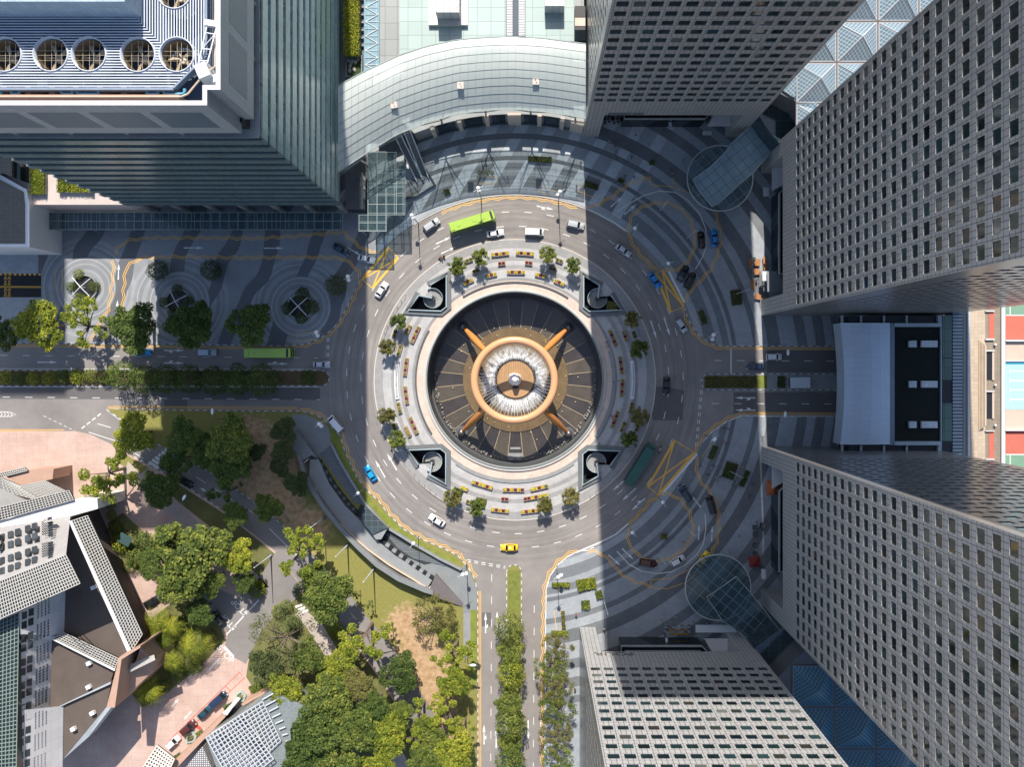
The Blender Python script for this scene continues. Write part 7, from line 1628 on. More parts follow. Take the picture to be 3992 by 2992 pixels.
# ================================================================ TREES AND PLANTS
def leaf_mat(name, c0, c1, c2=None, tl=0.3):
    g = NG(name); ng = g.n.new('ShaderNodeNewGeometry'); oi = g.n.new('ShaderNodeObjectInfo'); p = g.pos()
    r = g.math('ADD', g.math('MULTIPLY', ng.outputs['Random Per Island'], 0.55), g.math('MULTIPLY', g.noise(p, 0.33, 3), 0.75)); r = g.math('ADD', r, g.math('MULTIPLY', g.math('SUBTRACT', oi.outputs['Random'], 0.5), 0.22))
    c = g.ramp(r, [(0.25, c0), (0.7, c1), (0.98, c2 or c1)]); g.fin(c, 0.65, 0, 0.08)
    t = g.n.new('ShaderNodeBsdfTranslucent'); g.link(c, t.inputs[0]); mx = g.n.new('ShaderNodeMixShader'); mx.inputs[0].default_value = tl
    g.link(g.b.outputs[0], mx.inputs[1]); g.link(t.outputs[0], mx.inputs[2]); g.link(mx.outputs[0], g.out.inputs[0]); return g.mat
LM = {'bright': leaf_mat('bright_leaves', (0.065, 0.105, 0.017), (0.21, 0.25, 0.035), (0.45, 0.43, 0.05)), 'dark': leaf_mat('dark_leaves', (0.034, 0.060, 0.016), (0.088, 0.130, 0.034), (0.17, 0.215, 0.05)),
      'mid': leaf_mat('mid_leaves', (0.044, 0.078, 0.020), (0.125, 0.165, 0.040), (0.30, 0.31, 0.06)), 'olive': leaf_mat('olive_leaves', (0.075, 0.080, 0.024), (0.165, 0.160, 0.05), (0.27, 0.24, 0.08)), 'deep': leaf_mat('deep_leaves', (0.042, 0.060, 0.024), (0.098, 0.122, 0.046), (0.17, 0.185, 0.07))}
bark = M('bark', (0.16, 0.125, 0.095), 0.9, 0.25, 1.5)
def leaf(mb, c, n, s, asp=1.0):
    a = n.orthogonal().normalized(); b = n.cross(a); t = random.uniform(0, 6.28); u = a*math.cos(t)+b*math.sin(t); w = n.cross(u)
    u = u*s; w = w*s*asp; k = len(mb.v); mb.v += [tuple(c-u*.55-w*.2), tuple(c-w*.5+u*.1), tuple(c+u*.6), tuple(c+w*.5+u*.1)]; mb.f.append([k, k+1, k+2, k+3]); mb.m.append(0)
def crown_mesh(kind, seed):
    """unit crown: radius about 1, middle at z = 0; returns the leaf mesh and the clump centres"""
    rnd = random.Random(seed); st = random.getstate(); random.seed(seed); m = MB(); cl = []
    if kind in ('clump', 'sparse'):
        n = 34 if kind == 'clump' else 24; tries = 0
        arms = [rnd.uniform(0, 6.28) for _ in range(5)]
        while len(cl) < n and tries < 900:
            tries += 1
            if kind == 'sparse': a = rnd.choice(arms)+rnd.gauss(0, .28); r = rnd.uniform(.2, .92)
            else: a = rnd.uniform(0, 6.28); r = math.sqrt(rnd.random())*.84*(0.82+.18*math.sin(a*3+seed))
            c = Vector((r*math.cos(a), r*math.sin(a), (0.34*(1-r*r)+rnd.uniform(-.18, .14))))
            if all((c-d).length > (.225 if kind == 'clump' else .17) for d, _ in cl): cl.append((c, rnd.uniform(.14, .25) if kind == 'clump' else rnd.uniform(.11, .19)))
        for c, r in cl:
            k = int(215*(r/.24)**2)
            for _ in range(k):
                d = Vector((rnd.gauss(0, 1), rnd.gauss(0, 1), rnd.gauss(0, .8))).normalized(); rr = r*(rnd.random()**.4); q_ = c+Vector((d.x*rr, d.y*rr, d.z*rr*.62))
                leaf(m, q_, (d*.55+Vector((rnd.gauss(0, .4), rnd.gauss(0, .4), .75))).normalized(), rnd.uniform(.05, .092), .8)
    elif kind in ('round', 'bush'):
        n = 2600 if kind == 'round' else 900
        for _ in range(n):
            d = Vector((rnd.gauss(0, 1), rnd.gauss(0, 1), rnd.gauss(0, 1))).normalized()
            if d.z < -.45: continue
            lump = 1+.10*math.sin(d.x*9+seed)*math.sin(d.y*8+1.7*seed)+.07*math.sin(d.z*11+d.x*6); rr = (.62+.34*rnd.random()**.5)*lump
            leaf(m, d*rr, (d+Vector((rnd.gauss(0, .5), rnd.gauss(0, .5), .35+rnd.gauss(0, .3)))).normalized(), rnd.uniform(.06, .11) if kind == 'round' else rnd.uniform(.10, .18), .8)
        cl = [(Vector((.3*math.cos(i*2), .3*math.sin(i*2), 0)), .3) for i in range(4)]
    elif kind == 'small':
        for i in range(52):
            a = rnd.uniform(0, 6.28); r = math.sqrt(rnd.random())*.82; c = Vector((r*math.cos(a), r*math.sin(a), rnd.uniform(-.5, .5)*(1-r*.5))); cl.append((c, .2))
            for _ in range(60):
                d = Vector((rnd.gauss(0, 1), rnd.gauss(0, 1), rnd.gauss(0, 1))).normalized(); q_ = c+d*.24*rnd.random()**.5
                leaf(m, q_, (d+Vector((0, 0, .6))).normalized(), rnd.uniform(.09, .16), .65)
    elif kind == 'feather':
        for i in range(60):
            a = rnd.uniform(0, 6.28); r = math.sqrt(rnd.random())*.9; c = Vector((r*math.cos(a), r*math.sin(a), .3*(1-r*r)+rnd.uniform(-.25, .15))); cl.append((c, .15))
            for _ in range(38):
                d = Vector((rnd.gauss(0, 1), rnd.gauss(0, 1), rnd.gauss(0, .6))).normalized(); q_ = c+d*.15*rnd.random()**.6
                leaf(m, q_, (d*.4+Vector((rnd.gauss(0, .3), rnd.gauss(0, .3), .7))).normalized(), rnd.uniform(.05, .09), .5)
    elif kind == 'conifer':
        for i in range(60):
            a = rnd.uniform(0, 6.28); r = math.sqrt(rnd.random())*.9; c = Vector((r*math.cos(a), r*math.sin(a), .45*(1-r)+rnd.uniform(-.15, .12))); cl.append((c, .13))
            for _ in range(46):
                d = Vector((rnd.gauss(0, 1), rnd.gauss(0, 1), rnd.gauss(0, .7))).normalized(); leaf(m, c+d*.14*rnd.random()**.4, (d*.7+Vector((0, 0, .5))).normalized(), rnd.uniform(.035, .06), .6)
    elif kind == 'palm':
        for i in range(15):
            a = i*2.4+rnd.uniform(-.2, .2); el = rnd.uniform(.15, .9); prev = Vector((0, 0, 0))
            for j in range(1, 15):
                t = j/14; c = Vector((math.cos(a)*t*(.95-.2*el), math.sin(a)*t*(.95-.2*el), el*t*.55-t*t*.75)); side = Vector((-math.sin(a), math.cos(a), 0))
                for s in (-1, 1):
                    tip = c+side*s*.26*math.sin(math.pi*min(1, t*.9+.1))+Vector((math.cos(a)*.12, math.sin(a)*.12, -.10)); w = (c-prev)*.55
                    k = len(m.v); m.v += [tuple(prev), tuple(prev+w), tuple(tip+Vector((0, 0, -.02))), tuple(tip-w*.3)]; m.f.append([k, k+1, k+2, k+3]); m.m.append(0)
                prev = c
        cl = []
    random.setstate(st); return m, cl
CRN = {}
def crown(kind, i):
    if (kind, i) not in CRN:
        m, cl = crown_mesh(kind, 11+i*7+len(kind)); CRN[(kind, i)] = (m.mesh('crown_'+kind, LM['mid']), cl)
    return CRN[(kind, i)]
NV = {'clump': 5, 'sparse': 3, 'round': 3, 'bush': 3, 'small': 3, 'feather': 2, 'conifer': 1, 'palm': 2}; cnt = {}
SQ = {'clump': .8, 'sparse': .7, 'round': 1.05, 'bush': .7, 'small': .95, 'feather': .8, 'conifer': .7, 'palm': 1}
def tree(px, py, dpx, kind, mat, h, label, name='tree', group='trees of the park and roads', base=.14, cat='tree'):
    if kind in ('clump', 'sparse', 'small', 'feather', 'conifer'): dpx *= 1.14
    if kind == 'round': dpx *= 1.22
    """px, py: middle of the crown in the photo; h: height of the crown's middle"""
    c = P(px, py, h); r = dpx/2*S*(CAM_H-h)/CAM_H; i = cnt.get(kind, 0); cnt[kind] = i+1; me, cl = crown(kind, i % NV[kind])
    t = thing(name, label, cat, (c.x, c.y, base), 0, group)
    o = bpy.data.objects.new('crown', me); COL.objects.link(o); o.parent = t; CH.setdefault(t.name, []).append(o); o.location = (0, 0, h-base); o.scale = (r, r, r*SQ[kind]); o.rotation_euler = (0, 0, random.uniform(0, 6.28)); setmat(o, LM[mat])
    m = MB(); zt = max(.3, h-base-r*SQ[kind]*.35); tr = max(.06, min(.38, r*.055)); lean = Vector((random.uniform(-.3, .3), random.uniform(-.3, .3), 0))*min(1, r/5)
    top_ = Vector((0, 0, zt))+lean; m.path([(0, 0, 0), tuple(Vector((0, 0, zt*.5))+lean*.3), tuple(top_)], [tr*1.3, tr, tr*.75], 8)
    rot = Matrix.Rotation(o.rotation_euler.z, 3, 'Z')
    if kind not in ('bush', 'palm', 'round'):
        for cc, _ in cl[:(14 if kind != 'small' else 6)]:
            q_ = rot @ Vector((cc.x*r, cc.y*r, cc.z*r*SQ[kind])); q_.z += h-base; mid_ = top_.lerp(q_, .5)+Vector((0, 0, .06*r)); m.path([tuple(top_), tuple(mid_), tuple(q_)], [tr*.55, tr*.36, tr*.14], 5)
    m.build('trunk', bark, t); return t
ORD = ['first', 'second', 'third', 'fourth', 'fifth', 'sixth', 'seventh', 'eighth', 'ninth', 'tenth', 'eleventh', 'twelfth', 'thirteenth']
# left road: big roadside trees
g1 = 'roadside trees of the left road'
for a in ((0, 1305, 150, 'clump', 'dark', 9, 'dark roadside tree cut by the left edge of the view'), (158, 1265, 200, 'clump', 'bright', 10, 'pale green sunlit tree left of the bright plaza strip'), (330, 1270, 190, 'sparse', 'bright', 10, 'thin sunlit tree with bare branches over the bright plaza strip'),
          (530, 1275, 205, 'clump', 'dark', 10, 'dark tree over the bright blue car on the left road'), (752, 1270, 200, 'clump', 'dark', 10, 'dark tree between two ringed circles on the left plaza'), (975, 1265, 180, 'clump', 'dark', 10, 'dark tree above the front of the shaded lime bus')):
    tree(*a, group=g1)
for i, (x, y, d) in enumerate(((1022, 1484, 108), (924, 1484, 100), (834, 1484, 98), (738, 1480, 96), (648, 1480, 98), (563, 1480, 96), (478, 1466, 98))): tree(x, y, d, 'round', 'dark', 5.5, f'{ORD[i]} round clipped tree on the left median, counted from the roundabout', group='round median trees')
tree(1203, 1472, 66, 'bush', 'dark', 2.0, 'small round shrub near the tip of the left median', name='shrub', cat='shrub', group='median shrubs')
for i, (x, y, d, mt) in enumerate(((20, 1472, 60, 'bright'), (75, 1474, 62, 'dark'), (128, 1476, 56, 'bright'), (190, 1475, 62, 'bright'), (245, 1470, 60, 'dark'), (300, 1470, 66, 'bright'), (355, 1468, 60, 'mid'), (410, 1470, 64, 'mid'), (440, 1450, 50, 'bright'))): tree(x, y, d, 'bush', mt, 1.4, f'{ORD[i]} low shrub from the left end of the left median', name='shrub', cat='shrub', group='median shrubs')
for x, y, l in ((615, 1054, 'dark round bush in a pot, left one of the pair on the left plaza'), (823, 1054, 'dark round bush in a pot, right one of the pair on the left plaza'), (1311, 1113, 'dark round bush beside the lamp at the tip of the left plaza')): tree(x, y, 70, 'round', 'deep', 2.6, l, name='round_bush', cat='bush', group='round bushes of the left plaza')
# ringed planters with crossed braces
for k, ((cx, cy), l, cls, mt) in enumerate(zip(WC, ('sunlit round planter with a white cross brace in the bright strip', 'shaded round planter with a white cross brace between the two dark trees', 'shaded round planter with a white cross brace nearest the roundabout'),
        ([(305, 1070, 46), (275, 1118, 44), (312, 1166, 52), (366, 1118, 46)], [(690, 1128, 46), (640, 1180, 48), (672, 1222, 44), (735, 1172, 40)], [(1178, 1148, 58), (1214, 1197, 60), (1174, 1240, 52), (1122, 1203, 56)]), ('mid', 'deep', 'deep'))):
    c = G(cx, cy); t = thing('round_planter', l, 'planter', (c.x, c.y, .134), 0, 'ringed planters of the left plaza')
    m = MB(); m.lathe([(3.45, 0), (3.45, .75), (3.1, .75), (3.1, .1)], 40); m.build('wall', granite_l, t)
    m = MB(); m.lathe([(3.05, .22), (.01, .24)], 32); m.build('bed', dark_m, t)  # dark disc for the void in the ring, its shade put into the colour
    m = MB()
    for j in range(4): a = j*math.pi/2+(.75 if k != 1 else .5); m.tube((0, 0, 2.6), (3.25*math.cos(a), 3.25*math.sin(a), 2.2), .10, .10, 6)
    m.build('brace', white_m, t); m = MB(); m.tube((0, 0, .2), (0, 0, 2.6), .12, .12, 8); m.build('post', white_m, t)
    for x, y, d in cls:
        me, _ = crown('bush', random.randrange(3)); o = bpy.data.objects.new('bush', me); COL.objects.link(o); o.parent = t; g_ = P(x, y, 1); r = d/2*S; o.location = (g_.x-c.x, g_.y-c.y, .7); o.scale = (r, r, r*.6); setmat(o, LM[mt])
# park trees beside and below the diagonal road
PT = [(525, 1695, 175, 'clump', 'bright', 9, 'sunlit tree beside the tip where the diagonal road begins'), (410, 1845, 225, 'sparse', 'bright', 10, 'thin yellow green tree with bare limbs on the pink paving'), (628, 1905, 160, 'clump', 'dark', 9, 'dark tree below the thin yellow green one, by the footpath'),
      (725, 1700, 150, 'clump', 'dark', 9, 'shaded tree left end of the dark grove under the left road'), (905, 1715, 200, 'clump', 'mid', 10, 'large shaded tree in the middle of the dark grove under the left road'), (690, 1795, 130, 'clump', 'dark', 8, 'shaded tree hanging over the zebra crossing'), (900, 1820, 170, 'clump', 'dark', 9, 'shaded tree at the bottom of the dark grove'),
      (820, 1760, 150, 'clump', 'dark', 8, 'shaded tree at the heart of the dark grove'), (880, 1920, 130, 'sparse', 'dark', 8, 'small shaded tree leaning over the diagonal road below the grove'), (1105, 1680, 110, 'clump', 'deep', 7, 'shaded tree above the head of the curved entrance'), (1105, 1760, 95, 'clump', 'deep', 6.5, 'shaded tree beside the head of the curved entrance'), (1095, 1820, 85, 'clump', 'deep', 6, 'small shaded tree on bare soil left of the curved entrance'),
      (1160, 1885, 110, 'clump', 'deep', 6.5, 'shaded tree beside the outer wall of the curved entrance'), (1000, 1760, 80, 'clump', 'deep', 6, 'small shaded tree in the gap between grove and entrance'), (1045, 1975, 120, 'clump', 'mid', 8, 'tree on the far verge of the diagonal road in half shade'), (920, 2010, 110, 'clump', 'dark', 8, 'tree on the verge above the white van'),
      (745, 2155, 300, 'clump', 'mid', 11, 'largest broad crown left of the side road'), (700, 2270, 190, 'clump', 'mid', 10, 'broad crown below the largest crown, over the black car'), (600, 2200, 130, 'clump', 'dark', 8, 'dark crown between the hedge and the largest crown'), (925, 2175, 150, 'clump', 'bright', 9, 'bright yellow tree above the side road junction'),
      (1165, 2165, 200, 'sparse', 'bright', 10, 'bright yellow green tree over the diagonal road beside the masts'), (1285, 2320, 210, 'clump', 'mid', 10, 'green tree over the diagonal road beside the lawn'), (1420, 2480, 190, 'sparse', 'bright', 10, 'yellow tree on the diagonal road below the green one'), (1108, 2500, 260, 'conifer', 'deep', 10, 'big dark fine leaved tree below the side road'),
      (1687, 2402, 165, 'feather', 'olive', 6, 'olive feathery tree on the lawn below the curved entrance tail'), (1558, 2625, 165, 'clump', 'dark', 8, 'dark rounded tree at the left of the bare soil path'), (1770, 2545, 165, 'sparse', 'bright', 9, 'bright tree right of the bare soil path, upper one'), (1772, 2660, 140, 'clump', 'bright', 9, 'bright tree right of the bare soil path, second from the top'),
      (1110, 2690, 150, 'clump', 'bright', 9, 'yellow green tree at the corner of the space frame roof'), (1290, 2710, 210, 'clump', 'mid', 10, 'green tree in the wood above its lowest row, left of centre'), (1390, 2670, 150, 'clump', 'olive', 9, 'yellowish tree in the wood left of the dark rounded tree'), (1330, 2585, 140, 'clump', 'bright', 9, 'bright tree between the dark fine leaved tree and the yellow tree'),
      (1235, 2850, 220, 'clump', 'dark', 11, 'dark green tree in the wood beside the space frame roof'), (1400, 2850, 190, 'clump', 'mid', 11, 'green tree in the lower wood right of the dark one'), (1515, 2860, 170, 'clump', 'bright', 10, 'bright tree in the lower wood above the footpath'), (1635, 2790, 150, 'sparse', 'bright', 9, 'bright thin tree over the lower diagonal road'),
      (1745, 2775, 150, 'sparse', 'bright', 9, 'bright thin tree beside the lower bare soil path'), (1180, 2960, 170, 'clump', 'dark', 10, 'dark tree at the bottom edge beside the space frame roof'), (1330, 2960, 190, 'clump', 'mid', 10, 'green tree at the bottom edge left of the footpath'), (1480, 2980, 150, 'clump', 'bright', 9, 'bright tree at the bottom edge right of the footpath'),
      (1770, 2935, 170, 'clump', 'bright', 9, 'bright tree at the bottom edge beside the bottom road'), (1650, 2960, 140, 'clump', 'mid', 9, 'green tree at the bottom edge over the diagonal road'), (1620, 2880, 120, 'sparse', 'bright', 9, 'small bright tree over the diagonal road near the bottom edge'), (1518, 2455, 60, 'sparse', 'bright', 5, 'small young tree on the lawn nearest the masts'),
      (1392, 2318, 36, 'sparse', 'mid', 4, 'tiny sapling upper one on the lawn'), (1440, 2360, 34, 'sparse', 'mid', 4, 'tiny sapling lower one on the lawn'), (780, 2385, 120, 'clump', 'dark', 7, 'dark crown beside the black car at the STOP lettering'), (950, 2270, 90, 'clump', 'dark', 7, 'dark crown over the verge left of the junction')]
PT += [(1200, 2560, 150, 'clump', 'mid', 9, 'green tree between the dark fine leaved tree and the footpath'), (1300, 2640, 120, 'clump', 'bright', 8, 'small bright tree in the middle of the wood'), (1460, 2760, 150, 'clump', 'dark', 9, 'dark tree left of the footpath in the lower wood'), (1560, 2780, 120, 'clump', 'mid', 8, 'green tree below the dark rounded tree'), (1040, 2600, 150, 'clump', 'deep', 8, 'dark crown at the left end of the wood above the space frame'),
       (1690, 2870, 120, 'clump', 'mid', 8, 'green tree between two bright thin trees near the bottom road'), (1805, 2850, 100, 'sparse', 'bright', 8, 'bright tree at the kerb of the bottom road'), (660, 2110, 130, 'clump', 'dark', 8, 'dark crown above the largest crown by the footpath'), (820, 2270, 120, 'clump', 'mid', 9, 'green crown right of the black car by the barrier'), (1220, 2240, 110, 'clump', 'mid', 8, 'green crown at the bend of the diagonal road'), (1290, 2790, 130, 'clump', 'bright', 9, 'yellow crown above the dark green tree in the wood')]
for a in PT: tree(*a, group='trees of the park')
for x, y, d, l in ((610, 2432, 135, 'palm tree uppermost of the garden beside the stone building'), (615, 2500, 130, 'palm tree second from the top of the garden beside the stone building'), (748, 2530, 150, 'big palm tree beside the STOP lettering of the pink drive'), (560, 2705, 150, 'palm tree lowest of the garden beside the tan stone tower'), (660, 2455, 110, 'palm tree right of the uppermost palm in the garden'), (670, 2590, 110, 'palm tree in the middle of the garden'), (520, 2660, 100, 'small palm tree against the tan stone wall')): tree(x, y, d*1.15, 'palm', 'bright', 7.5, l, name='palm_tree', group='palms of the garden')
for x, y, d, mt, l in ((690, 2620, 80, 'dark', 'dark bush below the big palm'), (560, 2560, 90, 'bright', 'bright bush against the tan stone tower'), (720, 2440, 80, 'dark', 'dark bush between the palms'), (820, 2490, 70, 'olive', 'flowering bush at the end of the pink drive'), (760, 2600, 70, 'mid', 'bush along the pink drive'), (640, 2680, 60, 'mid', 'bush near the lowest palm'),
                 (470, 2120, 80, 'bright', 'bright bush of the hedge beside the small glass pavilion'), (530, 2175, 80, 'mid', 'bush below the small glass pavilion'), (450, 2060, 60, 'mid', 'bush at the top of the hedge beside the lattice roof'), (560, 2110, 80, 'dark', 'dark bush right of the small glass pavilion'), (435, 2010, 44, 'bright', 'bush at the head of the narrow hedge'), (432, 1970, 40, 'bright', 'bush in the narrow hedge'), (432, 1930, 40, 'bright', 'upper bush in the narrow hedge'), (510, 2210, 60, 'mid', 'lowest bush of the hedge beside the lattice roof'),
                 (1000, 2300, 76, 'bright', 'yellow bush on the grass circle left of the junction'), (1085, 2385, 60, 'mid', 'left bush of the clipped hedge at the junction'), (1115, 2365, 56, 'mid', 'right bush of the clipped hedge at the junction'), (1145, 2440, 70, 'dark', 'dark bush below the small crossing'), (1310, 2460, 70, 'bright', 'yellow bush on the verge of the diagonal road'), (1175, 2300, 70, 'dark', 'dark bush beside the small crossing'), (1010, 2685, 60, 'mid', 'low bush in the tan planter beside the space frame')): tree(x, y, d, 'bush', mt, 1.3, l, name='bush', cat='bush', group='bushes of the garden')
g_ = P(486, 2105, 3.2); pv = thing('garden_pavilion', 'small dark glass roofed pavilion among the bushes', 'pavilion', (g_.x, g_.y, .13)); m = MB(); m.rbox(0, 0, 3.0, 3.15, 1.7, 1.3, -.5); m.build('roof', glassy('pavilion_glass', (.05, .09, .09), .1), pv)
for sx in (-1, 1):
    for sy in (-1, 1): m = MB(); v = Matrix.Rotation(-.5, 3, 'Z') @ Vector((sx*1.5, sy*1.1, 0)); m.tube((v.x, v.y, 0), (v.x, v.y, 3), .07, .07, 6); m.build('post', dark_m, pv)
# bottom road: median row and feathery row
for i, (x, y, d) in enumerate(((1984, 2452, 104), (1990, 2545, 112), (1994, 2632, 100), (1984, 2735, 112), (1990, 2826, 108), (1992, 2905, 100), (1990, 2975, 104))): tree(x, y, d, 'clump' if i % 2 else 'round', 'mid' if i != 2 else 'bright', 6.5, f'{ORD[i]} tree on the bottom median counted from the roundabout', group='bottom median trees')
for i, (x, y, d) in enumerate(((2172, 2530, 120), (2150, 2600, 130), (2168, 2680, 130), (2175, 2765, 140), (2165, 2865, 130), (2172, 2960, 120))): tree(x, y, d, 'feather', 'mid' if i % 2 else 'olive', 7, f'{ORD[i]} feathery tree beside the cream tower counted from the top', group='feathery trees of the bottom road')
# trees on the fountain island, each in a square planter bed
RT = [(1783, 1036, 70), (1875, 1004, 66), (2135, 993, 64), (2233, 1034, 62), (1551, 1257, 64), (1510, 1353, 62), (1506, 1624, 70), (1545, 1712, 70), (1763, 1944, 66), (1857, 1981, 66), (2121, 1970, 62), (2225, 1938, 66), (2465, 1247, 64), (2494, 1362, 70), (2494, 1626, 70), (2453, 1714, 66)]
seen_ = {}
for x, y, d in RT: seen_.setdefault(oclock(x, y), []).append((x, y))
for x, y, d in RT:
    k = seen_[oclock(x, y)]; pos = ''
    if len(k) > 1: vert = abs(k[0][1]-k[1][1]) > abs(k[0][0]-k[1][0]); k = sorted(k, key=lambda p: p[1] if vert else p[0]); pos = (('upper ' if vert else 'left ') if k.index((x, y)) == 0 else ('lower ' if vert else 'right '))
    tree(x, y, d, 'small', 'olive' if random.random() < .4 else 'mid', 4.4, f"{pos}small tree in a planter bed at {oclock(x, y)} o'clock of the fountain", group='small trees of the fountain island')
def bed(px, py, w, h_, rz, mat, label, z=.13, hh=.7, group='green planters of the plazas', leaves=None):
    c = P(px, py, z+hh); t = thing('green_planter', label, 'planter', (c.x, c.y, z), R(rz), group); w *= S; h_ *= S
    m = MB(); m.wall([(-w/2, -h_/2), (w/2, -h_/2), (w/2, h_/2), (-w/2, h_/2)], .14, 0, hh*.7, True); m.build('box', granite_l, t)
    m = MB(); n = int(leaves or max(120, w*h_*70))
    for i in range(n): leaf(m, Vector((random.uniform(-w/2, w/2)*1.02, random.uniform(-h_/2, h_/2)*1.02, hh*random.uniform(.55, 1.25))), Vector((random.gauss(0, .5), random.gauss(0, .5), 1)).normalized(), random.uniform(.22, .42), .8)
    o = m.build('leaves', LM[mat], t); m = MB(); m.box(-w/2+.1, -h_/2+.1, .1, w/2-.1, h_/2-.1, hh*.62); m.build('soil', soil, t); return t
for a in ((1783, 1045, 38, 34, 14, 'mid', 'square leafy bed under the left tree at eleven o\'clock of the fountain'), (1873, 1962, 40, 36, -12, 'mid', 'square leafy bed under the tree at seven o\'clock, nearest the planters'), (1782, 1922, 36, 34, -22, 'mid', 'square leafy bed under the leftmost tree at seven o\'clock'), (2130, 1968, 40, 36, 12, 'mid', 'square leafy bed under the tree at five o\'clock, nearest the planters'), (2387, 1196, 40, 38, -4, 'olive', 'square leafy bed at the corner of the upper right stair well')): bed(*a, group='square leafy beds of the fountain island')
for a in ((2105, 621, 88, 22, -3, 'deep', 'long clipped hedge on the upper plaza under the curved roof'), (2305, 723, 54, 22, -17, 'deep', 'dark hedge beside the yellow bay at the shadow edge'), (2421, 705, 24, 18, -20, 'deep', 'small dark shrub bed above the upper loop'), (2542, 634, 18, 16, 0, 'deep', 'tiny dark shrub bed left of the upper round canopy'), (1743, 748, 20, 22, 20, 'deep', 'single shrub bed below the foot of the escalators'),
          (2739, 1237, 22, 52, 20, 'deep', 'dark narrow bed beside the upper right yellow bay'), (2871, 1160, 40, 56, 8, 'deep', 'dark bed with a lamp on the plaza left of the outdoor tables'), (2780, 1765, 22, 52, -24, 'deep', 'dark narrow bed beside the lower right yellow bay'), (2846, 1836, 46, 62, -18, 'deep', 'largest dark bed on the lower right plaza'), (2903, 1867, 20, 64, -24, 'deep', 'long narrow dark hedge on the lower right plaza'),
          (2286, 2280, 72, 44, 10, 'bright', 'largest sunlit green bed above the cream tower'), (2336, 2321, 24, 32, 15, 'mid', 'small sunlit bed beside the shadow edge above the cream tower'), (2283, 2361, 32, 34, 3, 'mid', 'square sunlit bed above the cream tower'), (2186, 2283, 68, 18, 0, 'bright', 'yellow green strip bed below the lamp at the lower kerb'), (2181, 2471, 64, 18, 0, 'bright', 'yellow green strip bed above the feathery trees'), (2196, 2421, 13, 70, 4, 'olive', 'narrow upright reddish bed beside the yellow bay'), (2588, 2093, 24, 20, 0, 'olive', 'small shrub bed in the middle of the lower oval island'),
          (3046, 1490, 30, 44, 0, 'deep', 'small dark bed on the right median beside the vent box')): bed(*a)
bed(2850, 1490, 200, 46, 0, 'olive', 'long flowering hedge on the tip of the right median', z=.144, hh=.8, group='hedges of the medians', leaves=1500)
for i in range(4):
    x = 1867+i*17; tree(x, 672, 20, 'bush', 'deep', 1.3, f'{ORD[i]} potted shrub from the left in the row above the upper yellow bay', name='potted_shrub', cat='shrub', group='potted shrubs of the upper plaza')
# hedges of the terrace garden and the deck garden
for px, py, w, h_, z, mt, l in ((1370, 85, 56, 240, TZ, 'bright', 'tall leafy hedge on the left side of the garden terrace'), (1530, 85, 50, 240, TZ, 'bright', 'tall leafy hedge on the right side of the garden terrace')): bed(px, py, w, h_, 0, mt, l, z=TZ, hh=2.6, group='hedges of the roof gardens', leaves=6500)
for px, py, w, h_, l, mt in ((145, 703, 52, 100, 'upright hedge in the deck garden beside the low left block', 'bright'), (290, 715, 125, 64, 'wide hedge in the deck garden below the glass tower', 'bright')): bed(px, py, w, h_, 0, mt, l, z=DK, hh=1.2, group='hedges of the deck garden', leaves=2200)
# ================================================================ LAMPS, MASTS, CAFE FURNITURE
globe_m = M('lamp_globe', (0.80, 0.80, 0.80), 0.35, 0.02); pole_m = M('lamp_pole', (0.20, 0.21, 0.22), 0.5, 0.1)
def twin(px, py, lx, ly, label):
    t = P(px, py, 12); r = thing('twin_globe_lamp', label, 'street lamp', (t.x, t.y, .13), 0, 'twin globe street lamps')
    lo = P(lx, ly, 5.8); d = Vector((lo.x-t.x, lo.y-t.y, 0)); d = d.normalized()*min(1.4, max(.6, d.length))
    m = MB(); m.tube((0, 0, 0), (0, 0, 11.6), .13, .08, 8); m.build('pole', pole_m, r)
    m = MB(); m.ball((0, 0, 11.9), .52, 16, 10); m.build('globe', globe_m, r, None, True); m = MB(); m.ball((d.x, d.y, 5.8), .52, 16, 10); m.build('globe', globe_m, r, None, True)
    m = MB(); m.tube((0, 0, 5.3), (d.x, d.y, 5.3), .05, .05, 6); m.build('arm', pole_m, r)
    for a in (0.6, 3.7): m = MB(); m.tube((0, 0, 11.2), (1.5*math.cos(a), 1.5*math.sin(a), 11.3), .07, .03, 6); m.build('fin', white_m, r)
for a in ((2183, 748, 2175, 761, 'twin globe lamp at the top kerb by the shadow edge'), (1864, 734, 1868, 748, 'twin globe lamp at the top kerb behind the lime bus'), (1605, 840, 1611, 852, 'twin globe lamp at the kerb beside the glass entrance hall'), (1356, 1078, 1359, 1092, 'twin globe lamp at the tip of the left plaza'), (1233, 1296, 1229, 1313, 'twin globe lamp at the lower kerb of the left plaza'),
          (1244, 1654, 1245, 1670, 'twin globe lamp at the head of the curved entrance'), (1804, 2242, 1819, 2245, 'twin globe lamp at the foot of the curved entrance'), (2177, 2252, 2193, 2252, 'twin globe lamp at the sunlit lower right kerb'), (2782, 1306, 2779, 1324, 'twin globe lamp at the kerb above the right road'), (2787, 1712, 2794, 1721, 'twin globe lamp at the kerb below the right road')): twin(*a)
def single(px, py, label, h=9.0, rz=0.0):
    t = P(px, py, h); r = thing('globe_lamp', label, 'street lamp', (t.x, t.y, .13), R(rz), 'single globe lamps')
    m = MB(); m.tube((0, 0, 0), (0, 0, h-.4), .10, .07, 8); m.build('pole', pole_m, r); m = MB(); m.ball((0, 0, h), .50, 16, 10); m.build('globe', globe_m, r, None, True); m = MB(); m.tube((0, 0, h-.6), (1.6, 0, h-.45), .09, .03, 6); m.build('fin', white_m, r)
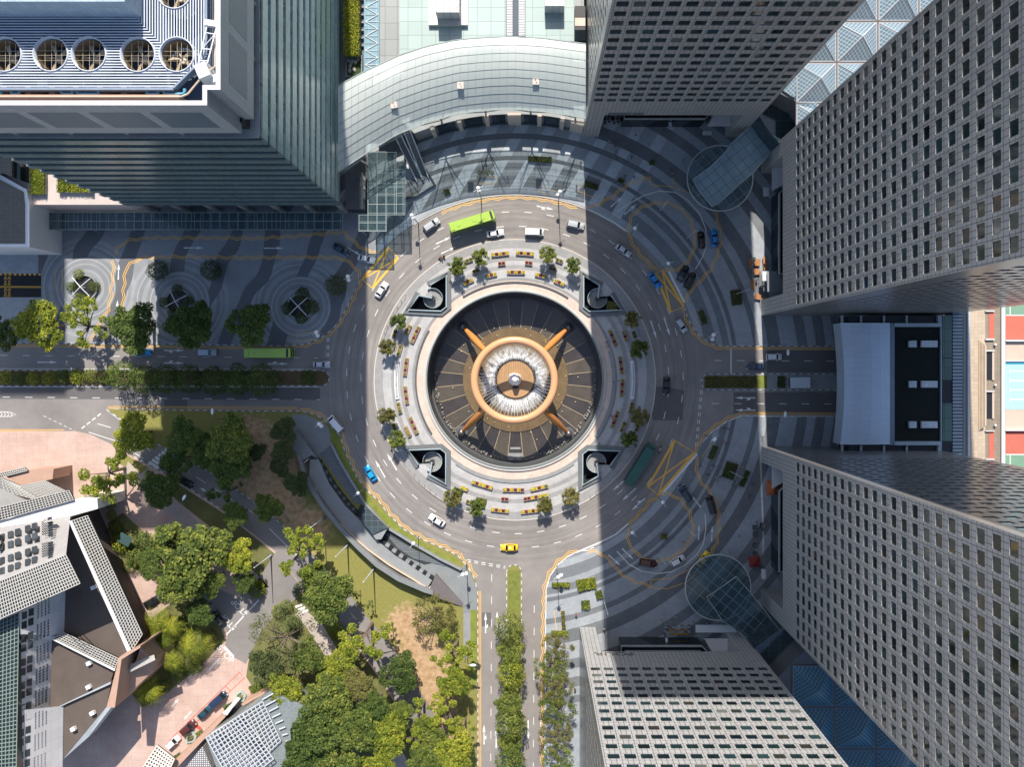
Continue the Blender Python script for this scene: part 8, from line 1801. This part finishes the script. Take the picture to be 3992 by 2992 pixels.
for a in ((2476, 890, 'globe lamp on the upper oval island', 9, 60), (1395, 1924, 'globe lamp on the grass strip beside the stairs', 9, 220), (2585, 1959, 'globe lamp at the top of the lower oval island', 9, -60), (1612, 2120, 'globe lamp on the lower grass strip of the curved entrance', 9, 230), (2467, 2078, 'globe lamp at the left of the lower oval island', 9, -50), (2606, 1027, 'globe lamp at the bottom of the upper oval island', 9, 20)): single(*a)
mast_m = M('mast_white', (0.55, 0.60, 0.64), 0.4, 0.05)
def mast(bx, by, label, h=13.0, r0=.22, r1=.07, name='mast', group='leaning white masts'):
    c = G(bx, by); r = thing(name, label, 'mast', (c.x, c.y, .13), 0, group); m = MB(); m.tube((0, 0, 0), (0, 0, h), r0, r1, 10); m.build('pole', mast_m, r); m = MB(); m.lathe([(r0*2.4, 0), (r0*2.4, .12), (r0*1.1, .3)], 12); m.build('base', granite, r); m = MB(); m.ball((0, 0, h), r1*2.0, 8, 5); m.build('tip', white_m, r); return r
for a in ((1265, 2019, 'white mast uppermost beside the curved entrance wall'), (1356, 2126, 'white mast in the middle beside the curved entrance wall'), (1457, 2220, 'white mast lowest beside the curved entrance wall'), (1057, 2167, 'white mast beside the lower kerb of the diagonal road')): mast(*a)
for a in ((2570, 823, 'slim light pole at the top of the upper oval island'), (2675, 932, 'slim light pole at the right of the upper oval island'), (2669, 2049, 'slim light pole at the right of the lower oval island'), (2564, 2155, 'slim light pole at the bottom of the lower oval island'), (2352, 2338, 'slim light pole at the shadow edge above the cream tower'), (2868, 1147, 'slim light pole in the dark bed left of the outdoor tables'), (2845, 1838, 'slim light pole in the largest dark bed')): mast(*a, 13.0, .10, .06, 'light_pole', 'slim light poles of the plazas')
def cobra(px, py, label, h=10, rz=0):
    t = P(px, py, h); r = thing('street_light', label, 'street light', (t.x, t.y, .1), R(rz), 'arm street lights'); m = MB(); m.path([(-2.2, 0, 0), (-2.2, 0, h*.85), (-1.6, 0, h*.97), (0, 0, h)], [.11, .08, .06, .05], 8); m.build('pole', pole_m, r); m = MB(); m.ball((0, 0, h), .45, 12, 6, .35); m.v = [(v[0]*1.8, v[1]*.8, v[2]) for v in m.v]; m.build('head', white_m, r)
cobra(3072, 1375, 'arm street light over the upper carriageway of the right road', rz=-90); cobra(3061, 1616, 'arm street light over the lower carriageway of the right road', rz=90); cobra(828, 1605, 'arm street light over the left road above the dark grove', rz=90); cobra(718, 1941, 'arm street light beside the diagonal road', rz=60); cobra(1844, 2595, 'arm street light at the bottom road kerb', rz=0)
# cafe furniture by the right towers
tab_m = M('table_wood', (0.36, 0.17, 0.07), 0.6, 0.15, 2.0)
def e9(x, y): return (2900+x*.5427, 900+y*.5427)
for x, y, w, h_, l in ((95, 228, 1.0, 1.1, 'orange wood table uppermost of the outdoor tables'), (93, 294, 1.0, 1.0, 'orange wood table second from the top of the outdoor tables'), (62, 388, .7, 1.5, 'narrow orange wood table third from the top of the outdoor tables'), (100, 472, 1.0, 1.0, 'orange wood table lowest of the outdoor tables'), (44, 236, .5, 1.6, 'dark bench table left of the uppermost outdoor table'), (150, 492, .55, .8, 'small orange wood table under the right tower'), (151, 235, .6, 2.2, 'long orange wood counter beside the uppermost outdoor table')):
    g_ = P(*e9(x, y), .75); t = thing('cafe_table', l, 'table', (g_.x, g_.y, .134), random.uniform(-.15, .15), 'outdoor tables by the right tower'); m = MB(); m.box(-w/2*1.6, -h_/2*1.6, .68, w/2*1.6, h_/2*1.6, .75); m.build('top', tab_m, t)
    for sx in (-1, 1):
        for sy in (-1, 1): m = MB(); m.tube((sx*w*.6, sy*h_*.6, 0), (sx*w*.6, sy*h_*.6, .68), .04, .04, 5); m.build('leg', dark_m, t)
for (x, y), c, l in ((e9(76, 196), 'black', 'person in black above the uppermost outdoor table'), (e9(76, 240), 'orange', 'person in orange at the uppermost outdoor table'), (e9(148, 240), 'red', 'person in red at the long orange counter'), (e9(94, 352), 'black', 'person in black between the second and third outdoor tables'), (e9(121, 400), 'black', 'person in black right of the third outdoor table'), (e9(62, 522), 'white', 'person in white below the outdoor tables'), (e9(140, 398), 'blue', 'person in blue right of the third outdoor table')): person(x, y, c, l, 'stand')
def umbrella(px, py, w, h, mat, label, rz=0, square=True):
    g_ = P(px, py, h); r = thing('parasol', label, 'parasol', (g_.x, g_.y, .134), R(rz), 'square parasols by the right towers'); n = 4; m = MB(); e = w/2
    cs = [(-e, -e, h-.5), (e, -e, h-.5), (e, e, h-.5), (-e, e, h-.5)]; m.add(cs+[(0, 0, h+.25)], [[0,1,4],[1,2,4],[2,3,4],[3,0,4]]); m.add([(a, b, c-.18) for a, b, c in cs]+cs, [[i, (i+1) % 4, 4+(i+1) % 4, 4+i] for i in range(4)]); m.build('canopy', mat, r); m = MB(); m.tube((0, 0, 0), (0, 0, h+.2), .05, .05, 8); m.build('pole', dark_m, r); m = MB(); m.lathe([(.4, 0), (.4, .12), (.08, .2)], 12); m.build('base', granite, r)
umbrella(3018, 1904, 3.7, 3.0, M('orange_canvas', (0.42, 0.12, 0.03), .8, .06), 'orange square parasol under the pale grey tower'); umbrella(2943, 2192, 2.8, 3.0, M('dark_red_canvas', (0.22, 0.03, 0.03), .8, .06), 'dark red square parasol beside the lower round canopy', 8)
# awnings, turnstile boxes and dark cafe boxes in front of the lobbies
def awning(px0, py0, px1, py1, h, mat, label, name='awning'):
    a, b = P(px0, py1, h), P(px1, py0, h); r = thing(name, label, 'awning', ((a.x+b.x)/2, (a.y+b.y)/2, .134), 0, 'awnings of the tower lobbies'); w, d = (b.x-a.x)/2, (b.y-a.y)/2; m = MB(); m.add([(-w, -d, h+.25), (w, -d, h+.25), (w, d, h), (-w, d, h), (-w, -d, h+.13), (w, -d, h+.13), (w, d, h-.12), (-w, d, h-.12)], [[0,1,2,3],[7,6,5,4],[0,4,5,1],[1,5,6,2],[2,6,7,3],[3,7,4,0]]); m.build('canopy', mat, r)
    for s in (-1, 1): m = MB(); m.tube((s*(w-.1), d-.1, 0), (s*(w-.1), d-.1, h), .05, .05, 6); m.build('post', dark_m, r)
pale = M('pale_awning', (0.52, 0.56, 0.58), .6, .06)
awning(2711, 2438, 2868, 2466, 4.5, pale, 'long white awning above the entrance of the cream tower'); awning(2738, 512, 2773, 528, 4.0, pale, 'small white awning at the lobby of the dark top tower'); awning(2606, 463, 2618, 495, 4.0, pale, 'narrow upright pale awning at the top tower lobby'); awning(2971, 1058, 2990, 1096, 4.0, pale, 'pale awning beside the outdoor tables'); awning(2967, 2220, 2984, 2258, 4.0, pale, 'small white awning below the dark red parasol'); awning(2594, 2488, 2602, 2522, 4.0, pale, 'narrow pale awning left of the cream tower lobby')
awning(2990, 1058, 3045, 1138, 5.0, M('grey_roof_sheet', (0.20, 0.21, 0.22), .6, .1), 'grey sheet roof under the right tower beside the tables'); awning(2974, 731, 2996, 767, 4.0, pale, 'pale awning under the right tower near the upper canopy')
for i, x in enumerate((2596, 2625, 2659, 2687)):
    for k, (y0, y1) in enumerate(((2439, 2451), (2456, 2470))):
        g_ = P(x, (y0+y1)/2, 1.1); r = thing('turnstile_cabinet', f"{ORD[i]} grey cabinet from the left in the {'upper' if k == 0 else 'lower'} row before the cream tower", 'cabinet', (g_.x, g_.y, .134), 0, 'grey cabinets before the cream tower'); m = MB(); m.box(-.32, -.42, 0, .32, .42, 1.05); m.build('body', M('cabinet_grey', (.27, .30, .31), .5), r); m = MB(); m.box(-.30, .25, 1.055, .30, .40, 1.10); m.build('panel', dark_m, r)
for y, l in ((2454, 'upper orange barrier strip before the cream tower'), (2470, 'lower orange barrier strip before the cream tower')):
    m = MB(); a = G(2606, y); b = G(2684, y); m.box(a.x, a.y-.1, .5, b.x, a.y+.1, .9); o = m.build('barrier', M('barrier_orange', (.45, .22, .02), .6, .3, 3), None, ((a.x+b.x)/2, a.y, .5)); tag(o, l, 'barrier')
for x, y, l in ((2945, 2060, 'uppermost dark café box in the column beside the grey tower'), (2946, 2086, 'second dark café box in the column beside the grey tower'), (2947, 2130, 'third dark café box in the column beside the grey tower'), (2947, 2163, 'lowest dark café box in the column beside the grey tower'), (2974, 2052, 'dark café box standing apart to the right of the column')):
    g_ = P(x, y, 1.2); r = thing('cafe_box', l, 'box', (g_.x, g_.y, .134), 0, 'dark boxes beside the grey tower'); m = MB(); m.box(-.5, -.5, 0, .5, .5, 1.15); m.build('body', dark_m, r); m = MB(); m.box(-.54, -.54, 1.155, .54, .54, 1.2); m.build('lid', granite, r)
# round cafe sets at the top tower
for x, y, l in ((2354, 462, 'dark round table set, left of three at the top tower'), (2389, 462, 'dark round table set, middle of three at the top tower'), (2424, 464, 'dark round table set, right of three at the top tower')):
    g_ = P(x, y, .75); r = thing('table_set', l, 'table', (g_.x, g_.y, .134), 0, 'round table sets at the top tower'); m = MB(); m.lathe([(.01, .76), (.62, .76), (.62, .71), (.01, .71)], 18); m.build('top', dark_m, r); m = MB(); m.tube((0, 0, 0), (0, 0, .71), .06, .06, 8); m.build('stem', steel, r)
    for k in range(5):
        a = k*1.257; m = MB(); m.rbox(1.15*math.cos(a), 1.15*math.sin(a), .4, .47, .24, .24, a); m.rbox(1.38*math.cos(a), 1.38*math.sin(a), .47, .9, .03, .24, a); m.build('chair', M('chair_dark', (.03, .02, .018), .6), r)
# white barrier by the stone building, direction board, bay pots on the pink paving
for x, y, w, h_, rz, l, mt in ((1265, 2180, .6, .6, 0, 'small drain cover box on the lawn beside the masts', granite_l),):
    pass
for x, y, l in ((937, 2718, 'pale green leaf shaped planter uppermost beside the red bays'), (745, 2875, 'pale green leaf shaped planter lowest beside the red bays')):
    g_ = G(x, y); r = thing('leaf_planter', l, 'planter', (g_.x, g_.y, .13), R(40), 'leaf shaped planters on the pink drive'); m = MB(); m.wall([(-1.6, -.5), (.2, -1.3), (1.5, -.6), (1.3, .9), (0, 1.1)], .45, 0, .5, True); m.build('rim', M('celadon', (.30, .42, .38), .5), r); me, _ = crown('bush', 0); o = bpy.data.objects.new('plant', me); COL.objects.link(o); o.parent = r; o.location = (0, 0, .5); o.scale = (.9, .8, .5); setmat(o, LM['mid'])
bed(1002, 2682, 60, 30, 25, 'mid', 'oval green bed with a tan rim beside the space frame roof', group='beds of the pink drive')
bed(890, 2762, 34, 26, 25, 'mid', 'small green bed beside the pale plinth of the space frame building', group='beds of the pink drive'); bed(775, 2860, 26, 12, 35, 'mid', 'little green bed beside the maroon car', group='beds of the pink drive'); bed(690, 2950, 26, 12, 35, 'mid', 'little green bed below the white car', group='beds of the pink drive')
g_ = G(640, 2312); r = thing('white_barrier', 'white barrier block beside the black car by the stone building', 'barrier', (g_.x, g_.y, .13), R(28)); m = MB(); m.box(-1.6, -.5, 0, 1.6, .5, 1.0); m.build('body', white_m, r); m = MB(); m.tube((-1.6, 0, .9), (-5.5, 0, .95), .07, .05, 6); m.build('arm', dark_m, r)
